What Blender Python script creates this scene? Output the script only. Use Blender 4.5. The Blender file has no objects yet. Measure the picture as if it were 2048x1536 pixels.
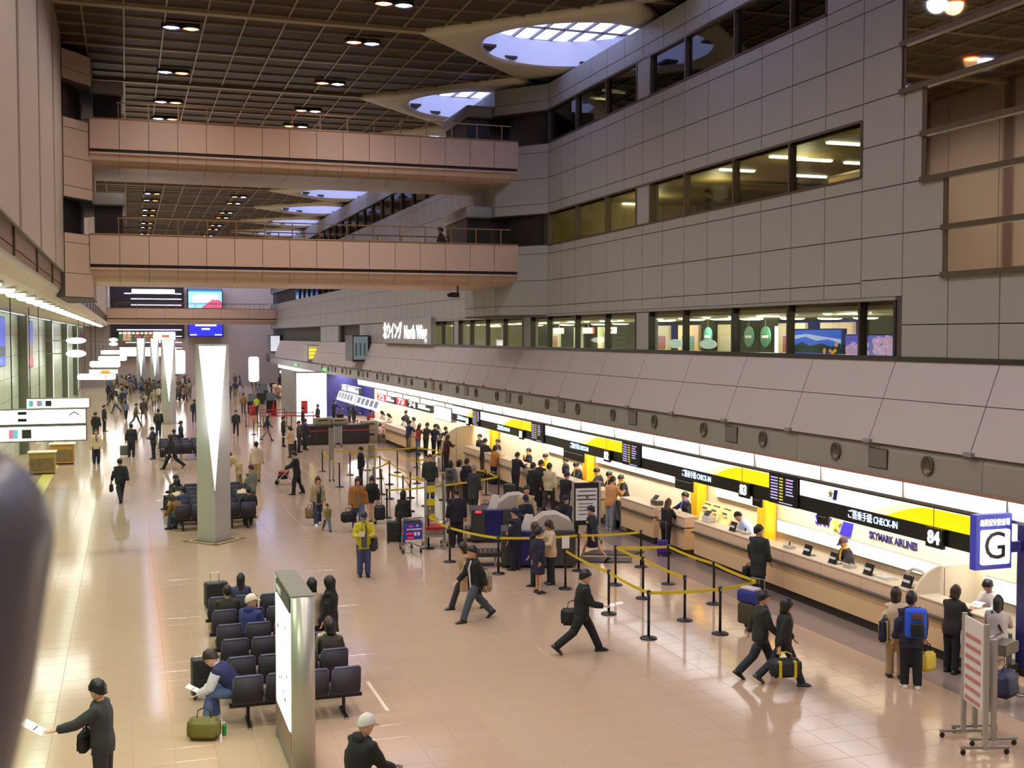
import bpy, bmesh, math, random
from mathutils import Vector, Matrix, Euler
random.seed(7)
S = bpy.context.scene
COL = S.collection
# ---------------------------------------------------------------- camera, world, exposure
cam_d = bpy.data.cameras.new('camera')
cam = bpy.data.objects.new('camera', cam_d)
COL.objects.link(cam)
cam.location = (0, 0, 6.3)
cam.rotation_euler = (math.radians(90 - 2.4005), 0, -math.radians(18.5625))
cam_d.sensor_width = 36.0
cam_d.lens = 36.0 * 2290 / 2048
cam_d.clip_start = 0.05
cam_d.clip_end = 500
cam_d.dof.use_dof = True
cam_d.dof.focus_distance = 32.0
cam_d.dof.aperture_fstop = 11.0
S.camera = cam
S.view_settings.view_transform = 'Standard'
S.view_settings.look = 'None'
S.view_settings.gamma = 1.0
S.view_settings.use_curve_mapping = False
S.view_settings.exposure = 0.0
S.cycles.max_bounces = 8
S.cycles.diffuse_bounces = 5
S.cycles.glossy_bounces = 4
S.cycles.transmission_bounces = 4
S.cycles.transparent_max_bounces = 8
S.cycles.caustics_reflective = False
S.cycles.caustics_refractive = False
S.cycles.sample_clamp_indirect = 4.0
w = bpy.data.worlds.new('dusk_sky')
w.use_nodes = True
w.node_tree.nodes['Background'].inputs[0].default_value = (0.56, 0.62, 1.0, 1)
w.node_tree.nodes['Background'].inputs[1].default_value = 4.0
S.world = w
# ---------------------------------------------------------------- helpers
def lin(c):
    def f(v):
        v /= 255.0
        return v / 12.92 if v <= 0.04045 else ((v + 0.055) / 1.055) ** 2.4
    return (f(c[0]), f(c[1]), f(c[2]), 1.0)
MATS = {}
def mat(name, rgb, rough=0.6, metal=0.0, emit=0.0, noise=0.0, scale=3.0, spec=0.5, ergb=None, alpha=1.0, bump=0.0):
    if name in MATS: return MATS[name]
    m = bpy.data.materials.new(name)
    m.use_nodes = True
    nt = m.node_tree
    b = nt.nodes['Principled BSDF']
    c = lin(rgb)
    b.inputs['Base Color'].default_value = c
    b.inputs['Roughness'].default_value = rough
    b.inputs['Metallic'].default_value = metal
    b.inputs['Specular IOR Level'].default_value = spec
    b.inputs['Alpha'].default_value = alpha
    if emit:
        b.inputs['Emission Color'].default_value = lin(ergb or rgb)
        b.inputs['Emission Strength'].default_value = emit
    if noise or bump:
        tc = nt.nodes.new('ShaderNodeTexCoord')
        n = nt.nodes.new('ShaderNodeTexNoise')
        n.inputs['Scale'].default_value = scale
        n.inputs['Detail'].default_value = 5
        nt.links.new(tc.outputs['Object'], n.inputs['Vector'])
        if noise:
            mx = nt.nodes.new('ShaderNodeMix')
            mx.data_type = 'RGBA'
            mx.inputs['A'].default_value = tuple(k * (1 - noise) for k in c[:3]) + (1,)
            mx.inputs['B'].default_value = tuple(min(1, k * (1 + noise)) for k in c[:3]) + (1,)
            nt.links.new(n.outputs['Fac'], mx.inputs['Factor'])
            nt.links.new(mx.outputs['Result'], b.inputs['Base Color'])
        if bump:
            bp = nt.nodes.new('ShaderNodeBump')
            bp.inputs['Strength'].default_value = bump
            bp.inputs['Distance'].default_value = 0.01
            nt.links.new(n.outputs['Fac'], bp.inputs['Height'])
            nt.links.new(bp.outputs['Normal'], b.inputs['Normal'])
    MATS[name] = m
    return m
def clear_glass(name, rgb, mix, rough=0.02):
    """window pane: mostly see-through with a mirror share"""
    if name in MATS: return MATS[name]
    m = bpy.data.materials.new(name)
    m.use_nodes = True
    nt = m.node_tree
    nt.nodes.remove(nt.nodes['Principled BSDF'])
    out = nt.nodes['Material Output']
    t = nt.nodes.new('ShaderNodeBsdfTransparent'); t.inputs[0].default_value = lin(rgb)
    g = nt.nodes.new('ShaderNodeBsdfGlossy'); g.inputs['Roughness'].default_value = rough
    x = nt.nodes.new('ShaderNodeMixShader'); x.inputs[0].default_value = mix
    nt.links.new(t.outputs[0], x.inputs[1]); nt.links.new(g.outputs[0], x.inputs[2])
    nt.links.new(x.outputs[0], out.inputs[0])
    MATS[name] = m
    return m
class MB:
    def __init__(s):
        s.v = []; s.f = []; s.mi = []; s.m = 0
    def box(s, x0, x1, y0, y1, z0, z1):
        i = len(s.v)
        s.v += [(x0,y0,z0),(x1,y0,z0),(x1,y1,z0),(x0,y1,z0),(x0,y0,z1),(x1,y0,z1),(x1,y1,z1),(x0,y1,z1)]
        for f in ((3,2,1,0),(4,5,6,7),(0,1,5,4),(1,2,6,5),(2,3,7,6),(3,0,4,7)):
            s.f.append(tuple(i+k for k in f)); s.mi.append(s.m)
        return s
    def bbox(s, x0, x1, y0, y1, z0, z1, b=0.02):
        """box with all edges chamfered"""
        bm = bmesh.new()
        bmesh.ops.create_cube(bm, size=1)
        for v in bm.verts:
            v.co = Vector(((x0+x1)/2+v.co.x*(x1-x0), (y0+y1)/2+v.co.y*(y1-y0), (z0+z1)/2+v.co.z*(z1-z0)))
        bmesh.ops.bevel(bm, geom=list(bm.edges), offset=b, segments=2, affect='EDGES', profile=0.6)
        return s.bm(bm)
    def bm(s, bm, M=None):
        i = len(s.v)
        bm.verts.index_update()
        s.v += [tuple(M @ v.co if M else v.co) for v in bm.verts]
        for f in bm.faces:
            s.f.append(tuple(i+v.index for v in f.verts)); s.mi.append(s.m)
        bm.free()
        return s
    def quad(s, *p):
        i = len(s.v); s.v += [tuple(k) for k in p]; s.f.append(tuple(range(i, i+len(p)))); s.mi.append(s.m)
        return s
    def slab(s, pts, n):
        """polygon pts pushed by vector n into a solid"""
        i = len(s.v); k = len(pts)
        s.v += [tuple(p) for p in pts] + [tuple(p[a]+n[a] for a in range(3)) for p in pts]
        s.f.append(tuple(range(i, i+k))); s.f.append(tuple(range(i+2*k-1, i+k-1, -1))); s.mi += [s.m]*2
        for a in range(k):
            b = (a+1) % k
            s.f.append((i+b, i+a, i+k+a, i+k+b)); s.mi.append(s.m)
        return s
    def prism_y(s, xz, y0, y1):
        return s.slab([(x, y0, z) for x, z in xz], (0, y1-y0, 0))
    def prism_x(s, yz, x0, x1):
        return s.slab([(x0, y, z) for y, z in yz], (x1-x0, 0, 0))
    def prism_z(s, xy, z0, z1):
        return s.slab([(x, y, z0) for x, y in xy], (0, 0, z1-z0))
    def rings(s, rr, cap=True):
        """list of equal-length vertex rings -> skin"""
        i = len(s.v); n = len(rr[0])
        for r in rr: s.v += [tuple(p) for p in r]
        for a in range(len(rr)-1):
            for b in range(n):
                c = (b+1) % n
                s.f.append((i+a*n+b, i+a*n+c, i+(a+1)*n+c, i+(a+1)*n+b)); s.mi.append(s.m)
        if cap:
            s.f.append(tuple(i+k for k in range(n-1, -1, -1))); s.mi.append(s.m)
            j = i+(len(rr)-1)*n
            s.f.append(tuple(j+k for k in range(n))); s.mi.append(s.m)
        return s
    def tube(s, pts, r, n=8, closed=False):
        pts = [Vector(p) for p in pts]
        rr = []
        for a, p in enumerate(pts):
            q = pts[min(a+1, len(pts)-1)] - pts[max(a-1, 0)]
            q.normalize()
            up = Vector((0,0,1)) if abs(q.z) < 0.95 else Vector((1,0,0))
            e = q.cross(up).normalized(); g = e.cross(q)
            rad = r[a] if isinstance(r, (list, tuple)) else r
            rr.append([p + e*rad*math.cos(2*math.pi*k/n) + g*rad*math.sin(2*math.pi*k/n) for k in range(n)])
        return s.rings(rr)
    def lathe(s, prof, c=(0,0,0), n=16):
        rr = [[(c[0]+r*math.cos(2*math.pi*k/n), c[1]+r*math.sin(2*math.pi*k/n), c[2]+z) for k in range(n)] for r, z in prof]
        return s.rings(rr)
    def ball(s, c, r, n=10, m=7):
        prof = []
        rr = []
        for a in range(m+1):
            t = math.pi*(a/m); t = min(max(t, 0.12), math.pi-0.12)
            rr.append([(c[0]+r[0]*math.sin(t)*math.cos(2*math.pi*k/n), c[1]+r[1]*math.sin(t)*math.sin(2*math.pi*k/n), c[2]-r[2]*math.cos(t)) for k in range(n)])
        return s.rings(rr)
    def mesh(s, name, mats, smooth=False):
        me = bpy.data.meshes.new(name)
        me.from_pydata(s.v, [], s.f)
        for m in (mats if isinstance(mats, (list, tuple)) else [mats]): me.materials.append(m)
        if any(s.mi): me.polygons.foreach_set('material_index', s.mi)
        if smooth: me.polygons.foreach_set('use_smooth', [True]*len(s.f))
        me.update()
        return me
    def build(s, name, mats, parent=None, smooth=False, loc=None, rz=0):
        return put(name, s.mesh(name, mats, smooth), parent, loc, rz)
def put(name, me, parent=None, loc=None, rz=0):
    o = bpy.data.objects.new(name, me)
    COL.objects.link(o)
    if parent: o.parent = parent
    if loc: o.location = loc
    if rz: o.rotation_euler = (0, 0, rz)
    return o
def tag(o, label=None, cat=None, group=None, kind=None):
    if label: o['label'] = label
    if cat: o['category'] = cat
    if group: o['group'] = group
    if kind: o['kind'] = kind
    return o
def thing(name, label, cat, loc=(0,0,0), rz=0, group=None):
    o = bpy.data.objects.new(name, None)
    o.empty_display_size = 0.1
    COL.objects.link(o)
    o.location = loc; o.rotation_euler = (0, 0, rz)
    return tag(o, label, cat, group)
def struct(name, mb, m, parent=None, smooth=False):
    o = mb.build(name, m, parent, smooth)
    if not parent: o['kind'] = 'structure'
    return o
def dup(root, loc, rz=None, label=None, group=None):
    r = root.copy(); COL.objects.link(r); r.location = loc
    if rz is not None: r.rotation_euler = (0, 0, rz)
    if label: r['label'] = label
    if group: r['group'] = group
    for ch in list(root.children):
        c = ch.copy(); COL.objects.link(c); c.parent = r
        for g in list(ch.children):
            d = g.copy(); COL.objects.link(d); d.parent = c
    return r
ORD = 'first second third fourth fifth sixth seventh eighth ninth tenth eleventh twelfth thirteenth fourteenth fifteenth sixteenth seventeenth eighteenth nineteenth twentieth'.split()
ORD += [t + '-' + u for t in ('twenty', 'thirty', 'forty') for u in ORD[:9]]
TCACHE = {}
def text(s, size, m, parent, loc, rot, name='lettering', depth=0.01, width=None, bold=0.0):
    """flat lettering as a mesh, centred on loc; rot is an Euler"""
    key = (s, size, m.name, depth, width, bold)
    if key not in TCACHE:
        cu = bpy.data.curves.new('lettering', 'FONT')
        cu.body = s; cu.size = size; cu.extrude = depth/2; cu.align_x = 'CENTER'; cu.align_y = 'CENTER'
        cu.resolution_u = 3; cu.offset = bold
        o = bpy.data.objects.new('lettering', cu)
        COL.objects.link(o)
        bpy.context.view_layer.update()
        me = bpy.data.meshes.new_from_object(o.evaluated_get(bpy.context.evaluated_depsgraph_get()))
        bpy.data.objects.remove(o)
        bpy.data.curves.remove(cu)
        if width:
            xs = [v.co.x for v in me.vertices]
            k = width/max(1e-6, max(xs)-min(xs))
            for v in me.vertices: v.co.x *= k
        me.materials.clear(); me.materials.append(m)
        me.name = name
        TCACHE[key] = me
    o = put(name, TCACHE[key], parent, loc)
    o.rotation_euler = rot
    return o
R = math.radians
FACE_W = (R(90), 0, -R(90))     # text read from the hall side (facing -X)
FACE_S = (R(90), 0, 0)          # text facing the camera end of the hall (-Y)
def lamp(name, kind, loc, power, color, rot=(0,0,0), size=0.1, spot=None, sizey=None, blend=0.6):
    l = bpy.data.lights.new(name, kind)
    l.energy = power; l.color = color
    if kind == 'SPOT':
        l.spot_size = R(spot); l.spot_blend = blend; l.shadow_soft_size = size
    elif kind == 'AREA':
        l.size = size
        if sizey: l.shape = 'RECTANGLE'; l.size_y = sizey
    else: l.shadow_soft_size = size
    o = bpy.data.objects.new(name, l)
    COL.objects.link(o); o.location = loc; o.rotation_euler = rot
    return o

# ================================================================ materials of the building
m_wall = mat('wall_panel', (140,137,131), 0.45, noise=0.05, scale=1.2)
m_walld = mat('wall_joint', (70,62,56), 0.7)
m_skirt = mat('skirt_panel', (168,157,151), 0.5, noise=0.04, scale=1.0)
m_lip = mat('fascia_metal', (140,134,127), 0.4, metal=0.2, noise=0.05, scale=0.8)
m_left = mat('left_wall_panel', (158,143,124), 0.5, noise=0.04, scale=1.0)
m_bridge = mat('bridge_panel', (188,160,140), 0.45, noise=0.04, scale=1.0)
m_floor = mat('floor_terrazzo', (184,157,132), 0.12, noise=0.05, scale=2.2, spec=0.5)
m_joint = mat('floor_joint', (158,136,112), 0.4)
m_grey = mat('grey_floor_strip', (142,126,118), 0.16, noise=0.05, scale=3)
m_tile = mat('ceiling_board', (50,36,17), 0.55, noise=0.10, scale=1.0)
m_rib = mat('ceiling_rib', (150,134,108), 0.38, metal=0.3)
m_beam = mat('ceiling_beam', (150,134,110), 0.5)
m_shell = mat('skylight_shell', (196,186,166), 0.45, noise=0.04)
m_drum = mat('skylight_drum', (228,226,228), 0.5, noise=0.03)
m_dark = mat('dark_frame', (44,38,34), 0.4, metal=0.3)
m_bronze = mat('bronze_frame', (92,78,64), 0.35, metal=0.5)
m_rail = mat('bronze_rail', (150,118,80), 0.35, metal=0.6)
m_steel = mat('brushed_steel', (176,172,166), 0.28, metal=0.9, noise=0.05, scale=6)
m_black = mat('black_paint', (16,15,16), 0.45)
m_white = mat('white_paint', (226,224,218), 0.5)
m_room = mat('shop_wall', (172,164,134), 0.6, noise=0.05)
m_olive = mat('office_wall', (150,132,84), 0.6, noise=0.05)
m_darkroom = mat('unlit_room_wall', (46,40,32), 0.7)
m_wglow = mat('white_light', (255,252,246), 0.5, emit=3.2)
m_trough = mat('trough_light', (250,250,255), 0.5, emit=2.3)
m_band = mat('white_band_light', (255,250,240), 0.5, emit=1.6)
m_green_glow = mat('cool_downlight', (232,255,240), 0.5, emit=7)
m_lwhite = mat('daylight_lamp', (195,195,255), 0.4, emit=34)
m_lorange = mat('sodium_lamp', (255,118,58), 0.4, emit=34)
m_mirror = mat('coated_glass', (236,226,210), 0.03, metal=1.0)
m_pane = clear_glass('window_glass', (236,238,226), 0.10)
m_pane4 = clear_glass('dark_window_glass', (110,108,100), 0.22)
m_sky = clear_glass('skylight_glass', (236,238,250), 0.02, 0.3)
m_green = mat('green_stone_tile', (196,206,182), 0.3, noise=0.06, scale=0.8)
m_green2 = mat('pillar_stone', (112,112,96), 0.35, noise=0.06)
m_soffit = mat('soffit_white', (206,198,172), 0.5, noise=0.03)
m_brown = mat('brown_fascia', (120,98,80), 0.3, metal=0.4, noise=0.12, scale=0.5)

# ================================================================ floor
TS = 0.6
fl = MB().box(-6, 21.5, -30, 152, -0.3, -0.004)
floor = struct('floor', fl, m_joint)
tile_me = None
cells = []
for i in range(-10, 36):
    for j in range(22, 120):
        x0, y0 = i*TS, j*TS
        if x0 < -5.2 or x0 > 13.25: continue
        cells.append((y0 + 0.33*abs(x0-0.336*y0), x0, y0))
cells.sort()
def tile_mb(x, y, s=TS-0.005):
    b = 0.003
    mb = MB()
    tile_into(mb, x, y, s, b)
    return mb
def tile_into(mb, x, y, s, b):
    r = lambda d, z: [(x+d, y+d, z), (x+s-d, y+d, z), (x+s-d, y+s-d, z), (x+d, y+s-d, z)]
    mb.rings([r(0, -0.004), r(b, 0.0)], cap=False)
    mb.quad(*r(b, 0.0))
near = [c for c in cells if c[2] > 13.5][:300]
tme = tile_mb(0, 0).mesh('tile', m_floor)
for c in near: put('tile', tme, floor, (c[1], c[2], 0))
rest = MB()
ns = set((c[1], c[2]) for c in near)
for c in cells:
    if (c[1], c[2]) not in ns: tile_into(rest, c[1], c[2], TS-0.005, 0.003)
tag(rest.build('tile_field', m_floor, floor), kind='stuff')
struct('far_floor', MB().box(-5.2, 13.8, 72, 152, -0.004, 0.0), m_floor, floor)
struct('near_floor', MB().box(-5.2, 13.8, -30, 13.2, -0.004, 0.0), m_floor, floor)
struct('grey_strip', MB().box(13.8, 15.2, -30, 152, -0.004, 0.0), m_grey, floor)
# tactile guide path on the left of the hall
tag(MB().slab([(-3.75,20,0.0),(-3.25,20,0.0),(-3.25,60,0.0),(-3.75,60,0.0)], (0,0,0.008)).build('tactile_path', mat('tactile_yellow', (196,186,96), 0.4, noise=0.05)),
    'pale yellow tactile guide path along the hall floor at left', 'guide path')

# ================================================================ ceiling
CX, CP, CY0 = 14.4, 10.6, 36.45
SKY = [(CX, CY0+CP*k) for k in range(-3, 10)]
def in_diamond(x, y, r):
    return any(abs(x-a)+abs(y-b) < r for a, b in SKY)
ceil = struct('ceiling', MB().box(-2.4, 21.5, -30, CY0-CP*3-5.6, 16.2, 16.4), m_tile)
CW, CL = 1.21, CP/8
xs = [-1.18-CW + CW*k for k in range(-1, 19)]
ys = [CY0 - CP*3 - CP/2 + CL*k for k in range(0, 105)]
tl = MB().box(0, CW-0.004, 0, CL-0.004, 0, 0.08).mesh('tile', m_tile)
many = MB(); n = 0
order = []
for y in ys[:-1]:
    for x in xs[:-1]:
        if in_diamond(x+CW/2, y+CL/2, 4.3): continue
        order.append((0 if 26 < y < 62 and x < 12 else 1, y, x))
order.sort()
for pri, y, x in order:
    if pri == 0 and n < 290:
        put('tile', tl, ceil, (x+0.002, y+0.002, 16.2)); n += 1
    else:
        many.box(x+0.002, x+CW-0.002, y+0.002, y+CL-0.002, 16.2, 16.28)
tag(many.build('tile_field', m_tile, ceil), kind='stuff')
def rib_len(x):
    """stretches of a lengthwise rib that are not under a skylight shell"""
    segs = []; a = ys[0]
    for cx, cy in SKY:
        h = 5.1-abs(x-cx)
        if h > 0:
            segs.append((a, cy-h)); a = cy+h
    segs.append((a, ys[-1])); return segs
for x in xs[1:]:
    if x > 15.6: break
    mb = MB()
    for a, b in rib_len(x):
        if b-a > 0.05: mb.box(x-0.025, x+0.025, a, b, 16.14, 16.2)
    mb.build('rib', m_rib, ceil)
for k, y in enumerate(ys):
    main = k % 8 == 4; mid = k % 8 == 0
    wd = 0.16 if main else (0.07 if mid else 0.022)
    xe = 15.6
    for cx, cy in SKY:
        h = 5.15-abs(y-cy)
        if h > 0: xe = min(xe, cx-h)
    MB().box(-1.95, xe, y-wd, y+wd, 16.08 if main else 16.14, 16.2).build('beam' if main else 'rib', m_beam if main else m_rib, ceil)
# skylight shells, drums and glazing
sh = MB(); N = 64; RR = 3.05
def ring_d(r, z):
    out = []
    for k in range(N):
        t = 2*math.pi*k/N; c, s = math.cos(t), math.sin(t)
        q = r/(abs(c)+abs(s)); out.append((q*c, q*s, z))
    return out
def ring_c(r, z): return [(r*math.cos(2*math.pi*k/N), r*math.sin(2*math.pi*k/N), z) for k in range(N)]
def mixr(a, b, t, z): return [(p[0]*(1-t)+q[0]*t, p[1]*(1-t)+q[1]*t, z) for p, q in zip(a, b)]
d0, c0 = ring_d(5.3, 0), ring_c(RR, 0)
sh.rings([ring_d(5.3, 16.22), ring_d(5.3, 16.06), mixr(d0, c0, 0.35, 16.02), mixr(d0, c0, 0.7, 15.98), mixr(d0, c0, 0.92, 16.02), ring_c(RR, 16.12)], cap=False)
shell_me = sh.mesh('shell', m_shell, True)
drum_me = MB().rings([ring_c(RR+0.02, 16.1), ring_c(RR+0.02, 17.02)], cap=False).mesh('drum', m_drum, True)
gx = [-3.3+0.733*k for k in range(10)]; gy = [-3.3+1.65*k for k in range(5)]
pane_me = MB().box(0.02, 0.713, 0.02, 1.63, 0, 0.01).mesh('pane', m_sky)
mul_me = MB().box(-0.03, 0.03, -3.4, 3.4, 0, 0.1).mesh('mullion', m_bronze)
bar_me = MB().box(-3.4, 3.4, -0.02, 0.02, 0, 0.07).mesh('mullion', m_bronze)
skirt_me = MB().box(-3.7, 3.7, -5.3, -3.35, 0, 0.05).box(-3.7, 3.7, 3.35, 5.3, 0, 0.05).box(-3.7, -3.35, -3.35, 3.35, 0, 0.05).box(3.35, 7, -3.35, 3.35, 0, 0.05).mesh('roof_board', m_tile)
for i, (cx, cy) in enumerate(SKY):
    w_ = bpy.data.objects.new('window_%d' % (i+11), shell_me); COL.objects.link(w_)
    w_.location = (cx, cy, 0); w_['kind'] = 'structure'
    put('drum', drum_me, w_); put('roof_board', skirt_me, w_, (0, 0, 17.0))
    if 2 <= i <= 8:
        for x in gx[:-1]:
            for y in gy[:-1]: put('pane', pane_me, w_, (x, y, 17.04))
    else:
        MB().box(-3.3, 3.3, -3.3, 3.3, 17.04, 17.05).build('pane', m_sky, w_)
    for x in gx: put('mullion', mul_me, w_, (x, 0, 17.03))
    for y in gy: put('mullion', bar_me, w_, (0, y, 17.035))

# ceiling lamps, in pairs: a daylight lamp and a sodium lamp
LY = [-11.0, -5.0, 0.6, 6.2, 12.2, 17.3, 22.3, 28.2, 33.6, 38.3, 44.8, 50.5, 54.4, 60.8, 65.2, 71.8, 76.2, 83.0, 87.2, 94.0, 98.0, 105.0, 109.0, 116.0, 120.0, 133.0, 141.0]  # first rows added to light the rail end, last rows for the end wall
lamp_w = MB(); lamp_w.rings([[(0.0+r*math.cos(t*math.pi/8), r*math.sin(t*math.pi/8), z) for t in range(16)] for r, z in ((0.31, 0.1), (0.31, -0.03), (0.275, -0.03), (0.265, 0.03))], cap=False)
ring_me = lamp_w.mesh('rim', m_black, True)
def disc(m): return MB().rings([[(r*math.cos(t*math.pi/8), r*math.sin(t*math.pi/8), z) for t in range(16)] for r, z in ((0.27, 0.03), (0.19, 0.0), (0.06, -0.012))]).mesh('lens', m, True)
dw, do = disc(m_lwhite), disc(m_lorange)
box_me = MB().box(-0.56, 0.56, -0.62, 0.62, 0.1, 0.12).mesh('backing', m_black)
for col, (xa, xb, wn) in enumerate(((1.46, 2.06, 'left-hand'), (7.30, 7.90, 'right-hand'))):
    for i, y in enumerate(LY):
        seen = i >= 8
        for x, me, cname in ((xa, dw if col == 0 else do, 'white' if col == 0 else 'orange'), (xb, do if col == 0 else dw, 'orange' if col == 0 else 'white')):
            t = thing('ceiling_lamp', '%s ceiling downlight of the %s lamp row, %s of its colour from the front' % (cname, wn, ORD[i-8]) if seen else '%s ceiling downlight of the %s row overhead, %s before the first visible one' % (cname, wn, ORD[7-i]), 'ceiling lamp', (x, y, 16.08), 0, 'paired ceiling downlights, %s row' % wn)
            put('rim', ring_me, t); put('lens', me, t)
        MB().box((xa+xb)/2-0.58, (xa+xb)/2+0.58, y-0.6, y+0.6, 16.17, 16.19).build('lamp_recess', m_black, ceil)
        lamp('spot_white', 'SPOT', ((xa if col == 0 else xb), y, 16.0), 760, (0.80, 0.98, 1.10), size=0.26, spot=158, blend=1.0)
        lamp('spot_orange', 'SPOT', ((xb if col == 0 else xa), y, 16.0), 480, (1.06, 0.68, 0.40), size=0.26, spot=158, blend=1.0)

# ================================================================ right wall, near stretch
XW = 15.25
JY = [41.05-1.405*k for k in range(0, 24)]
wall_right = struct('wall_right', MB().box(XW, XW+0.3, -30, 41.05, 7.06, 9.78).box(XW, XW+0.3, -30, 41.05, 10.94, 13.62).box(XW, XW+0.3, -30, 41.05, 14.85, 15.85)
    .box(XW, XW+0.3, -30, 20.2, 5.8, 7.06).box(XW, XW+0.3, -30, 21.4, 9.78, 10.94).box(XW, XW+0.3, -30, 22.8, 13.62, 14.85)
    .box(XW+0.3, XW+0.36, -30, 8.4, 4, 16), m_walld)
PM = {}
def wpanel(parent, y0, y1, z0, z1, m=m_wall, x=XW, g=0.011, d=0.02):
    key = (round(y1-y0, 2), round(z1-z0, 2), m.name)
    if key not in PM:
        PM[key] = MB().bbox(-d, 0.005, g, y1-y0-g, g, z1-z0-g, 0.006).mesh('panel', m)
    put('panel', PM[key], parent, (x, y0, z0))
ROWS_BAND = [(7.12, 7.45), (7.45, 8.42), (8.42, 9.44), (9.44, 9.76), (10.96, 11.33), (11.33, 12.30), (12.30, 13.28), (13.28, 13.60), (14.87, 15.23), (15.23, 15.85)]
ROWS_SOLID = [(5.86, 6.53), (6.53, 7.5), (7.5, 8.42), (8.42, 9.44), (9.44, 10.36), (10.36, 11.33), (11.33, 12.3), (12.3, 13.28), (13.28, 14.4), (14.4, 15.85)]
for k in range(0, 22):
    y1, y0 = JY[k], JY[k+1]
    if y1 < 13: continue
    for z0, z1 in (ROWS_BAND if k < 13 else []):
        wpanel(wall_right, y0, y1, z0, z1)
    if k == 13:      # beside the third floor window end
        for z0, z1 in [(7.12, 7.45), (7.45, 8.42), (8.42, 9.44), (9.44, 9.76), (10.96, 11.33), (11.33, 12.3), (12.3, 13.28), (13.28, 13.6), (13.6, 14.85), (14.87, 15.85)]: wpanel(wall_right, y0, y1, z0, z1)
    if k == 14:
        for z0, z1 in ROWS_SOLID[1:]:
            if z0 > 7: wpanel(wall_right, y0, y1, z0, z1)
        wpanel(wall_right, y0, y1, 7.12, 7.5)
    if k >= 15:
        for z0, z1 in ROWS_SOLID:
            ylim = 18.74 if 7.4 < z0 < 9.4 else (19.41 if 9.4 <= z0 < 11.3 else (20.08 if z0 >= 11.3 else 0))
            a = max(y0, ylim)
            if y1-a > 0.1: wpanel(wall_right, a, y1, z0, z1)
# coated glazing that mirrors the hall, stepped
wm = struct('window_5', MB().box(XW+0.2, XW+0.28, 8.4, 18.72, 7.5, 9.44).box(XW+0.2, XW+0.28, 8.4, 19.39, 9.44, 11.33).box(XW+0.2, XW+0.28, 8.4, 20.06, 11.33, 16.0), m_dark)
for z0, z1, ye in ((7.5, 8.43, 18.74), (8.43, 9.44, 18.74), (9.44, 10.36, 19.41), (10.36, 11.33, 19.41), (11.33, 12.3, 20.08), (12.3, 13.28, 20.08), (13.28, 14.4, 20.08), (14.4, 15.85, 20.08)):
    ye2 = ye-0.12; a = ye2
    cuts = [y for y in (18.62, 17.25, 15.88, 14.5, 13.1, 11.7, 8.4) if y < ye2-0.2]
    for b in cuts:
        MB().box(0, 0.02, 0.006, a-b-0.006, 0.03, z1-z0-0.03).build('pane', m_mirror, wm, loc=(XW-0.012, b, z0)); a = b
    MB().box(XW-0.02, XW+0.2, ye-0.13, ye, z0, z1).build('jamb', m_bronze, wm)
for z, ye in ((7.5, 18.74), (8.43, 18.74), (9.44, 19.41), (10.36, 19.41), (11.33, 20.08), (12.3, 20.08), (13.28, 20.08), (14.4, 20.08)):
    MB().box(XW-0.09, XW+0.1, 8.4, ye, z-0.055, z+0.055).build('transom', m_bronze, wm)
# cut the wall core away behind the coated glass by standing the panes in front of it

# window bands of the near stretch
def window_band(name, z0, z1, ylist, piers, pm, frame):
    w_ = struct(name, MB().box(XW-0.03, XW+0.22, ylist[-1], ylist[0], z0-0.06, z0).box(XW-0.03, XW+0.22, ylist[-1], ylist[0], z1, z1+0.06), frame)
    for a, b in zip(ylist[:-1], ylist[1:]):
        if (a, b) in piers:
            MB().box(XW-0.01, XW+0.3, b+0.03, a-0.03, z0, z1).build('pier', m_wall, w_); continue
        MB().box(XW+0.08, XW+0.1, b+0.03, a-0.03, z0, z1).build('pane', pm, w_)
    for y in ylist: MB().box(XW-0.03, XW+0.16, y-0.04, y+0.04, z0, z1).build('mullion', frame, w_)
    return w_
YW = [41.05, 38.2, 35.5, 33.1, 32.1, 29.8, 27.0, 24.3, 21.42]
window_band('window_3', 9.78, 10.94, YW, [(33.1, 32.1)], m_pane, m_bronze)
window_band('window_4', 13.66, 14.83, YW[:-1]+[22.80], [(33.1, 32.1)], m_pane4, m_bronze)
window_band('window_2', 5.88, 7.04, [62.0, 59.4, 56.6, 54.4, 53.5, 51.5, 49.0, 46.5, 44.0, 43.0] + YW + [20.2], [(33.1, 32.1), (44.0, 43.0), (54.4, 53.5)], m_pane, m_dark)
struct('trim_2', MB().box(XW-0.05, XW+0.02, 20.15, 57.9, 7.05, 7.12), m_lip)

# rooms behind the window bands
def room(name, y0, y1, z0, z1, m, depth=6.5):
    return struct(name, MB().box(XW+0.3, XW+depth, y0, y1, z0-0.1, z0).box(XW+0.3, XW+depth, y0, y1, z1, z1+0.1).box(XW+depth, XW+depth+0.1, y0, y1, z0, z1)
        .box(XW+0.3, XW+depth, y0-0.1, y0, z0, z1).box(XW+0.3, XW+depth, y1, y1+0.1, z0, z1), m)
r2 = room('wall_shop_back', 19.9, 62.0, 4.6, 6.87, m_room)
r3 = room('wall_office_back', 21.4, 41.3, 8.6, 11.5, m_olive)
r4 = room('wall_upper_back', 22.8, 41.3, 12.4, 15.4, m_darkroom)

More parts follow.
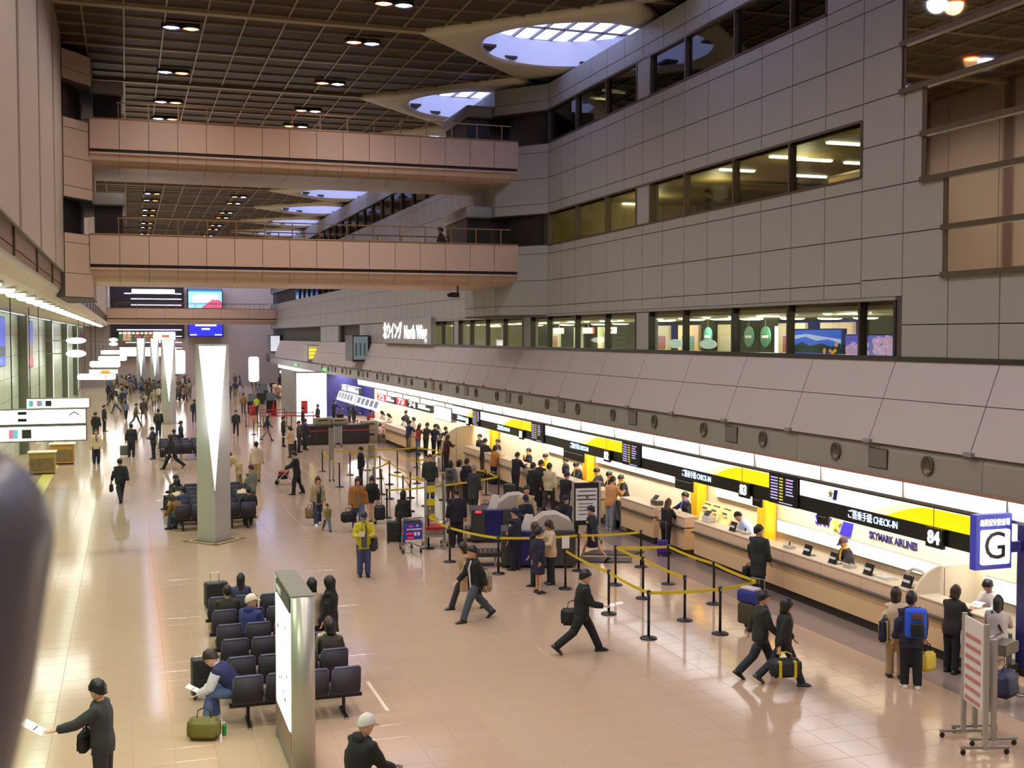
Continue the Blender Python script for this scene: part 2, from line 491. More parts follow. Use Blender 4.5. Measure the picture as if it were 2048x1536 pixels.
# ================================================================ right wall, far stretch
wall_far = struct('wall_right.001', MB().box(XW, XW+0.3, 43.0, 130, 7.06, 9.78).box(XW, XW+0.3, 48.9, 130, 10.94, 13.62).box(XW, XW+0.3, 48.9, 130, 14.85, 15.85).box(XW, XW+0.3, 62.0, 75.0, 5.8, 7.06).box(XW, XW+0.3, 86, 92, 5.8, 7.06), m_walld)
JF = [48.9+1.405*k for k in range(0, 14)]
for a, b in zip(JF[:-1], JF[1:]):
    for z0, z1 in [(7.12, 8.1), (8.1, 9.1), (9.1, 9.76), (10.96, 11.33), (11.33, 12.30), (12.30, 13.28), (13.28, 13.60), (14.87, 15.23), (15.23, 15.85)]:
        wpanel(wall_far, a, b, z0, z1)
ff = MB()
y = JF[-1]
while y < 128:
    for z0, z1 in [(7.12, 8.1), (8.1, 9.1), (9.1, 9.76), (10.96, 12.3), (12.3, 13.6), (14.87, 15.85)]:
        ff.box(XW-0.02, XW+0.01, y+0.011, y+2.79, z0+0.01, z1-0.01)
    if not (77.8 < y < 84.8 or y > 94): ff.box(XW-0.02, XW+0.01, y+0.011, y+2.79, 5.86, 7.06)
    y += 2.81
tag(ff.build('far_panel_field', m_wall, wall_far), kind='stuff')
wf = struct('window_6', MB().box(XW+0.25, XW+0.3, 48.9, 130, 9.78, 10.94).box(XW+0.25, XW+0.3, 48.9, 130, 13.62, 14.85).box(XW+0.25, XW+0.3, 62, 130, 5.8, 7.06), m_darkroom)
for z0, z1 in ((9.8, 10.92), (13.64, 14.83)):
    y = 48.9
    while y < 110:
        MB().box(XW+0.1, XW+0.12, y+0.05, y+2.77, z0, z1).build('pane', m_pane4, wf)
        MB().box(XW-0.02, XW+0.15, y-0.04, y+0.04, z0, z1).build('mullion', m_bronze, wf)
        y += 2.81
# projecting bay that carries the bridge
def bay(name, side):
    def bp(off=0.0):
        if side > 0: return [(15.5, 41.05-off), (15.25, 41.05-off), (13.74-off, 42.96-off*0.4), (13.74-off, 47.2+off*0.4), (15.25, 48.9+off), (15.5, 48.9+off)]
        return [(-2.2, 41.1-off), (-1.95, 41.1-off), (-1.1+off, 42.3-off*0.4), (-1.1+off, 47.6+off*0.4), (-1.95, 48.8+off), (-2.2, 48.8+off)]
    zs = [(7.06 if side > 0 else 7.6, 9.78), (10.94, 13.62), (14.85, 15.85)]
    core = MB()
    for z0, z1 in zs: core.prism_z(bp(), z0, z1)
    b_ = struct(name, core, m_walld)
    P = bp()
    rows = [(7.1, 7.45), (7.45, 8.42), (8.42, 9.44), (9.44, 9.76), (10.96, 11.33), (11.33, 12.3), (12.3, 13.28), (13.28, 13.6), (14.87, 15.23), (15.23, 15.85)]
    for z0, z1 in rows:
        if side < 0 and z0 < 7.6: z0 = max(z0, 7.62)
        if z1-z0 < 0.2: continue
        for a, b in ((P[1], P[2]), (P[2], P[3]), (P[3], P[4])):
            d = Vector((b[0]-a[0], b[1]-a[1], 0)); L = d.length; d.normalize(); nn = Vector((d.y, -d.x, 0)) * (-1 if side > 0 else 1)
            nn = Vector((-d.y, d.x, 0)) if side > 0 else Vector((d.y, -d.x, 0))
            k = 1 if L < 3 else 3
            for q in range(k):
                p = Vector((a[0], a[1], 0))+d*(L*q/k+0.01); e = Vector((a[0], a[1], 0))+d*(L*(q+1)/k-0.01)
                mb = MB().slab([(p.x, p.y, z0+0.01), (e.x, e.y, z0+0.01), (e.x, e.y, z1-0.01), (p.x, p.y, z1-0.01)], tuple(nn*0.02))
                mb.build('panel', m_wall if side > 0 else mat('bay_panel', (180,156,134), 0.45, noise=0.04), b_)
    for z0, z1 in ((9.78, 10.94), (13.62, 14.85)):      # recessed lobby doors and their roof slab
        MB().prism_z([(15.5, 41.5), (15.05, 41.5), (14.3, 42.9), (14.3, 47.3), (15.2, 48.5), (15.5, 48.5)] if side > 0 else [(-2.2, 41.6), (-1.95, 41.6), (-1.5, 42.9), (-1.5, 47.0), (-1.95, 48.3), (-2.2, 48.3)], z0, z1).build('lobby_glass', m_pane4 if False else m_dark, b_)
        s = 1 if side > 0 else -1
        x0 = 13.74 if side > 0 else -1.1
        MB().bbox(min(x0, x0-s*1.1), max(x0, x0-s*1.1), 43.2, 46.9, z1-0.02, z1+0.45, 0.08).build('lobby_roof', m_wall, b_, True)
        MB().box(min(x0-s*0.06, x0-s*1.0), max(x0-s*0.06, x0-s*1.0), 43.5, 46.6, z0-0.4, z1-0.02).build('lobby_door', m_dark, b_)
    return b_
bay('wall_right.002', 1); bay('wall_left.002', -1)

# ================================================================ bridges across the hall
def bridge(name, y0, y1, zt, xa, xb, panels=True):
    b_ = struct(name, MB().box(xa, xb, y0+0.06, y1-0.06, zt-1.18, zt-0.75).box(xa, xb, y0+0.05, y0+0.2, zt-1.18, zt-0.05).box(xa, xb, y1-0.2, y1-0.05, zt-1.18, zt-0.05), m_dark)
    n = int(round((xb-xa)/0.995)) if panels else 6
    st = (xb-xa)/n
    pm = MB().bbox(0.008, st-0.008, 0, 0.05, 0, 1.02, 0.006).mesh('panel', m_bridge)
    c = MB()
    prof = [(0.0, -1.17), (0.0, -1.23), (0.08, -1.28), (0.14, -1.43), (0.30, -1.56), (0.52, -1.63), ((y1-y0)/2, -1.65)]
    c.slab([(0.006, y, z) for y, z in prof] + [(0.006, (y1-y0)/2, -1.12)], (st-0.012, 0, 0))
    sm = c.mesh('soffit_panel', m_bridge)
    for k in range(n):
        put('panel', pm, b_, (xa+st*k, y0, zt-1.06))
        put('soffit_panel', sm, b_, (xa+st*k, y0, zt))
    MB().slab([(xa, y1, zt-1.12), (xb, y1, zt-1.12), (xb, y1, zt-0.02), (xa, y1, zt-0.02)], (0, -0.05, 0)).build('back_panel', m_bridge, b_)
    MB().box(xa, xb, y0+(y1-y0)/2, y1, zt-1.65, zt-1.12).build('soffit', m_bridge, b_)
    for yy in (y0-0.02, y1-0.14): MB().bbox(xa, xb, yy, yy+0.16, zt-0.05, zt, 0.01).build('coping', m_rail, b_)
    for yy in (y0+0.06, y1-0.06):
        MB().box(xa+0.9, xb-0.3, yy-0.02, yy+0.02, zt+0.53, zt+0.57).build('handrail', m_rail, b_)
        x = xa+0.95
        pme = MB().box(-0.018, 0.018, -0.018, 0.018, 0, 0.54).mesh('baluster', m_rail)
        while x < xb-0.3:
            put('baluster', pme, b_, (x, yy, zt)); x += 0.995
    return b_
bridge('bridge', 42.1, 46.2, 9.84, -1.18, 14.40)
bridge('bridge.001', 42.1, 46.2, 13.80, -1.14, 14.40)
bridge('bridge.002', 125.0, 129.2, 9.2, -1.95, 15.2, False)
bridge('bridge.003', 125.0, 129.2, 13.2, -1.95, 15.2, False)

# ================================================================ skirt, fascia with air nozzles, light trough
skirt = struct('trim_3', MB().slab([(14.64, -30, 4.13), (15.29, -30, 5.82), (15.6, -30, 5.82), (15.2, -30, 4.13)], (0, 160, 0)), m_walld)
SY = [17.12+3.02*k for k in range(-3, 36)]
a_, m_, b_ = Vector((14.575, 0, 4.10)), Vector((14.925, 0, 5.0)), Vector((15.25, 0, 5.84))
nrm = Vector((-(b_.z-a_.z), 0, (b_.x-a_.x))).normalized()*0.03
def skp(p, q):
    return MB().slab([(p.x, 0.012, p.z+0.008), (p.x, 3.008, p.z+0.008), (q.x, 3.008, q.z-0.008), (q.x, 0.012, q.z-0.008)], tuple(-nrm)).mesh('panel', m_skirt)
k1, k2 = skp(a_, m_), skp(m_, b_)
for y in SY:
    put('panel', k1, skirt, (0, y, 0)); put('panel', k2, skirt, (0, y, 0))
bm_ = MB(); bm_.bbox(-0.06, 0.05, -0.11, 0.11, -0.05, 0.03, 0.008); bme = bm_.mesh('bracket', m_lip)
for y in SY[:30]: put('bracket', bme, skirt, (14.57, y, 4.14))
struct('trim_4', MB().box(XW-0.05, XW+0.05, -30, 62, 5.78, 5.87), m_dark)
lip = struct('trim_5', MB().box(14.66, 14.9, -30, 130, 3.46, 4.12), m_walld)
lp = MB().slab([(14.6, 0.006, 3.46), (14.6, 3.014, 3.46), (14.62, 3.014, 3.98), (14.62, 0.006, 3.98)], (0.05, 0, 0)).slab([(14.62, 0.006, 3.98), (14.62, 3.014, 3.98), (14.68, 3.014, 4.13), (14.68, 0.006, 4.13)], (0.05, 0, 0)).mesh('panel', m_lip)
nz = MB()
def ringx(r, x, n=18): return [(x, r*math.cos(2*math.pi*k/n), r*1.15*math.sin(2*math.pi*k/n)) for k in range(n)]
nz.rings([ringx(0.17, 0.01), ringx(0.17, -0.03), ringx(0.145, -0.035), ringx(0.13, 0.0), ringx(0.07, 0.03)])
nme = nz.mesh('air_nozzle', [mat('nozzle_grey', (92,84,74), 0.4, metal=0.4)], True)
hme = MB().bbox(-0.012, 0.01, -0.29, 0.29, -0.19, 0.19, 0.006).mesh('hatch', mat('hatch_grille', (104,98,92), 0.5, noise=0.2, scale=60))
hfr = MB().bbox(-0.006, 0.01, -0.31, 0.31, -0.21, 0.21, 0.004).mesh('hatch_frame', m_dark)
for k, y in enumerate(SY):
    put('panel', lp, lip, (0, y-0.3, 0))
    if k < 28: put('air_nozzle', nme, lip, (14.6, y+1.18, 3.80))
    if k % 2 == 0 and k < 28:
        put('hatch', hme, lip, (14.598, y-0.3, 3.79)); put('hatch_frame', hfr, lip, (14.6, y-0.3, 3.79))
MB().box(14.57, 14.7, -30, 130, 3.40, 3.46).build('edge_strip', mat('lip_edge', (150,112,96), 0.4), lip)
# soffit and back wall behind the counters
struct('ceiling.001', MB().box(14.7, 18.5, -30, 130, 3.52, 3.6), m_white)
struct('wall_counter_back', MB().box(16.6, 16.7, -30, 58.5, 0, 3.52).box(17.8, 17.9, 58.5, 130, 0, 3.52), mat('counter_back_wall', (226,214,186), 0.5, noise=0.03))
trough_me = MB().slab([(15.42, 0.04, 3.512), (15.42, 2.98, 3.512), (15.50, 2.98, 2.90), (15.50, 0.04, 2.90)], (0.04, 0, 0)).mesh('diffuser', m_trough)
trough_fr = MB().box(15.46, 15.6, 0, 0.035, 2.88, 3.515).box(15.45, 15.62, 0, 3.02, 2.84, 2.9).mesh('housing', m_lip)
GAPS = [(78.5, 90.5)]
for k, y in enumerate(SY):
    if any(a < y < b for a, b in GAPS): continue
    t = thing('trough_light', 'fluorescent trough section under the fascia, %s along the counters from the near end' % ORD[k], 'trough light', (0, y, 0), 0, 'trough lights over the counters')
    put('diffuser', trough_me, t); put('housing', trough_fr, t)

# ================================================================ left wall and mezzanine soffit
m_ljoint = mat('left_joint', (96,78,68), 0.6)
wall_left = struct('wall_left', MB().box(-2.35, -2.0, -30, 41.1, 8.4, 16.3), m_ljoint)
for a, b in zip([-12, -5.6, 0.6, 6.8, 13.0, 18.6, 24.5, 30.2, 36.2], [-5.6, 0.6, 6.8, 13.0, 18.6, 24.5, 30.2, 36.2, 41.1]):
    MB().bbox(-2.02, -1.95, a+0.30, b-0.30, 8.42, 16.2, 0.02).build('panel', m_left, wall_left)
wl2 = struct('wall_left.001', MB().box(-2.35, -2.0, 48.8, 152, 8.4, 16.3), m_ljoint)
y = 48.8
while y < 146:
    MB().bbox(-2.02, -1.95, y+0.30, y+5.70, 8.42, 16.2, 0.02).build('panel', m_left, wl2); y += 6
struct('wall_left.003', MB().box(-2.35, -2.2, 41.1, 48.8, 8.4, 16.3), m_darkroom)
fas = struct('trim_6', MB().box(-2.3, -2.06, -30, 150, 7.84, 8.42), m_brown)
for k in range(26): MB().box(-2.07, -2.02, -6+6*k, -5.7+6*k, 7.84, 8.42).build('bracket', m_bronze, fas)
prof = [(-2.06, 7.95), (-2.15, 7.74), (-2.4, 7.56), (-2.8, 7.47), (-4.3, 7.45), (-5.35, 7.50)]
sof = struct('ceiling.002', MB().slab([(-2.06, -30, 8.02), (-5.4, -30, 8.02), (-5.4, -30, 7.56), (-4.3, -30, 7.56), (-2.6, -30, 7.62), (-2.06, -30, 8.0)], (0, 182, 0)), m_walld)
sp = MB().slab([(x, 0.012, z) for x, z in prof] + [(-5.35, 0.012, 7.55), (-3.3, 0.012, 7.65), (-2.2, 0.012, 7.9)], (0, 2.976, 0)).mesh('panel', m_soffit)
for k in range(54): put('panel', sp, sof, (0, -12+3*k, 0))
ld = MB().lathe([(0.30, 0.03), (0.30, -0.02), (0.26, -0.02)], n=16).mesh('rim', m_white, True)
ll = MB().lathe([(0.255, -0.018), (0.25, -0.07), (0.2, -0.11), (0.1, -0.13)], n=16).mesh('lens', m_green_glow)
y = 24.2; k = 0
while y < 140:
    t = thing('soffit_downlight', 'round downlight in the curved white soffit, %s' % ('%s from the near end' % ORD[k]), 'downlight', (-2.85, y, 7.47), 0, 'downlights in the left soffit')
    put('rim', ld, t); put('lens', ll, t)
    if k % 2 == 0: lamp('soffit_spot', 'SPOT', (-2.85, y, 7.28), 760, (0.74, 1.0, 0.66), size=0.25, spot=150, blend=0.6)
    y += 3.2; k += 1
for yy in (6, 12, 18): lamp('soffit_spot', 'SPOT', (-2.85, yy, 7.28), 760, (0.74, 1.0, 0.66), size=0.25, spot=150, blend=0.6)
lt = struct('trim_7', MB().box(-5.3, -5.1, -30, 150, 7.40, 7.52), m_green2)
MB().box(-5.26, -5.14, -30, 150, 7.39, 7.40).build('light_line', mat('track_glow', (225,255,235), 0.5, emit=1.6), lt)
# stone-clad wall of the left concourse
lw = struct('wall_left_concourse', MB().box(-5.75, -5.5, -30, 152, 0, 7.5), m_green2)
gp = MB().bbox(-0.03, 0.01, 0.012, 2.44, 0.012, 1.04, 0.006).mesh('panel', m_green)
for m in range(0, 6):
    y0 = 45.2+21.4*(m-1)
    pil = MB().bbox(-5.6, -5.05, y0-0.45, y0+0.45, 0, 7.4, 0.03); pil.build('pillar', m_green2, lw)
    if y0 > 80: MB().box(-5.06, -5.02, y0-0.16, y0+0.16, 0.6, 7.2).build('light_strip', mat('pillar_glow', (225,240,235), 0.4, emit=0.9), lw)
    for c in range(8):
        for r in range(7): put('panel', gp, lw, (-5.5, y0+0.6+c*2.5, r*1.06))
# end wall of the hall
we = struct('wall_far', MB().box(-6, 21.5, 150, 150.4, 0, 17), mat('end_wall', (165,146,130), 0.6, noise=0.05))
MB().box(-1.9, 6.8, 149.6, 149.95, 6.0, 13).build('dark_glazing', m_dark, we)
struct('wall_near_sky_block', MB().box(-6, 21.5, -30.4, -30, 0, 17), m_wall)  # unseen wall added behind the camera to keep sky light out
struct('wall_right_sky_block', MB().box(21.6, 21.8, -30, 152, 0, 17.2), m_darkroom)  # unseen wall added to stop sky light leaking in over the parapet

# lamps that belong to the rooms and the counters
for y in range(22, 60, 4): lamp('shop_lamp', 'POINT', (18.2, y, 6.6), 150, (1.0, 0.95, 0.78), size=0.3)
for y in range(24, 40, 5): lamp('office_lamp', 'POINT', (18.6, y, 11.0), 60, (1.0, 0.92, 0.6), size=0.3)
for y in range(12, 62, 4): lamp('counter_tube', 'AREA', (15.75, y, 3.4), 230, (1.0, 0.93, 0.82), rot=(0, 0, 0), size=0.4, sizey=3.6)
for y in range(66, 128, 8): lamp('counter_tube', 'AREA', (16.2, y, 3.4), 320, (1.0, 0.96, 0.92), size=1.0, sizey=7)

# ================================================================ light signs over the counters
m_swhite = mat('sign_white', (240,245,255), 0.4, emit=1.5)
m_syellow = mat('sign_yellow', (255,228,0), 0.4, emit=0.95, ergb=(255,226,0))
m_spale = mat('sign_pale_yellow', (255,246,190), 0.4, emit=1.1)
m_sblack = mat('sign_black', (26,24,24), 0.35)
m_text = mat('lit_letter', (245,248,255), 0.4, emit=2.2)
m_textb = mat('lit_letter_blue', (190,215,255), 0.4, emit=2.0)
m_red = mat('lit_red', (240,20,36), 0.4, emit=0.9)
m_scr = mat('screen_purple', (190,180,255), 0.4, emit=1.0)
m_scy = mat('screen_yellow', (225,225,70), 0.4, emit=0.8)
m_scred = mat('screen_red', (255,60,60), 0.4, emit=0.8)
m_navy = mat('navy_letter', (30,28,92), 0.5)
m_blue = mat('logo_blue', (52,42,190), 0.5)
m_star = mat('logo_yellow', (244,226,90), 0.5)
XS = 15.5
def sign_module(y0, y1, num, label, words=None, white=0.5, logo=False):
    L = y1-y0
    t = thing('light_sign', label, 'sign', (XS, y0, 2.1), 0, 'light signs over the check-in counters')
    MB().box(0.0, 0.24, 0, L, -0.02, 0.74).build('housing', m_sblack, t)
    MB().box(-0.01, 0.0, 0.02, L-0.02, 0.0, 0.31).build('black_band', m_sblack, t)
    yw = L*(1-white)
    def curve(a):   # boundary of the yellow swoosh, from its foot to its top
        return [(-0.012, yw+0.55-a-1.6*k/8, 0.33+0.36*math.sin(math.pi/2*k/8)) for k in range(9)]
    c = curve(0); c2 = curve(0.55)
    MB().quad((-0.01, L-0.03, 0.33), (-0.01, 0.03, 0.33), (-0.01, 0.03, 0.70), (-0.01, L-0.03, 0.70)).build('white_panel', m_swhite, t)
    mb = MB()
    for p, q, r, s in zip(c[:-1], c[1:], c2[1:], c2[:-1]): mb.quad(p, s, r, q)
    mb.build('pale_swoosh', m_spale, t)
    y = MB(); x = -0.014
    pts = [(x, p[1], p[2]) for p in c2]
    y.quad(*([(x, 0.03, 0.33)] + [(x, 0.03, 0.69)] + pts[::-1]))
    y.build('yellow_panel', m_syellow, t)
    MB().box(-0.018, -0.008, L*0.18, L*0.18+0.02, 0.33, 0.70).build('seam', m_rail, t)
    if words: text(words, 0.22, m_textb, t, (-0.02, L*0.52, 0.16), FACE_W, width=1.75)
    if num:
        p = MB().bbox(-0.1, -0.02, L*0.12, L*0.12+0.52, -0.08, 0.32, 0.01).build('number_plate', m_sblack, t)
        text(num, 0.36, m_text, p, (-0.11, L*0.12+0.26, 0.12), FACE_W, bold=0.012)
    if logo:
        MB().prism_x(star_pts(L*0.78, 0.52, 0.12), -0.02, -0.008).build('star', m_star, t)
        MB().prism_x([(L*0.78-0.08, 0.40), (L*0.78-0.22, 0.40), (L*0.78-0.28, 0.64), (L*0.78-0.14, 0.64)], -0.018, -0.008).build('tail_fin', m_blue, t)
    return t
def star_pts(y, z, r):
    return [(y+(r if k % 2 == 0 else r*0.42)*math.sin(math.pi*k/5), z+(r if k % 2 == 0 else r*0.42)*math.cos(math.pi*k/5)) for k in range(10)]
CI = 'ご搭乗手続 CHECK-IN'
sign_module(18.1, 24.12, '84', 'white and yellow light sign numbered 84 with a small star, next to the G sign', CI, 0.56, True)
sign_module(25.45, 33.15, '83', 'white and yellow light sign numbered 83, above the beige baggage trays', CI, 0.62)
sign_module(34.62, 42.05, '82', 'white and yellow light sign numbered 82, above the black notice board', CI, 0.56)
sign_module(43.6, 50.75, '81', 'white and yellow light sign numbered 81, left of the notice board', CI, 0.5)
sign_module(51.9, 55.6, '80', 'short white and yellow light sign at the far end of the yellow signs', CI, 0.75)
random.seed(3)
bars = []
def board(y0, y1, label):
    t = thing('departure_board', label, 'departure board', (XS-0.06, y0, 2.1), 0, 'departure boards between the light signs')
    L = y1-y0
    MB().bbox(0, 0.2, 0, L, -0.02, 0.76, 0.015).build('housing', m_sblack, t)
    MB().box(-0.004, 0, 0.04, L-0.04, 0.02, 0.72).build('screen', m_black, t)
    b1, b2, b3 = MB(), MB(), MB()
    for r in range(8):
        z = 0.64-r*0.075
        b1.box(-0.012, -0.004, L-0.42, L-0.10, z-0.014, z+0.016)
        b2.box(-0.012, -0.004, L-0.66, L-0.5, z-0.014, z+0.016)
        if r < 6: b1.box(-0.012, -0.004, L-1.15+0.1*random.random(), L-0.8, z-0.014, z+0.016)
    b3.box(-0.012, -0.004, L-0.95, L-0.8, 0.56, 0.59)
    b1.box(-0.012, -0.004, 0.2, 0.8, 0.03, 0.05)
    b1.build('text_line', m_scr, t); b2.build('status_line', m_scy, t); b3.build('alert_line', m_scred, t)
board(24.14, 25.43, 'black departure board with lines of text, between the star sign and the next')
board(33.18, 34.58, 'black departure board with lines of text, right of the notice board')
board(42.1, 43.55, 'black departure board with lines of text, left of the notice board')
board(50.8, 51.88, 'black departure board with lines of text, beside the shortest yellow sign')
t = thing('light_box', 'plain white light box at the far end of the yellow signs', 'light box', (15.45, 55.7, 1.92))
MB().bbox(0.02, 0.3, 0, 3.4, 0, 0.72, 0.02).build('housing', m_lip, t); MB().box(0.12, 0.16, 1.6, 1.66, 0.72, 1.61).build('hanger', m_dark, t); MB().box(0, 0.02, 0.04, 3.36, 0.04, 0.68).build('panel', m_swhite, t)
def numsign(y0, y1, z0, z1, num, red, label, tail=True):
    t = thing('number_sign', label, 'sign', (15.5, y0, z0), 0, 'numbered counter signs farther along')
    L, h = y1-y0, z1-z0
    MB().bbox(0, 0.2, 0, L, 0, h, 0.01).build('housing', m_sblack, t); MB().box(0.08, 0.12, L*0.5-0.03, L*0.5+0.03, h, 3.53-z0).build('hanger', m_dark, t)
    s = min(L*0.55, 2.6) if tail else L
    MB().box(-0.01, 0, L-s, L, 0.01, h-0.01).build('number_panel', m_red if red else m_sblack, t)
    text(num, h*0.95, m_text, t, (-0.02, L-s*0.5, h*0.5), FACE_W, width=s*0.62, bold=0.01)
    if tail:
        for z in (0.62, 0.3): MB().box(-0.02, -0.01, 0.15 if z < 0.5 else L*0.2, L-s-0.15, h*z, h*z+h*0.24).build('text_line', m_text, t)
numsign(60.0, 65.5, 2.12, 2.55, '74', False, 'black sign with the white number 74, right of the red signs')
numsign(65.7, 68.3, 2.14, 2.6, '73', True, 'square red sign with the white number 73', False)
numsign(68.8, 73.9, 2.1, 2.56, '72', True, 'red and black sign with the white number 72')
numsign(80.2, 87.3, 2.1, 2.62, '70', False, 'black sign with the white number 70, beside the blue wall')
far = [('lit_blue', (90,150,255), 0.9), ('lit_yellow', (255,220,0), 0.9), ('lit_red', (240,20,36), 0.9), ('sign_black', (26,24,24), 0)]
for k, (nm, rgb, e) in enumerate(far):
    t = thing('number_sign', ['small blue lit sign on the farthest counters', 'small yellow lit sign on the farthest counters', 'small red lit sign on the farthest counters', 'long black sign over the farthest counters'][k], 'sign', (15.5, 98+k*7.2, 2.2))
    MB().bbox(0, 0.2, 0, 6.5, 0, 0.55, 0.02).build('housing', mat(nm, rgb, 0.4, emit=e), t); MB().box(0.08, 0.12, 3.2, 3.26, 0.55, 1.33).build('hanger', m_dark, t); MB().box(-0.01, 0, 1, 5, 0.15, 0.4).build('text_line', m_text, t)
for k, (y0, y1) in enumerate(((71.6, 79.4), (80.3, 86.6))):
    t = thing('price_board', ['sloping white lit board nearer the red signs', 'sloping white lit board beside the blue wall'][k], 'board', (15.0, y0, 1.5), 0, 'sloping lit boards')
    MB().slab([(0, 0, 0), (0, y1-y0, 0), (0.25, y1-y0, 0.65), (0.25, 0, 0.65)], (0.12, 0, -0.04)).build('housing', m_swhite, t)
    for c in range(5): MB().slab([(-0.004+0.06, 0.4+c*(y1-y0-0.6)/5, 0.16), (-0.004+0.06, 0.4+(c+0.7)*(y1-y0-0.6)/5, 0.16), (0.21, 0.4+(c+0.7)*(y1-y0-0.6)/5, 0.57), (0.21, 0.4+c*(y1-y0-0.6)/5, 0.57)], (-0.02, 0, 0.01)).build('column_text', mat('board_text', (150,165,185), 0.5), t)

# ================================================================ check-in counters
m_cfront = mat('counter_beige', (226,194,150), 0.45, noise=0.04, scale=2)
m_cup = mat('counter_pink_beige', (232,204,176), 0.45, noise=0.03, scale=2)
m_ctop = mat('counter_top_cream', (232,218,192), 0.35)
m_kick = mat('kick_dark', (44,34,26), 0.5)
m_crail = mat('counter_rail', (96,92,88), 0.3, metal=0.5)
m_desk = mat('desk_dark', (74,74,74), 0.5)
def counter(y0, y1, label, n, x=14.98, bare=False):
    L = y1-y0
    t = thing('checkin_counter', label, 'counter', (x, y0, 0), 0, 'check-in counters')
    MB().box(0.06, 0.9, 0.02, L-0.02, 0, 0.2).build('kick', m_kick, t)
    st = L/n
    for k in range(n):
        MB().bbox(0, 0.42, k*st+0.006, (k+1)*st-0.006, 0.84, 1.10, 0.01).build('upper_panel', m_cup, t)
    big = max(1, int(round(L/4.6)))
    for k in range(big): MB().bbox(0.0, 0.42, k*L/big+0.006, (k+1)*L/big-0.006, 0.2, 0.80, 0.01).build('front_panel', m_cfront, t)
    MB().bbox(-0.09, 0.05, 0.02, L-0.02, 0.79, 0.85, 0.02).build('bumper_rail', m_crail, t)
    MB().bbox(-0.02, 0.46, 0, L, 1.10, 1.14, 0.012).build('worktop', m_ctop, t)
    MB().bbox(0.44, 0.62, 0.05, L-0.05, 0.2, 0.78, 0.02).build('staff_desk', m_desk, t)
    return t
counter(19.35, 28.6, 'long beige check-in counter nearest the camera, under signs 83 and 84', 6)
counter(29.15, 30.9, 'short beige counter between the baggage gap and the long counter', 1)
counter(31.2, 33.6, 'beige check-in counter under the left end of sign 83', 2)
counter(35.2, 41.6, 'beige check-in counter under sign 82, behind the notice board', 4)
counter(42.3, 51.6, 'beige check-in counter under sign 81', 6)
counter(16.95, 18.9, 'small beige counter beside the hanging G sign', 1, 14.9)
counter(60.5, 66.5, 'pale counter under the sign 74', 4, 14.4)
counter(67.5, 71.5, 'pale counter under the red signs', 2, 14.4)
counter(98, 110, 'far counter beyond the glowing entrance', 4, 14.6)
counter(112, 124, 'farthest counter along the right side', 4, 14.6)
# rounded partitions
def partition(x0, x1, y, h, label, r=0.75):
    mb = MB()
    pts = [(x1, 0.0), (x0, 0.0), (x0, h-r)] + [(x0+r*1.1*(1-math.cos(a*math.pi/2/8)), h-r+r*math.sin(a*math.pi/2/8)) for a in range(1, 9)] + [(x1, h)]
    mb.prism_y(pts, y, y+0.07)
    o = mb.build('partition', mat('partition_cream', (236,222,190), 0.5, noise=0.02))
    MB().box(x0+0.75, x0+0.765, y-0.004, y, 0, h-0.05).build('seam', m_crail, o)
    return tag(o, label, 'partition')
partition(15.0, 16.55, 19.18, 1.62, 'cream partition with a rounded corner at the near end of the long counter')
partition(14.1, 16.5, 52.6, 2.0, 'cream partition with a rounded corner at the far end of the yellow signs', 1.1)
# the gap with the baggage scale
t = thing('baggage_scale', 'dark recessed baggage scale in the gap between two counters', 'scale', (15.0, 33.75, 0))
MB().bbox(0, 0.9, 0, 1.35, 0, 0.35, 0.02).build('platform', m_desk, t); MB().box(0.05, 0.85, 0.1, 1.25, 0.35, 0.37).build('belt', m_black, t)
t = thing('metal_locker', 'grey metal bin with a yellow notice beside the tan-jacketed customer', 'bin', (15.00, 33.24, 0))
MB().bbox(0, 0.5, 0, 0.8, 0.04, 1.0, 0.03).build('body', m_steel, t); MB().box(0.08, 0.4, -0.012, 0, 0.55, 0.85).build('notice', mat('notice_yellow', (220,200,30), 0.6), t); MB().box(0.05, 0.45, 0.05, 0.75, 0, 0.05).build('base', m_black, t)

# ================================================================ back wall behind the counters
def wall_band(y0, y1, z0, z1, label, n=None):
    t = thing('wall_light', label, 'wall light', (16.52, y0, z0), 0, 'white light bands on the back wall')
    L = y1-y0; n = n or max(1, int(L/2.4))
    MB().box(0.03, 0.08, 0, L, -0.02, z1-z0+0.02).build('frame', m_lip, t)
    for k in range(n): MB().bbox(0, 0.03, k*L/n+0.02, (k+1)*L/n-0.02, 0, z1-z0, 0.008).build('diffuser', m_band, t)
wall_band(19.4, 26.8, 1.05, 1.35, 'white light band behind the long counter, under the airline lettering', 3)
wall_band(27.3, 30.2, 1.55, 1.85, 'white light band between two yellow pillars, above the beige baskets', 1)
wall_band(32.9, 39.4, 1.6, 1.92, 'white light band behind the staff with yellow scarves', 3)
wall_band(40.4, 44.6, 1.5, 1.85, 'white light band under the right end of sign 81', 2)
wall_band(51.9, 54.0, 1.1, 1.4, 'short white light band between the two farthest yellow pillars', 1)
wall_band(16.4, 18.9, 1.0, 1.4, 'white light band behind the small counter by the G sign', 1)
for y, lb in ((26.85, 'beside the departure board left of sign 84'), (30.75, 'behind the beige baskets'), (39.5, 'behind the notice board'), (51.2, 'right of the farthest short light band'), (54.1, 'farthest along the back wall')):
    o = MB().bbox(16.2, 16.55, y, y+0.45, 0, 2.6, 0.06).build('yellow_pillar', mat('pillar_yellow', (236,178,12), 0.45, emit=0.15, noise=0.04))
    tag(o, 'yellow pillar on the back wall %s' % lb, 'pillar', 'yellow pillars on the back wall')
t = thing('wall_lettering', 'dark blue capital lettering on the cream back wall, right of the star logo', 'lettering', (16.59, 21.97, 1.60))
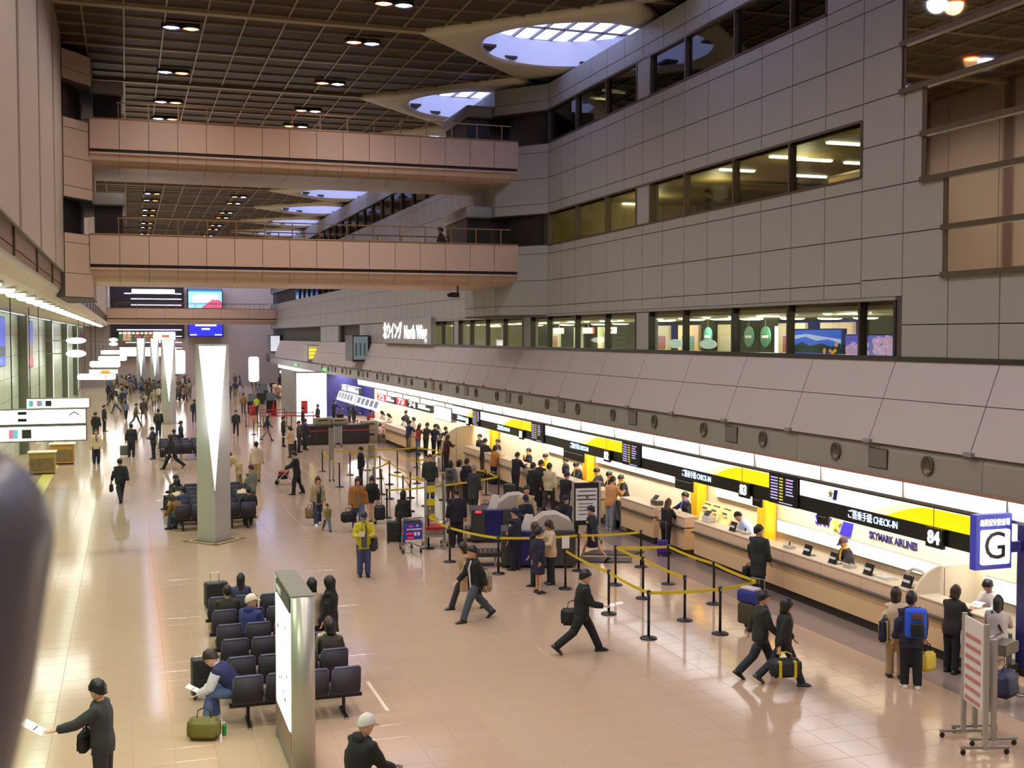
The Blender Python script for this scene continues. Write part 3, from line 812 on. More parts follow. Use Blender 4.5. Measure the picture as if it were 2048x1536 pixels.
text('SKYMARK AIRLINES', 0.24, m_navy, t, (0, 0, 0), FACE_W, width=1.75, bold=0.006)
t = thing('wall_logo', 'blue and yellow star logo with lettering on the cream back wall', 'logo', (16.59, 24.35, 1.62))
text('SKY', 0.34, m_blue, t, (0, 0.38, -0.0), FACE_W, width=0.72, bold=0.01)
MB().prism_x(star_pts(-0.2, 0.02, 0.22), -0.03, 0.0).build('star', m_star, t)
MB().prism_x([(-0.35, -0.2), (-0.78, -0.2), (-0.88, 0.14), (-0.5, 0.14)], -0.02, 0.005).build('tail_fin', m_blue, t)
t = thing('wall_logo', 'small star logo panel on the far back wall between two yellow pillars', 'logo', (16.58, 53.0, 1.72))
MB().box(-0.02, 0, -0.95, 0.9, -0.25, 0.3).build('panel', m_white, t); text('SKY', 0.3, m_navy, t, (-0.03, 0.4, 0.05), FACE_W); MB().prism_x(star_pts(-0.05, 0.05, 0.16), -0.04, -0.02).build('star', m_star, t)
for y0, y1, z0, z1, lb in ((29.95, 31.05, 1.72, 2.12, 'black hanging screen under sign 83'), (38.4, 40.4, 1.7, 2.1, 'wide black hanging screen under sign 82'), (26.1, 26.55, 1.82, 2.1, 'small black tag hanging beside the bent clerk in the blue shirt'), (23.1, 23.55, 1.82, 2.1, 'small black tag hanging in front of the star logo')):
    t = thing('hanging_screen', lb, 'screen', (15.62, y0, z0), 0, 'black screens under the signs')
    MB().bbox(0, 0.06, 0, y1-y0, 0, z1-z0, 0.01).build('case', m_black, t)
    MB().box(-0.006, 0, 0.06, y1-y0-0.06, (z1-z0)*0.62, (z1-z0)*0.68).build('text_line', m_white, t)
    MB().box(0.02, 0.04, (y1-y0)/2-0.02, (y1-y0)/2+0.02, z1-z0, z1-z0+0.12).build('hanger', m_black, t)
# things on the counters
def card(y, label):
    t = thing('card_holder', label, 'card holder', (15.18, y, 1.14), 0, 'black card holders on the long counter')
    MB().slab([(-0.08, -0.15, 0.01), (-0.08, 0.15, 0.01), (0.0, 0.15, 0.24), (0.0, -0.15, 0.24)], (0.02, 0, 0)).build('card', m_black, t)
    MB().bbox(-0.1, 0.1, -0.16, 0.16, 0, 0.012, 0.004).build('foot', m_black, t)
    MB().slab([(-0.066, -0.11, 0.10), (-0.066, 0.11, 0.10), (-0.05, 0.11, 0.15), (-0.05, -0.11, 0.15)], (-0.008, 0, 0)).build('text_line', m_white, t)
for y, lb in ((22.15, 'black card holder right of the capped clerk, third from the rounded partition'), (20.85, 'black card holder on the long counter, second from the rounded partition'), (23.2, 'black card holder in front of the capped clerk with the yellow scarf'), (26.7, 'black card holder in front of the bent clerk in the blue shirt'), (19.55, 'black card holder in front of the white ring, next to the rounded partition')):
    card(y, lb)
def tray(y, label):
    t = thing('pen_tray', label, 'tray', (15.22, y, 1.14), 0, 'small clear trays on the counter')
    MB().bbox(-0.1, 0.1, -0.13, 0.13, 0, 0.07, 0.01).build('box', mat('clear_plastic', (190,184,172), 0.2), t)
    MB().tube([(0, 0, 0.07), (0.02, 0.03, 0.15)], 0.02, 6).build('stamp', m_black, t)
for y, lb in ((24.1, 'small tray with a stamp on the long counter, left of the capped clerk'), (21.65, 'small tray with a stamp between two black card holders'), (26.2, 'small tray beside the card holder at the left end of the long counter')):
    tray(y, lb)
t = thing('paper_stack', 'white papers lying on the long counter beside the white ring', 'paper', (15.25, 20.35, 1.14))
for k in range(4): MB().bbox(-0.14, 0.14, -0.2+0.03*k, 0.16+0.04*k, 0.012*k, 0.012*k+0.01, 0.003).build('sheet', m_white, t)
t = thing('ring_stand', 'white octagonal ring standing on the counter by the rounded partition', 'stand', (15.42, 19.6, 1.14))
MB().tube([(0.0, 0.33*math.cos(a*math.pi/4+0.39), 0.17+0.17*math.sin(a*math.pi/4+0.39)) for a in range(9)], 0.035, 6).build('ring', m_white, t); MB().bbox(-0.05, 0.05, -0.14, 0.14, 0, 0.02, 0.005).build('foot', m_white, t)
for k, y in enumerate((29.2, 29.85, 30.4)):
    t = thing('baggage_tray', 'beige plastic baggage tray leaning on the back wall, %s of three from the right' % ORD[k], 'tray', (16.3, y-0.25, 0.78), 0, 'beige trays leaning on the back wall')
    MB().slab([(-0.1, 0, 0), (-0.1, 0.5, 0), (0.12, 0.5, 0.55), (0.12, 0, 0.55)], (0.03, 0, 0.01)).build('base', mat('tray_beige', (222,200,130), 0.5), t)
    MB().tube([(-0.12, 0.02, 0.02), (-0.12, 0.48, 0.02), (0.1, 0.48, 0.53), (0.1, 0.02, 0.53), (-0.12, 0.02, 0.02)], 0.025, 6).build('rim', mat('tray_beige', (222,200,130), 0.5), t)
    MB().slab([(-0.02, 0.12, 0.36), (-0.02, 0.38, 0.36), (0.0, 0.38, 0.42), (0.0, 0.12, 0.42)], (-0.02, 0, 0)).build('label_strip', m_crail, t)
    struct_shelf = None
o = MB().bbox(16.05, 16.58, 27.4, 30.6, 0.0, 0.78, 0.02).build('back_shelf'.replace('back_', 'low_'), m_cfront); tag(o, 'low beige cupboard under the beige trays behind the counter', 'cupboard')
for y, z, lb in ((31.6, 1.14, 'grey ticket printer on the counter beside the clerk with the blue scarf'), (28.3, 1.14, 'white ticket printer at the left end of the long counter'), (36.3, 1.14, 'grey ticket printer beside the clerks with yellow scarves'), (47.5, 1.14, 'white ticket printer on the counter under sign 81')):
    t = thing('ticket_printer', lb, 'printer', (15.28, y, z), 0, 'ticket printers')
    MB().bbox(-0.12, 0.14, -0.2, 0.2, 0, 0.16, 0.03).build('body', m_white if 'white' in lb else m_crail, t); MB().slab([(-0.1, -0.14, 0.17), (-0.1, 0.14, 0.17), (0.02, 0.14, 0.3), (0.02, -0.14, 0.3)], (0.015, 0, 0)).build('screen', m_desk, t)

# ================================================================ G gate sign and its blue pillar
m_gblue = mat('gate_blue', (52,52,122), 0.4, noise=0.05)
t = thing('gate_sign', 'blue hanging sign with a large black G on white', 'sign', (14.6, 16.95, 2.02))
MB().bbox(0, 0.82, 0, 0.16, 0, 1.02, 0.015).build('housing', mat('sign_blue', (62,66,180), 0.4, emit=0.25), t)
pts = []
MB().bbox(0.1, 0.74, -0.015, 0.0, 0.1, 0.74, 0.04).build('white_panel', mat('sign_lit_white', (245,248,250), 0.4, emit=1.0), t)
text('G', 0.72, m_sblack, t, (0.42, -0.025, 0.42), FACE_S, bold=0.0)
text('出発保安検査場', 0.14, m_text, t, (0.42, -0.01, 0.86), FACE_S, width=0.66)
gp_ = thing('gate_pillar', 'dark blue pillar that carries the G sign', 'pillar', (15.66, 16.2, 0))
MB().bbox(0, 1.1, 0, 0.9, 0, 3.3, 0.04).build('shaft', m_gblue, gp_)
MB().bbox(-0.26, 0, 0.78, 0.88, 2.3, 2.5, 0.01).build('sign_arm', m_gblue, gp_); MB().box(-0.03, 1.13, -0.03, 0.93, 0, 0.12).build('plinth', m_kick, gp_)

# ================================================================ notice letters and boxes on the skirt
t = thing('wing_sign', 'grey box sign with white glowing Japanese and English lettering above the counters', 'sign', (15.0, 57.95, 5.86))
MB().bbox(0, 0.3, 0, 11.9, 0, 1.42, 0.02).build('panel', m_wall, t)
text('北ウイング', 1.05, m_text, t, (-0.03, 9.1, 0.68), FACE_W, width=5.0, bold=0.02)
text('North Wing', 1.05, m_text, t, (-0.03, 3.4, 0.62), FACE_W, width=5.2, bold=0.02)
def wallbox(x, y0, y1, z0, z1, label, kind):
    t = thing('wall_box', label, 'display box', (x, y0, z0), 0, 'display boxes on the sloping skirt')
    MB().bbox(0, 1.15, 0, y1-y0, 0, z1-z0, 0.03).build('case', m_dark if kind != 'yellow' else m_lip, t)
    MB().box(0.06, 1.0, -0.02, 0, 0.1, z1-z0-0.08).build('screen', {'grey': mat('screen_grey', (120,138,140), 0.3, emit=0.35), 'yellow': mat('sign_cream', (190,180,130), 0.5, emit=0.4), 'white': mat('screen_white', (215,222,230), 0.3, emit=0.6)}[kind], t)
    if kind == 'yellow':
        for k in range(3): MB().box(0.15, 0.8, -0.03, -0.02, 0.2+0.3*k, 0.38+0.3*k).build('text_line', m_syellow, t)
    if kind == 'grey':
        for k in range(3): MB().box(0.16+0.28*k, 0.3+0.28*k, -0.03, -0.02, 0.35, 1.2).build('map_column', mat('screen_dim', (78,98,102), 0.4, emit=0.2), t)
    MB().box(0.02, 1.1, 0.1, y1-y0-0.3, -0.08, 0).build('lower_tray', m_lip, t)
wallbox(14.0, 74.5, 77.2, 4.65, 6.35, 'largest display box on the skirt, with a dark side and a grey screen', 'grey')
wallbox(14.25, 96, 98.5, 4.25, 5.55, 'display box with rows of yellow signs on the skirt', 'yellow')
wallbox(14.2, 122, 125, 4.6, 6.4, 'farthest display box on the skirt, with a white screen', 'white')
t = thing('security_camera', 'small dark camera hanging under the lower bridge', 'camera', (12.1, 42.6, 8.2))
MB().tube([(0, 0, 0.05), (0, 0, -0.25)], 0.04, 8).build('arm', m_bronze, t); MB().bbox(-0.32, 0.05, -0.1, 0.12, -0.42, -0.22, 0.04).build('body', m_dark, t); MB().tube([(-0.32, 0, -0.32), (-0.4, -0.02, -0.34)], 0.07, 10).build('lens', m_black, t)

# ================================================================ light columns
m_col = mat('column_steel', (178,176,172), 0.38, metal=0.45, noise=0.05, scale=1.5)
m_wedge = mat('wedge_light', (255,255,255), 0.4, emit=3.0)
def light_column(x, y, label):
    t = thing('light_column', label, 'column', (x, y, 0), 0, 'steel light columns down the hall')
    h, H_, zt = 0.5, 6.05, 1.45
    c = 0.42
    Fp, Lp, Rp, Bp = (0, -h), (-h, 0), (h, 0), (0, h)
    mb = MB()
    mb.quad((*Lp, 0), (*Fp, 0), (*Fp, zt), (-c, -h+c, H_), (*Lp, H_))
    mb.quad((*Fp, 0), (*Rp, 0), (*Rp, H_), (c, -h+c, H_), (*Fp, zt))
    mb.quad((*Rp, 0), (*Bp, 0), (*Bp, H_), (*Rp, H_)); mb.quad((*Bp, 0), (*Lp, 0), (*Lp, H_), (*Bp, H_))
    mb.quad((*Lp, H_), (-c, -h+c, H_), (c, -h+c, H_), (*Rp, H_), (*Bp, H_))
    mb.build('shaft', m_col, t)
    a, b, d = Vector((0, -h, zt)), Vector((-c, -h+c, H_)), Vector((c, -h+c, H_))
    n = (d-a).cross(b-a).normalized()
    if n.y > 0: n = -n
    ce = (a+b+d)/3
    MB().slab([tuple(p*0.96+ce*0.04+n*0.001) for p in (a, d, b)], tuple(n*0.008)).build('light_wedge', m_wedge, t)
    lamp('column_glow', 'AREA', (x, y-0.55, 4.6), 60, (1, 0.98, 1), rot=(R(80), 0, 0), size=0.5, sizey=2.5)
    mos = MB()
    dm = [(0, -1.0), (0.95, 0), (0, 1.0), (-0.95, 0)]
    mos.prism_z(dm, 0.0, 0.012); mos.build('mosaic_base', mat('mosaic_brown', (96,72,44), 0.4, noise=0.3, scale=14), t)
    for k in range(4):
        p, q = dm[k], dm[(k+1) % 4]
        for f in (0.12, 0.3, 0.48, 0.66, 0.84):
            cx_, cy_ = p[0]+(q[0]-p[0])*f, p[1]+(q[1]-p[1])*f
            cx_, cy_ = cx_*0.84, cy_*0.84
            MB().prism_z([(cx_-0.1, cy_), (cx_, cy_-0.07), (cx_+0.1, cy_), (cx_, cy_+0.07)], 0.012, 0.02).build('mosaic_piece', mat('mosaic_cream', (212,190,140), 0.4), t)
    return t
light_column(2.47, 36.25, 'nearest steel column with a glowing inverted triangle, standing on a diamond mosaic')
light_column(2.78, 85.9, 'second steel column with a glowing inverted triangle, counting from the camera')
light_column(3.0, 140.0, 'third steel column with a glowing inverted triangle, in the far hall')
light_column(1.5, 142.0, 'farthest steel column with a glowing inverted triangle, left of the third')
t = thing('light_box', 'tall white glowing advertising box left of the first column top, far away', 'light box', (5.0, 139.5, 0))
MB().bbox(0, 1.4, 0, 0.3, 1.9, 4.6, 0.2).build('panel', m_wedge, t); MB().box(0.55, 0.85, 0.05, 0.25, 0, 1.9).build('stem', m_lip, t)
t = thing('light_box', 'rounded white glowing box right of the first column, far along the counters', 'light box', (11.6, 118, 0))
MB().bbox(0, 1.0, 0, 0.3, 1.7, 4.2, 0.25).build('panel', m_wedge, t); MB().box(0.4, 0.6, 0.05, 0.25, 0, 1.7).build('stem', m_lip, t)

# ================================================================ hanging light boxes on the left
def lightbox(x0, x1, y, z0, z1, label, deco=None, cap=False, rods=7.7):
    t = thing('hanging_light_sign', label, 'sign', (x0, y, z0), 0, 'white hanging signs over the left walkway')
    L, h = x1-x0, z1-z0
    MB().bbox(-0.02, L+0.02, 0, 0.2, -0.02, h+0.02, min(0.18, h*0.4) if cap else 0.015).build('housing', mat('sign_frame', (96,90,82), 0.4), t)
    MB().bbox(0.02, L-0.02, -0.02, 0.01, 0.02, h-0.02, min(0.15, h*0.38) if cap else 0.006).build('panel', m_wglow, t)
    for px_, w_, rgb in (deco or []):
        MB().box(px_, px_+w_, -0.035, -0.02, h*0.2, h*0.8).build('pictogram', mat('pictogram_%d_%d_%d' % rgb, rgb, 0.5, emit=0.35), t)
    for xx in ((0.15, 0.5) if rods > 5 else (0.3, L-0.3)): MB().box(xx-0.015, xx+0.015, 0.08, 0.11, h, rods-z0).build('hanger_rod', m_dark, t)
    return t
BK, CYN, MAG = (40,40,40), (110,200,215), (226,120,170)
t = lightbox(-3.7, -1.18, 36, 3.72, 4.16, 'white hanging sign with dark text and an arrow, upper of the nearest pair', [])
for z in (0.29, 0.09): MB().box(0.66, 0.9, -0.035, -0.02, z, z+0.09).build('text_block', m_sblack, t)
MB().prism_y([(2.05, 0.24), (2.19, 0.33), (2.33, 0.24), (2.33, 0.28), (2.19, 0.37), (2.05, 0.28)], -0.035, -0.02).build('arrow', m_sblack, t)
lightbox(-3.7, -1.18, 36, 3.23, 3.67, 'long white hanging sign with coloured pictograms, lower of the nearest pair', [(0.41, 0.12, MAG), (0.53, 0.13, CYN), (0.76, 0.26, BK)], rods=3.705)
lightbox(-3.9, -1.5, 50, 3.37, 3.76, 'white hanging sign with coloured pictograms just above the nearest pair', [(0.1, 0.16, CYN), (0.4, 0.1, MAG), (0.5, 0.1, CYN), (0.72, 0.23, BK)])
lightbox(-3.15, -0.73, 80, 3.42, 3.84, 'white hanging sign with rounded ends and a tiny red mark', [(1.75, 0.06, (200,60,110))], True)
lightbox(-2.95, -0.55, 100, 3.72, 4.25, 'white hanging sign with rounded ends, next farther along the walkway', None, True)
lightbox(-2.95, -0.75, 98, 3.25, 3.6, 'dark-edged hanging sign with an amber strip, below the rounded white sign', [(0.9, 0.7, (240,160,20))])
lightbox(-2.75, -0.05, 120, 3.85, 4.32, 'small white hanging sign with rounded ends, third of the rounded ones', None, True)
lightbox(-2.75, -0.2, 132, 4.3, 4.75, 'farthest white hanging sign with rounded ends', None, True)
def ellipse(x, y, z, a, b, label):
    t = thing('oval_sign', label, 'sign', (x, y, z), 0, 'oval white signs on the left wall')
    pr = [(a*math.cos(2*math.pi*k/24), b*math.sin(2*math.pi*k/24)) for k in range(24)]
    MB().prism_y(pr, 0, 0.1).build('panel', m_wglow, t)
    MB().box(-a-(x+5.1-a) if x-a > -5.1 else -a-0.2, -a+0.05, 0.02, 0.08, -0.03, 0.03).build('arm', m_steel, t)
ellipse(-3.17, 80, 6.0, 0.62, 0.2, 'upper oval white sign of the nearer pair on the left'); ellipse(-3.18, 80, 5.15, 0.62, 0.24, 'lower oval white sign of the nearer pair on the left')
ellipse(-1.4, 130, 5.9, 0.45, 0.2, 'upper oval white sign of the farther pair on the left'); ellipse(-1.4, 130, 5.45, 0.45, 0.2, 'lower oval white sign of the farther pair on the left')
# lit posters on the left wall
def poster(y0, y1, z0, z1, label, parts):
    t = thing('wall_poster', label, 'poster', (-5.42, y0, z0), 0, 'lit posters on the left wall')
    L, h = y1-y0, z1-z0
    MB().bbox(-0.06, 0, 0, L, 0, h, 0.02).build('frame', m_dark, t)
    for a, b, c, d, rgb, e in parts:
        MB().box(0, 0.012, a*L, b*L, c*h, d*h).build('picture_area', mat('poster_%d_%d_%d' % rgb, rgb, 0.4, emit=e), t)
poster(50.5, 58.6, 4.9, 7.2, 'blue lit poster nearest the camera on the left wall', [(0.02, 0.98, 0.4, 0.98, (60,80,200), 0.8), (0.02, 0.98, 0.2, 0.4, (30,60,50), 0.5), (0.02, 0.98, 0.02, 0.2, (60,90,220), 0.8), (0.3, 0.8, 0.06, 0.16, (220,230,250), 0.8)])
poster(68.0, 75.2, 4.4, 7.2, 'lit poster with blue sky and a red lower corner on the left wall', [(0.02, 0.98, 0.5, 0.98, (56,70,170), 0.8), (0.02, 0.98, 0.25, 0.5, (120,92,70), 0.5), (0.3, 0.98, 0.02, 0.25, (190,50,80), 0.6), (0.02, 0.3, 0.02, 0.25, (200,200,190), 0.6), (0.5, 0.7, 0.08, 0.2, (235,225,230), 0.8)])
# kiosk desks at the left
def desk(x, y, label, c):
    t = thing('information_desk', label, 'desk', (x, y, 0))
    MB().bbox(-0.55, 0.55, -0.4, 0.4, 0.06, 0.98, 0.03).build('body', c, t); MB().bbox(-0.62, 0.62, -0.46, 0.46, 0.98, 1.03, 0.01).build('top', m_ctop, t)
    MB().box(-0.5, 0.5, -0.42, -0.4, 0.18, 0.72).build('front_panel', mat('desk_photo', (128,108,76), 0.4, noise=0.5, scale=5), t); MB().box(-0.5, 0.5, -0.36, 0.36, 0, 0.06).build('plinth', m_kick, t)
desk(-3.75, 56.4, 'small wooden information desk with a patterned front, under the hanging signs', mat('desk_wood', (170,140,86), 0.5))
desk(-3.1, 60.4, 'plain orange-brown desk behind the patterned desk', mat('desk_orange', (186,136,62), 0.5))

# ================================================================ end of the hall
t = thing('video_screen', 'lit picture of a red-flanked mountain under a blue sky at the end of the hall', 'screen', (7.3, 148.5, 9.8))
MB().bbox(-0.1, 4.15, 0.02, 1.49, -0.1, 2.4, 0.05).build('case', m_dark, t)
MB().box(0, 4.05, 0, 0.02, 0, 2.3).build('sky', mat('pic_sky', (130,190,250), 0.4, emit=1.2), t)
MB().box(0, 4.05, -0.01, 0.0, 2.05, 2.3).build('top_band', mat('pic_blue', (40,110,255), 0.4, emit=1.1), t)
MB().prism_y([(0.5, 0.7), (3.6, 0.7), (3.2, 1.1), (2.9, 1.25), (3.9, 1.55), (3.2, 1.7), (1.5, 1.75), (0.4, 1.5)], -0.015, 0).build('cloud', mat('pic_cloud', (235,245,255), 0.4, emit=1.2), t)
MB().prism_y([(1.5, 0.0), (4.05, 0.0), (4.05, 0.75), (3.4, 1.35), (3.15, 1.3), (2.6, 0.85), (2.0, 0.35)], -0.025, -0.015).build('mountain', mat('pic_red', (196,80,104), 0.4, emit=0.9), t)
MB().prism_y([(3.15, 1.28), (3.4, 1.34), (3.75, 1.0), (3.45, 1.1), (3.2, 1.0), (2.95, 1.05)], -0.032, -0.025).build('snow_cap', mat('pic_cloud', (235,245,255), 0.4, emit=1.2), t)
t = thing('video_screen', 'blue lit screen with two lines of white text at the end of the hall', 'screen', (7.35, 148.5, 6.3))
MB().bbox(-0.1, 4.15, 0.02, 1.49, -0.1, 1.95, 0.05).build('case', m_dark, t); MB().box(0, 4.05, 0, 0.02, 0, 1.85).build('screen', mat('pic_deepblue', (40,44,236), 0.4, emit=1.0), t)
for a, b, c, d in ((0.75, 3.3, 1.25, 1.5), (1.5, 2.5, 0.78, 0.98), (0.1, 0.9, 0.1, 0.2), (3.1, 3.95, 0.1, 0.2)): MB().box(a, b, -0.02, 0, c, d).build('text_line', m_text, t)
m_strip = mat('fluorescent_strip', (205,195,255), 0.4, emit=3.0)
for k, (x0, x1, z, h) in enumerate(((-0.3, 6.5, 11.5, 0.12), (0.5, 6.5, 10.85, 0.1), (0.5, 6.5, 10.1, 0.1), (-0.2, 6.5, 7.75, 0.12), (-1.2, 6.5, 7.0, 0.12), (0.0, 6.5, 6.2, 0.1), (-0.2, 6.5, 5.45, 0.1), (-0.2, 6.5, 4.75, 0.1))):
    t = thing('wall_strip_light', '%s horizontal violet-white strip light on the dark end wall, counting from the top' % ORD[k], 'strip light', (x0, 149.5, z), 0, 'strip lights on the end wall')
    MB().bbox(0, x1-x0, 0, 0.1, 0, h, 0.02).build('tube', m_strip, t); MB().box(0, x1-x0, 0.1, 0.14, -0.03, h+0.03).build('bracket', m_dark, t)
t = thing('light_box', 'glowing cream panel at the top left of the end wall', 'light box', (0.6, 149.4, 11.55))
MB().bbox(0, 5.1, 0, 0.1, 0, 0.55, 0.03).build('panel', mat('cream_glow', (255,240,214), 0.4, emit=2.5), t); MB().box(-0.05, 5.15, 0.1, 0.15, -0.05, 0.6).build('frame', m_dark, t)
t = thing('light_box', 'long white glowing band low on the end wall', 'light box', (-0.9, 149.2, 3.8))
MB().bbox(0, 6.7, 0, 0.2, 0, 1.1, 0.05).build('panel', m_wglow, t); MB().box(0, 6.7, 0.2, 0.3, -0.1, 1.2).build('frame', m_dark, t)
random.seed(5)
for k in range(9):
    c = random.choice([(150,70,50), (120,110,70), (190,150,110), (90,60,60), (70,90,60)])
    t = thing('small_shop', 'small dim shop front on the upper end wall, %s from the left' % ORD[k], 'shop front', (-1.0+k*0.5, 149.3, 5.7), 0, 'shop fronts on the end wall')
    MB().bbox(0, 0.46, 0, 0.32, 0, 1.15, 0.03).build('front', mat('shop_%d' % c[0], c, 0.5, emit=0.5, noise=0.4, scale=4), t); MB().box(0.05, 0.4, -0.02, 0, 0.85, 1.05).build('sign_strip', m_spale, t)
t = thing('light_box', 'white glowing shop front on the end wall above the column tops', 'light box', (3.1, 149.2, 5.6))
MB().bbox(0, 2.6, 0, 0.12, 0, 1.2, 0.04).build('panel', m_wglow, t); MB().box(1.0, 1.9, -0.02, 0, 0.5, 0.85).build('food_picture', mat('food_brown', (186,120,70), 0.5, emit=0.6), t)
# glowing entrance between the counters
po = struct('door_1', MB().box(14.85, 17.8, 89.9, 90.3, 0, 3.5).box(17.6, 17.8, 86, 90, 0, 3.5), m_gblue)
MB().box(12.3, 12.45, 89.8, 98, 0, 3.5).build('side_wall', m_wall, po)
for k in range(3): MB().bbox(12.47+k*0.79, 13.24+k*0.79, 90.0, 90.05, 0.04, 3.4, 0.02).build('glass_door', mat('entrance_daylight', (246,248,255), 0.4, emit=2.6), po)
for k in range(4): MB().box(12.43+k*0.79, 12.47+k*0.79, 89.95, 90.08, 0, 3.45).build('door_post', m_steel, po)
MB().box(12.3, 14.9, 89.95, 90.2, 3.4, 3.52).build('lintel', m_lip, po)
for k, y in enumerate((88.0, 104.0)):
    t = thing('exit_sign', 'small green exit sign on the fascia, %s' % ['nearer of two', 'farther of two'][k], 'exit sign', (14.52, y, 3.55))
    MB().bbox(0, 0.08, 0, 2.2, 0, 0.26, 0.02).build('panel', mat('exit_green', (60,190,100), 0.4, emit=0.7), t); MB().box(-0.01, 0, 0.5, 1.5, 0.08, 0.18).build('symbol', m_white, t)

# ================================================================ rooms behind the glass
def room_lamp(x, y, z, label, m=None, s=0.35):
    t = thing('room_lamp', label, 'ceiling lamp', (x, y, z), 0, 'round lamps in the rooms behind the glass')
    MB().lathe([(s, 0.0), (s, -0.03), (s*0.7, -0.05)], n=14).build('disc', m or mat('room_glow', (250,255,240), 0.4, emit=6), t, True); MB().lathe([(s+0.03, 0.02), (s+0.03, -0.01)], n=14).build('rim', m_white, t)
LPX = [(20.46,28.47), (20.01,29.60), (18.95,29.96), (18.29,31.22), (17.41,31.51), (17.09,32.72), (17.23,35.07), (20.23,45.50), (20.15,47.70), (19.60,50.26), (19.05,53.02), (18.85,59.03)]
for k, p in enumerate(LPX): room_lamp(min(p[0], 21.3), p[1], 6.84, 'round lit lamp in the shop ceiling, %s from the right' % ORD[k])
def tube_lamp(x, y, z, L, label, ydir=True, e='tube_glow'):
    t = thing('tube_lamp', label, 'tube lamp', (x, y, z), 0, 'tube lamps behind the upper glass')
    m = mat(e, (255,255,225), 0.4, emit=5)
    (MB().bbox(-0.08, 0.08, 0, L, -0.06, 0, 0.02) if ydir else MB().bbox(0, L, -0.08, 0.08, -0.06, 0, 0.02)).build('tube', m, t)
    (MB().box(-0.11, 0.11, -0.03, L+0.03, 0, 0.03) if ydir else MB().box(-0.03, L+0.03, -0.11, 0.11, 0, 0.03)).build('batten', m_white, t)
for k, (x, y) in enumerate(((17.80,26.54), (20.34,29.42), (18.59,29.29), (17.62,29.12), (20.49,32.29), (18.41,41.25), (17.52,31.88))):
    tube_lamp(min(x, 21.2), y, 11.49, 1.2, 'tube lamp behind the third-floor glass, %s from the right' % ORD[[0, 1, 2, 4, 3, 6, 5][k]], False)
for k, (x, y) in enumerate(((17.02,39.56), (17.00,41.39), (16.75,39.38), (16.86,41.73))):
    tube_lamp(min(x, 21.2), min(y, 40.8), 15.39, 0.7, 'tube lamp behind the dark top-floor glass, %s of four' % ORD[k], False)
# two lit landscape pictures
t = thing('wall_picture', 'lit picture of a blue lake with orange flowers behind the shop glass', 'picture', (17.6, 25.48, 5.42))
MB().bbox(0, 0.15, 0, 3.1, 0, 1.5, 0.02).build('frame', m_dark, t)
MB().box(-0.01, 0, 0.05, 3.05, 0.75, 1.45).build('sky', mat('lake_sky', (70,110,235), 0.4, emit=0.9), t)
MB().prism_x([(0.05, 0.95), (0.8, 1.1), (1.6, 1.05), (2.3, 1.2), (3.05, 1.1), (3.05, 1.25), (2.2, 1.3), (1.2, 1.2), (0.05, 1.1)], -0.02, -0.01).build('cloud', mat('lake_cloud', (190,210,250), 0.4, emit=0.9), t)
MB().prism_x([(0.05, 0.6), (3.05, 0.6), (3.05, 0.85), (2.5, 1.0), (2.0, 0.85), (1.2, 0.95), (0.6, 0.82), (0.05, 0.95)], -0.03, -0.02).build('hills', mat('lake_hill', (30,70,70), 0.4, emit=0.4), t)
MB().box(-0.012, 0, 0.05, 3.05, 0.05, 0.62).build('lake', mat('lake_blue', (50,80,190), 0.4, emit=0.7), t)
MB().prism_x([(0.05, 0.05), (2.2, 0.05), (1.5, 0.35), (0.7, 0.5), (0.05, 0.75)], -0.02, -0.012).build('meadow', mat('lake_green', (50,90,40), 0.4, emit=0.4), t)
random.seed(11)
fl_me = MB().ball((0, 0, 0), (0.03, 0.09, 0.07), 8, 4).mesh('flower', mat('flower_orange', (250,170,60), 0.4, emit=0.8), True)
for k in range(22):
    a = random.random(); put('flower', fl_me, t, (-0.03, 0.1+1.9*a+0.1*random.random(), 0.2+(1-a*0.6)*0.75*random.random()))
t.scale = (1, (27.74 - 25.48)/3.1, 0.72)
t = thing('wall_picture', 'lit picture of pink blossom trees along a stream behind the shop glass', 'picture', (17.2, 22.74, 5.2))
MB().bbox(0, 0.15, 0, 2.3, 0, 1.6, 0.02).build('frame', m_dark, t)
MB().box(-0.01, 0, 0.05, 2.25, 0.05, 1.55).build('sky', mat('blossom_sky', (110,110,220), 0.4, emit=0.8), t)
bl = MB().ball((0, 0, 0), (0.02, 0.13, 0.11), 9, 5).mesh('blossom_clump', mat('blossom', (216,176,232), 0.4, emit=0.75, noise=0.2, scale=12), True)
for k in range(110):
    y = random.random(); z = random.random()
    y = y*0.9+1.25 if k % 2 else y*0.8+0.1
    put('blossom_clump', bl, t, (-0.02, min(max(y, 0.15), 2.12), 0.5+0.75*z if k % 2 else 0.6+0.85*z))
MB().prism_x([(0.7, 0.06), (1.7, 0.06), (1.3, 0.35), (1.18, 0.75), (1.05, 0.75), (1.0, 0.4)], -0.03, -0.012).build('stream', mat('stream', (190,180,246), 0.4, emit=0.8), t)
MB().prism_x([(0.05, 0.06), (0.7, 0.06), (0.95, 0.5), (0.5, 0.62), (0.05, 0.5)], -0.028, -0.012).build('bank', mat('lake_green', (50,90,40), 0.4, emit=0.4), t)
t.scale = (1, (24.77 - 22.74)/2.3, 0.72)
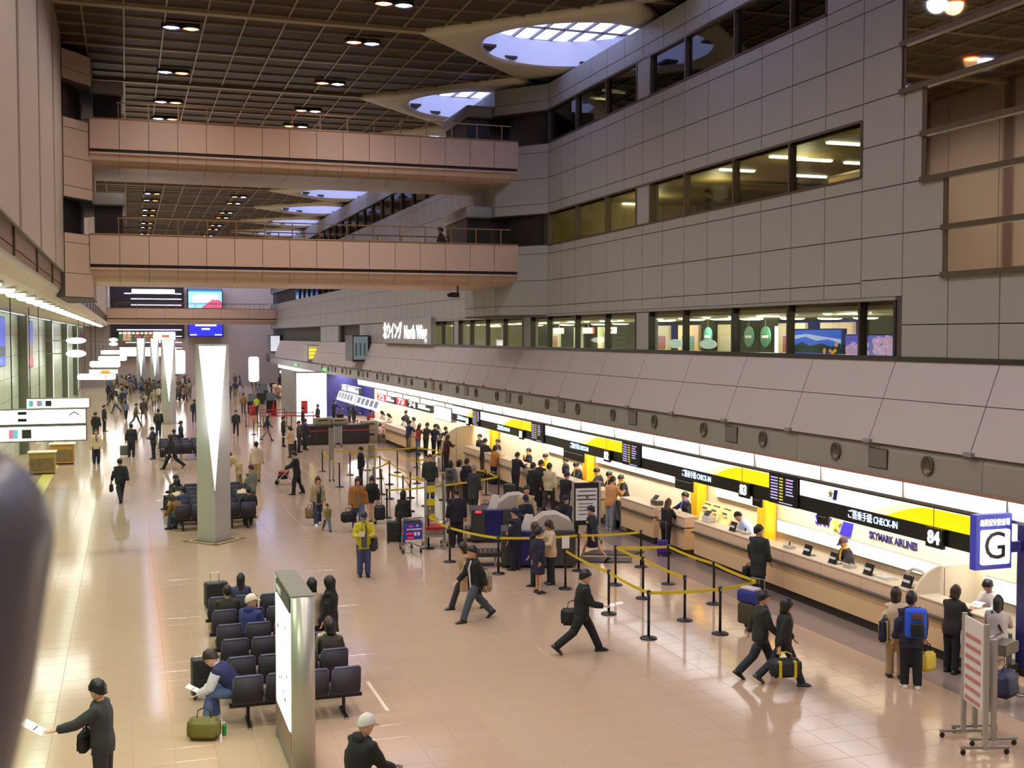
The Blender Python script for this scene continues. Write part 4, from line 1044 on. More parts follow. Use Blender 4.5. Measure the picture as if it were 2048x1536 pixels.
# shop interior pieces
for k, (y, w_, m) in enumerate(((27.6, 1.6, (214,180,130)), (30.0, 1.5, (205,190,150)), (34.2, 1.2, (196,186,150)), (36.8, 1.6, (214,178,130)), (39.2, 1.3, (196,186,150)), (45.2, 0.9, (176,186,140)), (48.0, 0.9, (176,186,140)), (50.8, 0.9, (190,170,140)))):
    t = thing('shop_display', 'pale shop display panel behind the glass, %s from the right' % ORD[k], 'display panel', (19.4, y, 4.6), 0, 'display panels in the shop row')
    MB().bbox(0, 0.12, 0, w_, 0, 2.1, 0.02).build('panel', mat('display_%d' % m[2], m, 0.5, emit=0.12), t)
    MB().box(-0.012, 0, w_*0.2, w_*0.8, 1.2, 1.7).build('poster', mat('display_poster_%d' % (k % 3), [(70,130,120), (160,70,60), (220,215,200)][k % 3], 0.5), t)
    MB().bbox(-0.5, -0.1, 0, w_, 0, 0.8, 0.03).build('shelf', mat('shop_shelf', (110,104,70), 0.5), t)
for k, y in enumerate((31.59, 34.25, 30.61)):
    t = thing('oval_shop_sign', 'round green sign hanging in the shop behind the glass, %s' % ['middle', 'left', 'right'][k], 'sign', (18.4, y, 6.28), 0, 'round green shop signs')
    MB().prism_x([(0.28*math.cos(a*math.pi/10), 0.32*math.sin(a*math.pi/10)) for a in range(20)], 0, 0.04).build('disc', mat('shop_green', (50,110,96), 0.5, emit=0.15), t); MB().box(0.0, 0.03, -0.01, 0.01, 0.3, 0.58).build('wire', m_dark, t); MB().box(-0.01, 0, -0.18, 0.18, -0.04, 0.04).build('text_line', m_white, t)
for k, y in enumerate((32.27, 30.15)):
    t = thing('oval_shop_sign', 'oval white lit sign low in the shop window, %s' % ['left', 'right'][k], 'sign', (16.2, y, 6.06), 0, 'oval white shop signs')
    MB().prism_x([(0.5*math.cos(a*math.pi/10), 0.14*math.sin(a*math.pi/10)) for a in range(20)], 0, 0.04).build('disc', mat('shop_oval', (215,240,236), 0.5, emit=0.8), t); MB().box(0.0, 0.03, -0.03, 0.03, -1.45, -0.13).build('post', m_dark, t)
for k, (y, c) in enumerate(((44.73, 'red'), (42.38, 'white'), (48.24, 'cream'))):
    t = thing('shop_sign', '%s lit shop sign board behind the glass band' % c, 'sign', (18.6, y, 6.4))
    MB().box(0.03, 0.05, 0.5, 0.52, 0.26, 0.46).build('hanger', m_dark, t)
    MB().bbox(0, 0.08, 0, 1.1, 0, 0.26, 0.02).build('board', mat('shop_sign_'+c, {'red': (236,120,110), 'white': (250,246,235), 'cream': (255,240,205)}[c], 0.4, emit=1.6), t); MB().box(-0.01, 0, 0.3, 0.8, 0.08, 0.18).build('text_line', m_red, t)
o = thing('tube_lamp', 'upright white tube lamp in the shop left of the lake picture', 'tube lamp', (17.0, 27.68, 5.12)); MB().tube([(0, 0, 0.3), (0, 0, 1.45)], 0.05, 8).build('tube', m_wglow, o); MB().lathe([(0.12, -0.5), (0.12, -0.46), (0.02, -0.44), (0.02, 0)]).build('stand', m_steel, o)
# third-floor office pieces
for k, (x, y) in enumerate(((19.5, 27.2), (20.5, 31.5), (19.8, 24.2))):
    o = thing('office_partition', 'olive partition panel behind the third-floor glass, %s from the left' % ORD[[1, 0, 2][k]], 'partition', (x, y, 8.6)); MB().bbox(0, 0.08, 0, 1.8, 0, 2.3, 0.02).build('panel', mat('office_panel', (140,104,60), 0.6), o); MB().box(-0.02, 0.1, 0, 1.8, 2.3, 2.36).build('cap_rail', m_bronze, o)
o = thing('lit_notice', 'pair of small violet lit notices behind the third-floor glass', 'notice', (17.0, 29.35, 9.75)); MB().bbox(0, 0.04, 0, 0.35, 0, 0.28, 0.01).build('panel', m_scr, o); MB().bbox(0, 0.04, 0.5, 0.7, 0, 0.28, 0.01).build('panel', m_scr, o); MB().box(0.01, 0.03, 0.1, 0.14, -1.1, 0).build('post', m_dark, o); MB().box(0.01, 0.03, 0.58, 0.62, -1.1, 0).build('post', m_dark, o)
o = thing('exit_sign', 'small green exit sign behind the third-floor glass', 'exit sign', (18.5, 36.0, 10.35)); MB().bbox(0, 0.06, 0, 0.3, 0, 0.35, 0.02).build('panel', mat('exit_green', (60,190,100), 0.4, emit=0.7), o); MB().box(0.02, 0.04, 0.14, 0.16, 0.35, 0.85).build('wire', m_dark, o)
# near handrail end by the camera

# ================================================================ beam seating
m_seat = mat('seat_fabric', (50,46,56), 0.75, noise=0.12, scale=20)
m_seatedge = mat('seat_edge', (86,82,112), 0.6)
m_legm = mat('seat_leg', (46,44,46), 0.35, metal=0.6)
back_mb = MB(); back_mb.slab([(-0.235, -0.09, 0.40), (0.235, -0.09, 0.40), (0.235, -0.20, 0.84), (-0.235, -0.20, 0.84)], (0, 0.07, 0.012))
bm1 = bmesh.new()
bmesh.ops.create_cube(bm1, size=1)
for v in bm1.verts:
    v.co = Vector((v.co.x*0.48, v.co.y*0.075 - 0.16 - v.co.z*0.10, v.co.z*0.46 + 0.63))
bmesh.ops.bevel(bm1, geom=list(bm1.edges), offset=0.03, segments=3, affect='EDGES')
back_me = MB().bm(bm1).mesh('backrest', m_seat, True)
pip = MB(); pip.tube([(-0.235, -0.10, 0.46), (-0.225, -0.205, 0.82), (-0.20, -0.213, 0.855), (0.20, -0.213, 0.855), (0.225, -0.205, 0.82), (0.235, -0.10, 0.46)], 0.018, 6)
pip_me = pip.mesh('piping', m_seatedge, True)
seat_me = MB().bbox(-0.24, 0.24, -0.12, 0.40, 0.36, 0.45, 0.03).mesh('seat', m_seat, True)
leg_me = MB().tube([(0, 0.02, 0.33), (0, 0.0, 0.06)], 0.03, 8).bbox(-0.03, 0.03, -0.26, 0.30, 0.0, 0.06, 0.015).mesh('leg', m_legm)
pod_me = MB().lathe([(0.035, 0.0), (0.035, 0.02), (0.02, 0.03)], n=8).mesh('foot', m_steel)
def seat_row(x, y, n, label, group, pitch=0.53):
    t = thing('beam_seating', label, 'seating', (x, y, 0), 0, group)
    L = n*pitch
    MB().bbox(-0.02, L+0.02, -0.05, 0.05, 0.30, 0.36, 0.01).build('beam', m_legm, t)
    for k in range(n):
        s = put('seat', seat_me, t, (pitch*(k+0.5), 0, 0)); put('backrest', back_me, s); put('piping', pip_me, s)
    for xx in (0.28, L-0.28):
        l = put('leg', leg_me, t, (xx, 0, 0)); put('foot', pod_me, l, (0, -0.25, 0)); put('foot', pod_me, l, (0, 0.28, 0))
    return t
ROWY = [18.75, 19.9, 21.1, 22.2, 23.4, 24.6]
for k, y in enumerate(ROWY):
    seat_row(1.5, y, 4, 'row of four dark seats around the map sign, %s row from the front' % ORD[k], 'front seating block')
ROW2 = [38.3, 39.4, 40.5, 41.6, 42.7, 43.8]
for k, y in enumerate(ROW2):
    seat_row(1.35, y, 2, 'two dark seats left of the first steel column, %s row from the front' % ORD[k], 'seating block behind the first column')
    seat_row(2.9, y, 2, 'two dark seats right of the first steel column, %s row from the front' % ORD[k], 'seating block behind the first column')
for k, y in enumerate((60.5, 62.0, 63.5)):
    seat_row(1.5, y, 4, 'row of dark seats far along the hall, %s from the front in the third block' % ORD[k], 'third seating block')
# ================================================================ lit map slab
t = thing('map_sign', 'tall free-standing lit map sign with grey rounded ends, amid the front seats', 'sign', (2.31, 16.1, 0))
MB().bbox(-0.15, 0.15, 0.12, 1.95, 0.0, 2.58, 0.02).build('cabinet', m_lip, t)
for yy in (0.12, 1.95):
    mb = MB(); mb.rings([[(0.17*math.cos(a*math.pi/8), yy+0.17*math.sin(a*math.pi/8), z) for a in range(16)] for z in (0, 2.6)]); mb.build('end_post', mat('post_alu', (182,178,166), 0.35, metal=0.5), t, True)
MB().bbox(-0.175, -0.15, 0.28, 1.82, 0.62, 2.32, 0.01).build('lit_map', m_wglow, t); MB().bbox(0.15, 0.175, 0.28, 1.82, 0.62, 2.32, 0.01).build('lit_map', m_wglow, t)
MB().box(-0.17, -0.15, 0.28, 1.82, 2.34, 2.54).build('header', m_desk, t); MB().box(-0.18, -0.17, 1.2, 1.7, 2.4, 2.48).build('header_text', m_white, t)
MB().bbox(-0.165, 0.165, 0.1, 1.97, 2.58, 2.62, 0.01).build('lid', mat('lid_grey', (122,118,106), 0.5), t)
random.seed(4)
for k in range(9):
    y = 0.4+1.2*random.random(); z = 0.8+1.3*random.random()
    MB().box(-0.182, -0.175, y, y+0.12, z, z+0.05).build('map_mark', mat('map_mark', (190,200,205), 0.5), t)
MB().box(-0.16, 0.16, 0.25, 1.85, 0.3, 0.6).build('lower_panel', mat('lower_panel', (150,120,100), 0.4), t)
# ================================================================ belt posts
m_post = mat('post_black', (20,19,20), 0.4)
m_belt = mat('belt_yellow', (214,188,20), 0.55)
m_rbelt = mat('belt_red', (170,28,34), 0.55)
pole_me = MB().lathe([(0.03, 0.04), (0.03, 0.9), (0.027, 0.93)], n=10).mesh('pole', m_post, True)
base_me = MB().lathe([(0.18, 0.0), (0.18, 0.015), (0.16, 0.03), (0.05, 0.045), (0.035, 0.06)], n=20).mesh('base', m_post, True)
head_me = MB().lathe([(0.03, 0.9), (0.042, 0.91), (0.042, 1.0), (0.035, 1.015)], n=12).mesh('head', m_post, True)
clip_me = MB().box(-0.02, 0.02, -0.05, -0.04, 0.92, 0.985).mesh('clip', m_steel)
def post(p, to, label, group, belt=m_belt):
    t = thing('belt_post', label, 'belt post', (p[0], p[1], 0), 0, group)
    put('pole', pole_me, t); put('base', base_me, t); h = put('head', head_me, t); put('clip', clip_me, h)
    for q in to:
        d = Vector((q[0]-p[0], q[1]-p[1], 0)); L = d.length; d.normalize(); n = Vector((-d.y, d.x, 0))*0.004
        mb = MB(); rr = []
        for k in range(9):
            s = 0.04+(L-0.08)*k/8; sag = 0.055*(L/2.5)*(4*(k/8)*(1-k/8))
            c = d*s; z = 0.955-sag*0.6
            rr.append([(c.x+n.x, c.y+n.y, z-0.032), (c.x-n.x, c.y-n.y, z-0.032), (c.x-n.x, c.y-n.y, z+0.032), (c.x+n.x, c.y+n.y, z+0.032)])
        mb.rings(rr); mb.build('belt', belt, t)
    return t
A = {k: v for k, v in zip('abcdefghijklmno', [(10.22,21.49), (11.63,22.61), (11.81,21.34), (13.00,23.80), (12.96,26.10), (11.66,24.84), (10.27,23.69), (11.64,26.43), (13.21,28.28), (10.27,26.40), (11.40,28.33), (9.24,28.65), (8.45,30.61), (8.39,32.77), (12.95, 21.75)])}
NG = 'belt posts of the queue nearest the camera'
for k, to, lb in (('a', 'c', 'nearest to the camera at the front corner of the queue'), ('b', '', 'inside the front queue, at the near end of its middle belt'), ('c', 'o', 'with a thick head, right of the front corner post'),
    ('d', 'e', 'in the row beside the counter, midway along'), ('e', 'h', 'in the row beside the counter, near the striped-jacket woman'), ('f', 'b', 'in the middle of the inner belt of the front queue'),
    ('g', 'a', 'on the aisle side of the front queue, next after the corner post'), ('h', 'f', 'at the far end of the inner belt of the front queue'), ('i', '', 'at the right end of the long belt behind the front queue'),
    ('j', 'g', 'with a white notice on top, on the aisle side'), ('k', 'i', 'beside the uniformed woman in the skirt, on the long belt'), ('l', 'k', 'in front of the second x-ray machine, on the long belt'),
    ('m', 'l', 'in front of the dark-suited guard, on the long belt'), ('n', 'm', 'beside the glass display stand, where the long belt starts'), ('o', 'd', 'hidden behind the walking couple at the right corner')):
    t = post(A[k], [A[q] for q in to], 'black belt post %s' % lb, NG)
    if k == 'j': MB().bbox(-0.1, 0.1, -0.02, 0.0, 1.02, 1.32, 0.01).build('notice', m_white, t)
B = [(8.53,53.11), (8.32,47.41), (9.50,51.37), (10.60,52.84), (10.52,49.68), (9.32,45.30), (9.51,44.62), (9.54,43.28), (10.48,47.54), (8.45,38.77), (11.75,51.62), (9.85,42.33), (10.37,43.29), (9.55,39.95), (11.66,47.48), (13.07,53.30), (10.42,41.06), (11.43,42.36), (13.88,51.53), (13.01,44.06), (13.29,41.18), (13.41,43.16)]
LK = {0: [1, 3], 2: [4], 3: [15], 4: [8], 5: [8], 6: [14], 7: [16], 9: [20], 10: [14], 11: [13], 8: [12], 12: [16], 14: [17], 15: [18], 17: [19], 18: [14], 19: [21], 21: [20], 6: [9]}
WH = ['at the far left corner of the large queue', 'with a dark notice on top, left of the queue', 'just left of the waiting woman in the dark vest', 'on the far belt of the large queue, behind the waiting woman', 'in the second lane of the large queue, far side', 'behind the bending woman with the backpack',
      'right of the bending woman with the backpack', 'in the middle lane of the large queue, near side', 'in the middle lane of the large queue, far side', 'in front of the large queue, left of the black suitcase', 'alone at the back of the large queue', 'right of the woman with the black suitcase, inner lane',
      'in the third lane of the large queue', 'behind the blue-fronted luggage cart', 'where the lanes meet left of the man in dark green', 'on the far belt by the group at the numbered counters', 'left of the glass display stand, inside the queue', 'right of the man in dark green',
      'at the far right corner of the large queue', 'behind the grey-haired man in the queue', 'at the right tip of the large queue', 'near the right tip of the large queue, one step left']
for k, p in enumerate(B): post(p, [B[q] for q in LK.get(k, [])], 'slim black belt post %s' % WH[k], 'belt posts of the large queue')
RB = [(8.6, 78.0), (10.4, 77.6), (12.2, 77.2), (8.7, 81.0), (10.5, 80.8), (12.3, 80.5), (8.9, 84.5), (10.8, 84.2), (12.4, 70.2), (13.7, 71.4), (7.6, 74.5), (7.8, 81.5)]
RO = sorted(range(len(RB)), key=lambda k: RB[k][0]/RB[k][1])
for k, p in enumerate(RB):
    to = {0: [1], 1: [2], 3: [4], 4: [5], 6: [7], 8: [9], 10: [0]}.get(k, [])
    post(p, [RB[q] for q in to], 'red-belted post before the glowing entrance, %s from the left in the photo' % ORD[RO.index(k)], 'red belt posts before the entrance', m_rbelt)
# ================================================================ x-ray machines
m_xgrey = mat('xray_grey', (58,58,56), 0.5, noise=0.05); m_xblue = mat('xray_blue', (24,28,96), 0.4); m_xhood = mat('xray_hood', (176,164,154), 0.45, noise=0.04); m_rubber = mat('roller_dark', (44,38,34), 0.5)
def xray(x, y, rz, label):
    t = thing('xray_machine', label, 'x-ray machine', (x, y, 0), rz, 'baggage x-ray machines')
    MB().bbox(0, 0.42, 0, 1.0, 0.08, 1.02, 0.02).build('end_cabinet', m_xgrey, t)
    MB().bbox(0.42, 0.95, -0.03, 1.02, 0.08, 1.0, 0.02).build('blue_cabinet', m_xblue, t)
    MB().bbox(0.95, 2.0, -0.06, 1.05, 0.06, 1.02, 0.02).build('main_cabinet', m_xgrey, t)
    mb = MB(); mb.prism_y([(0.75, 1.0), (0.85, 1.2), (1.15, 1.42), (1.5, 1.45), (1.9, 1.25), (2.0, 1.0)], 0.12, 0.9); mb.build('hood', m_xhood, t)
    MB().slab([(0.5, 0.2, 1.0), (0.8, 0.2, 1.0), (0.86, 0.2, 1.42), (0.66, 0.2, 1.45)], (0, 0.06, 0)).build('leaning_notice', m_white, t)
    MB().box(0.12, 0.3, -0.012, 0, 0.92, 0.99).build('status_light', mat('status_red', (255,40,60), 0.4, emit=2.5), t)
    MB().bbox(-0.75, -0.02, 0.15, 0.85, 0.28, 0.4, 0.02).build('roller_table', m_rubber, t)
    for k in range(6): MB().tube([(-0.68+0.12*k, 0.17, 0.41), (-0.68+0.12*k, 0.83, 0.41)], 0.03, 6).build('roller', m_steel, t)
    for xx in (-0.7, -0.2): MB().box(xx, xx+0.06, 0.2, 0.8, 0, 0.3).build('leg', m_steel, t)
    for xx in (0.1, 1.8): MB().box(xx, xx+0.12, 0.1, 0.9, 0, 0.08).build('foot', m_black, t)
    return t
xray(9.85, 33.2, R(-14), 'grey and blue baggage x-ray machine farther from the camera, beside the dark-suited guard')
xray(9.55, 29.3, R(-16), 'grey and blue baggage x-ray machine nearer to the camera, behind the uniformed women')
# ================================================================ luggage carts
def cmat_(rgb): return mat('tray_%d_%d_%d' % rgb, rgb, 0.5)
m_cart = mat('cart_steel', (170,166,160), 0.3, metal=0.8); m_cblue = mat('cart_blue', (44,66,170), 0.45)
def wheel(t, x, y, r=0.07): 
    mb = MB(); mb.rings([[(x+dx, y+r*math.cos(2*math.pi*k/12), r+r*math.sin(2*math.pi*k/12)) for k in range(12)] for dx in (-0.02, 0.02)]); return mb.build('wheel', m_black, t)
def cart(x, y, rz, label, sign=True, g='luggage carts'):
    t = thing('luggage_cart', label, 'luggage cart', (x, y, 0), rz, g)
    f = MB()
    for s in (-0.3, 0.3):
        f.tube([(s, 0.0, 1.05), (s, 0.02, 0.9), (s, 0.1, 0.25), (s*0.95, 0.2, 0.16), (s*0.6, 0.95, 0.16)], 0.017, 6)
    f.tube([(-0.3, 0, 1.05), (0.3, 0, 1.05)], 0.02, 6).tube([(-0.18, 0.95, 0.16), (0.18, 0.95, 0.16)], 0.017, 6).tube([(-0.3, 0.05, 0.6), (0.3, 0.05, 0.6)], 0.014, 6)
    f.build('frame', m_cart, t, True)
    b = MB()
    for k in range(4): b.tube([(-0.2+0.13*k, 0.16, 0.18), (-0.16+0.105*k, 0.94, 0.18)], 0.012, 6)
    b.build('base_rails', m_cart, t)
    MB().bbox(-0.27, 0.27, 0.03, 0.32, 0.78, 0.98, 0.02).build('basket', m_crail, t)
    if sign:
        MB().bbox(-0.27, 0.27, -0.02, 0.01, 0.42, 0.70, 0.01).build('sign_plate', m_cblue, t); MB().bbox(-0.27, 0.27, -0.02, 0.01, 0.74, 0.9, 0.01).build('sign_plate', m_cblue, t)
        for a, b_, c, d, m in ((-0.2, 0.0, 0.58, 0.62, m_red), (0.03, 0.1, 0.54, 0.64, m_white), (0.13, 0.2, 0.54, 0.64, m_white), (-0.16, 0.02, 0.46, 0.50, m_red), (-0.12, 0.0, 0.79, 0.83, m_red), (0.1, 0.16, 0.8, 0.85, m_white)):
            MB().box(a, b_, -0.03, -0.02, c, d).build('sign_mark', m, t)
    for a, b_ in ((-0.27, 0.12), (0.27, 0.12), (-0.17, 0.88), (0.17, 0.88)): wheel(t, a, b_)
    return t
cart(7.75, 32.08, 0, 'luggage cart with a blue sign plate, beside the woman with the black suitcase')
t = thing('tray_stack', 'stack of red and grey trays beside the guard in the dark navy suit', 'tray stack', (8.62, 32.95, 0), R(-14), None)
for k in range(5): MB().bbox(-0.26, 0.26, -0.36, 0.36, 0.42+0.05*k, 0.46+0.05*k, 0.015).build('tray', [cmat_((150,120,112)), cmat_((170,36,40))][k > 2], t)
MB().bbox(-0.3, 0.3, -0.4, 0.4, 0.36, 0.42, 0.01).build('shelf', m_cart, t)
for a in (-0.27, 0.27):
    for b in (-0.37, 0.37): MB().box(a-0.02, a+0.02, b-0.02, b+0.02, 0, 0.36).build('leg', m_cart, t)
cart(14.35, 16.15, R(205), 'luggage cart with a dark blue bag, pushed by the woman in grey', False)
# ================================================================ stands and boards
def frame_sign(x, y, rz, w_, z0, z1, label, m, base=0.6, rows=0):
    t = thing('stand_sign', label, 'sign stand', (x, y, 0), rz)
    MB().bbox(-w_/2, w_/2, -0.02, 0.02, z0, z1, 0.01).build('board', m, t)
    for s in (-w_/2, w_/2):
        MB().box(s-0.03, s+0.03, -0.035, 0.035, 0.08, z1+0.03).build('upright', mat('stand_alu', (176,176,170), 0.35, metal=0.5), t)
        f = MB().bbox(s-0.025, s+0.025, -base/2, base/2, 0.09, 0.13, 0.008).build('foot_bar', m_cart, t)
        for e in (-base/2+0.04, base/2-0.04): MB().ball((s, e, 0.045), (0.025, 0.045, 0.045), 8, 5).build('caster', m_black, f)
    for r in range(rows): MB().box(-w_*0.38, w_*0.3, -0.028, -0.02, z1-0.15-(r+1)*(z1-z0-0.2)/rows, z1-0.12-(r+1)*(z1-z0-0.2)/rows+0.03).build('text_line', mat('notice_text', (180,120,110), 0.6), t)
    return t
frame_sign(12.26, 14.20, R(-106), 0.75, 0.62, 1.95, 'tall white notice on a wheeled grey stand at the lower right, nearer of the pair', mat('notice_white', (214,208,204), 0.4), 0.75, 7)
frame_sign(12.62, 14.40, R(76), 0.6, 0.5, 1.62, 'shorter back-turned panel on a wheeled stand at the lower right, behind the taller', mat('panel_back_grey', (136,136,130), 0.4), 0.75)
t = frame_sign(13.17, 32.13, R(-6), 0.84, 0.55, 1.85, 'black framed notice board with white printed sheet beside the woman with the red suitcase', m_black, 0.5)
MB().bbox(-0.34, 0.34, -0.035, -0.02, 0.7, 1.68, 0.004).build('sheet', m_white, t)
for a, b_, c, d in ((-0.25, 0.3, 1.58, 1.61), (-0.3, 0.3, 1.44, 1.48), (-0.3, 0.3, 1.32, 1.36), (-0.02, 0.06, 1.38, 1.43), (-0.25, 0.2, 1.2, 1.22), (-0.25, 0.28, 1.1, 1.12), (-0.25, 0.2, 1.0, 1.02), (-0.25, 0.25, 0.88, 0.9)): MB().box(a, b_, -0.042, -0.035, c, d).build('text_line', m_desk, t)
t = frame_sign(8.68, 33.11, R(8), 0.6, 0.75, 1.95, 'clear framed display stand with yellow stickers by the start of the long belt', clear_glass('acrylic', (225,225,215), 0.12), 0.55)
for z in (0.9, 1.35, 1.75): MB().box(-0.26, 0.0, -0.03, -0.02, z-0.12, z+0.08).build('sticker', mat('notice_yellow', (220,200,30), 0.6), t)
frame_sign(8.34, 49.49, R(-4), 0.16, 0.9, 2.3, 'slim grey pillar sign on casters at the left of the large queue', mat('pillar_sign', (166,166,160), 0.4), 0.5)
frame_sign(9.05, 44.4, R(2), 0.3, 0.3, 2.0, 'narrow clear notice stand in the middle of the large queue', clear_glass('acrylic', (225,225,215), 0.12), 0.45)
# dressed display figure frame beside the stand
# ================================================================ dark counter island and white cabinets
t = thing('black_counter', 'long black counter island with a red stripe, behind the large queue', 'counter', (9.4, 66.2, 0))
MB().bbox(0, 4.0, 0, 1.6, 0.05, 1.12, 0.03).build('body', mat('island_black', (34,33,32), 0.45, noise=0.1), t); MB().box(0.0, 4.02, -0.012, 0.0, 0.78, 0.84).build('stripe', m_rbelt, t)
MB().box(0.05, 3.95, 0.03, 1.57, 0, 0.05).build('plinth', m_black, t)
for xx in (0.9, 2.6): MB().box(xx, xx+0.02, -0.008, 0, 0.08, 1.1).build('seam', m_desk, t)
for k, (x, y, z0, z1) in enumerate(((13.0, 66.4, 0, 0.75), (13.0, 66.4, 0.77, 1.3), (14.05, 66.6, 0, 0.5), (10.3, 66.8, 1.12, 1.5), (11.3, 66.9, 1.12, 1.45))):
    t = thing('cabinet', ['lower beige cabinet right of the black counter island', 'upper beige cabinet stacked right of the black counter island', 'low pale box beside the stacked beige cabinets', 'pale box standing on the black counter island, left', 'pale box standing on the black counter island, right'][k], 'cabinet', (x, y, z0))
    MB().bbox(0, 0.95, 0, 0.6, 0, z1-z0, 0.02).build('body', mat('cabinet_beige', (150,138,110), 0.5), t); MB().box(0.2, 0.75, -0.012, 0, (z1-z0)*0.6, (z1-z0)*0.75).build('slot', m_black, t)
frame_sign(11.3, 64.8, 0, 0.4, 0.2, 1.15, 'grey notice panel standing before the black counter island', mat('panel_back_grey', (136,136,130), 0.4), 0.4)
# check-in machines far along
for k, (x, y) in enumerate(((9.6, 95), (11.2, 96), (12.8, 97), (11.6, 108), (12.6, 114))):
    t = thing('checkin_machine', 'dark upright check-in machine before the far counters, %s from the left' % ORD[k], 'machine', (x, y, 0), 0, 'check-in machines')
    MB().bbox(-0.4, 0.4, -0.3, 0.3, 0, 1.0, 0.03).build('body', m_sblack, t); MB().slab([(-0.35, -0.3, 1.0), (0.35, -0.3, 1.0), (0.35, 0.1, 1.6), (-0.35, 0.1, 1.6)], (0, 0.1, 0)).build('screen', m_desk, t)
for k, (x, y) in enumerate(((11.0, 92.5), (12.9, 88.8))):
    t = thing('traffic_cone' if k == 0 else 'red_notice', ['red cone before the glowing entrance', 'red notice panel before the glowing entrance'][k], ['cone', 'notice'][k], (x, y, 0))
    if k == 0: MB().lathe([(0.2, 0.03), (0.03, 1.1), (0.02, 1.12)], n=12).build('cone', m_rbelt, t, True); MB().bbox(-0.25, 0.25, -0.25, 0.25, 0, 0.04, 0.01).build('base', m_black, t)
    else: MB().bbox(-0.25, 0.25, -0.02, 0.02, 0.3, 1.3, 0.01).build('panel', m_rbelt, t); MB().box(-0.03, 0.03, -0.02, 0.02, 0, 0.3).build('leg', m_steel, t)
# flat rubber mats by the counter
for k, pts in enumerate(([(11.2, 29.6), (13.2, 28.9), (13.5, 29.5), (11.6, 30.3)], [(12.3, 30.4), (13.6, 29.8), (14.2, 30.2), (12.9, 30.9)])):
    o = MB().prism_z(pts, 0.0, 0.03).build('rubber_mat', m_rubber); tag(o, ['dark rubber mat on the floor right of the x-ray machine', 'dark rubber mat between the notice board and the counter'][k], 'mat')
# floor outlet covers
for k, p in enumerate(((5.93,30.52), (5.91,45.83), (6.22,63.63))):
    o = MB().lathe([(0.12, 0.0), (0.12, 0.006), (0.1, 0.008)], c=(p[0], p[1], 0), n=14).build('floor_cover', m_steel, None, True); tag(o, 'shiny round floor cover %s' % ['under the man in the yellow jacket', 'before the man with the pushchair', 'near the man in the white shirt'][k], 'floor cover')
# smooth rail end close to the camera
t = thing('rail_end', 'out-of-focus rounded steel rail end close to the camera', 'rail', (0, 0, 0))
rc = [(-0.0643, 0.4617, 6.2252), (-0.072, 0.4621, 6.1758), (-0.0812, 0.4635, 6.1373), (-0.0922, 0.4653, 6.0933), (-0.12, 0.47, 5.98)]
mb = MB(); up = (Vector(rc[0])-Vector(rc[1])).normalized()
pts, rad = [], []
for k in range(7):
    a = math.pi/2*(1-k/6.5); pts.append(Vector(rc[0])+up*0.037*math.sin(a)); rad.append(max(0.002, 0.0375*math.cos(a)))
pts += [Vector(p) for p in rc[1:]]; rad += [0.0375]*4
mb.tube(pts, rad, 28); mb.build('rail', mat('rail_steel', (104,102,106), 0.3, metal=0.25), t, True)
MB().lathe([(0.045, 0), (0.045, 0.02), (0.039, 0.03)], c=(-0.12, 0.47, 5.975), n=16).build('collar', mat('rail_steel', (104,102,106), 0.3, metal=0.25), t, True)

a, b = Vector((*(4.07,20.39), 0)), Vector((*(4.07,18.68), 0)); d = (b-a).normalized(); n = Vector((-d.y, d.x, 0))*0.03
o = MB().slab([tuple(a-n), tuple(b-n), tuple(b+n), tuple(a+n)], (0, 0, 0.006)).build('floor_strip', mat('strip_cream', (226,206,178), 0.4)); tag(o, 'thin pale strip taped on the floor right of the front seats', 'strip')

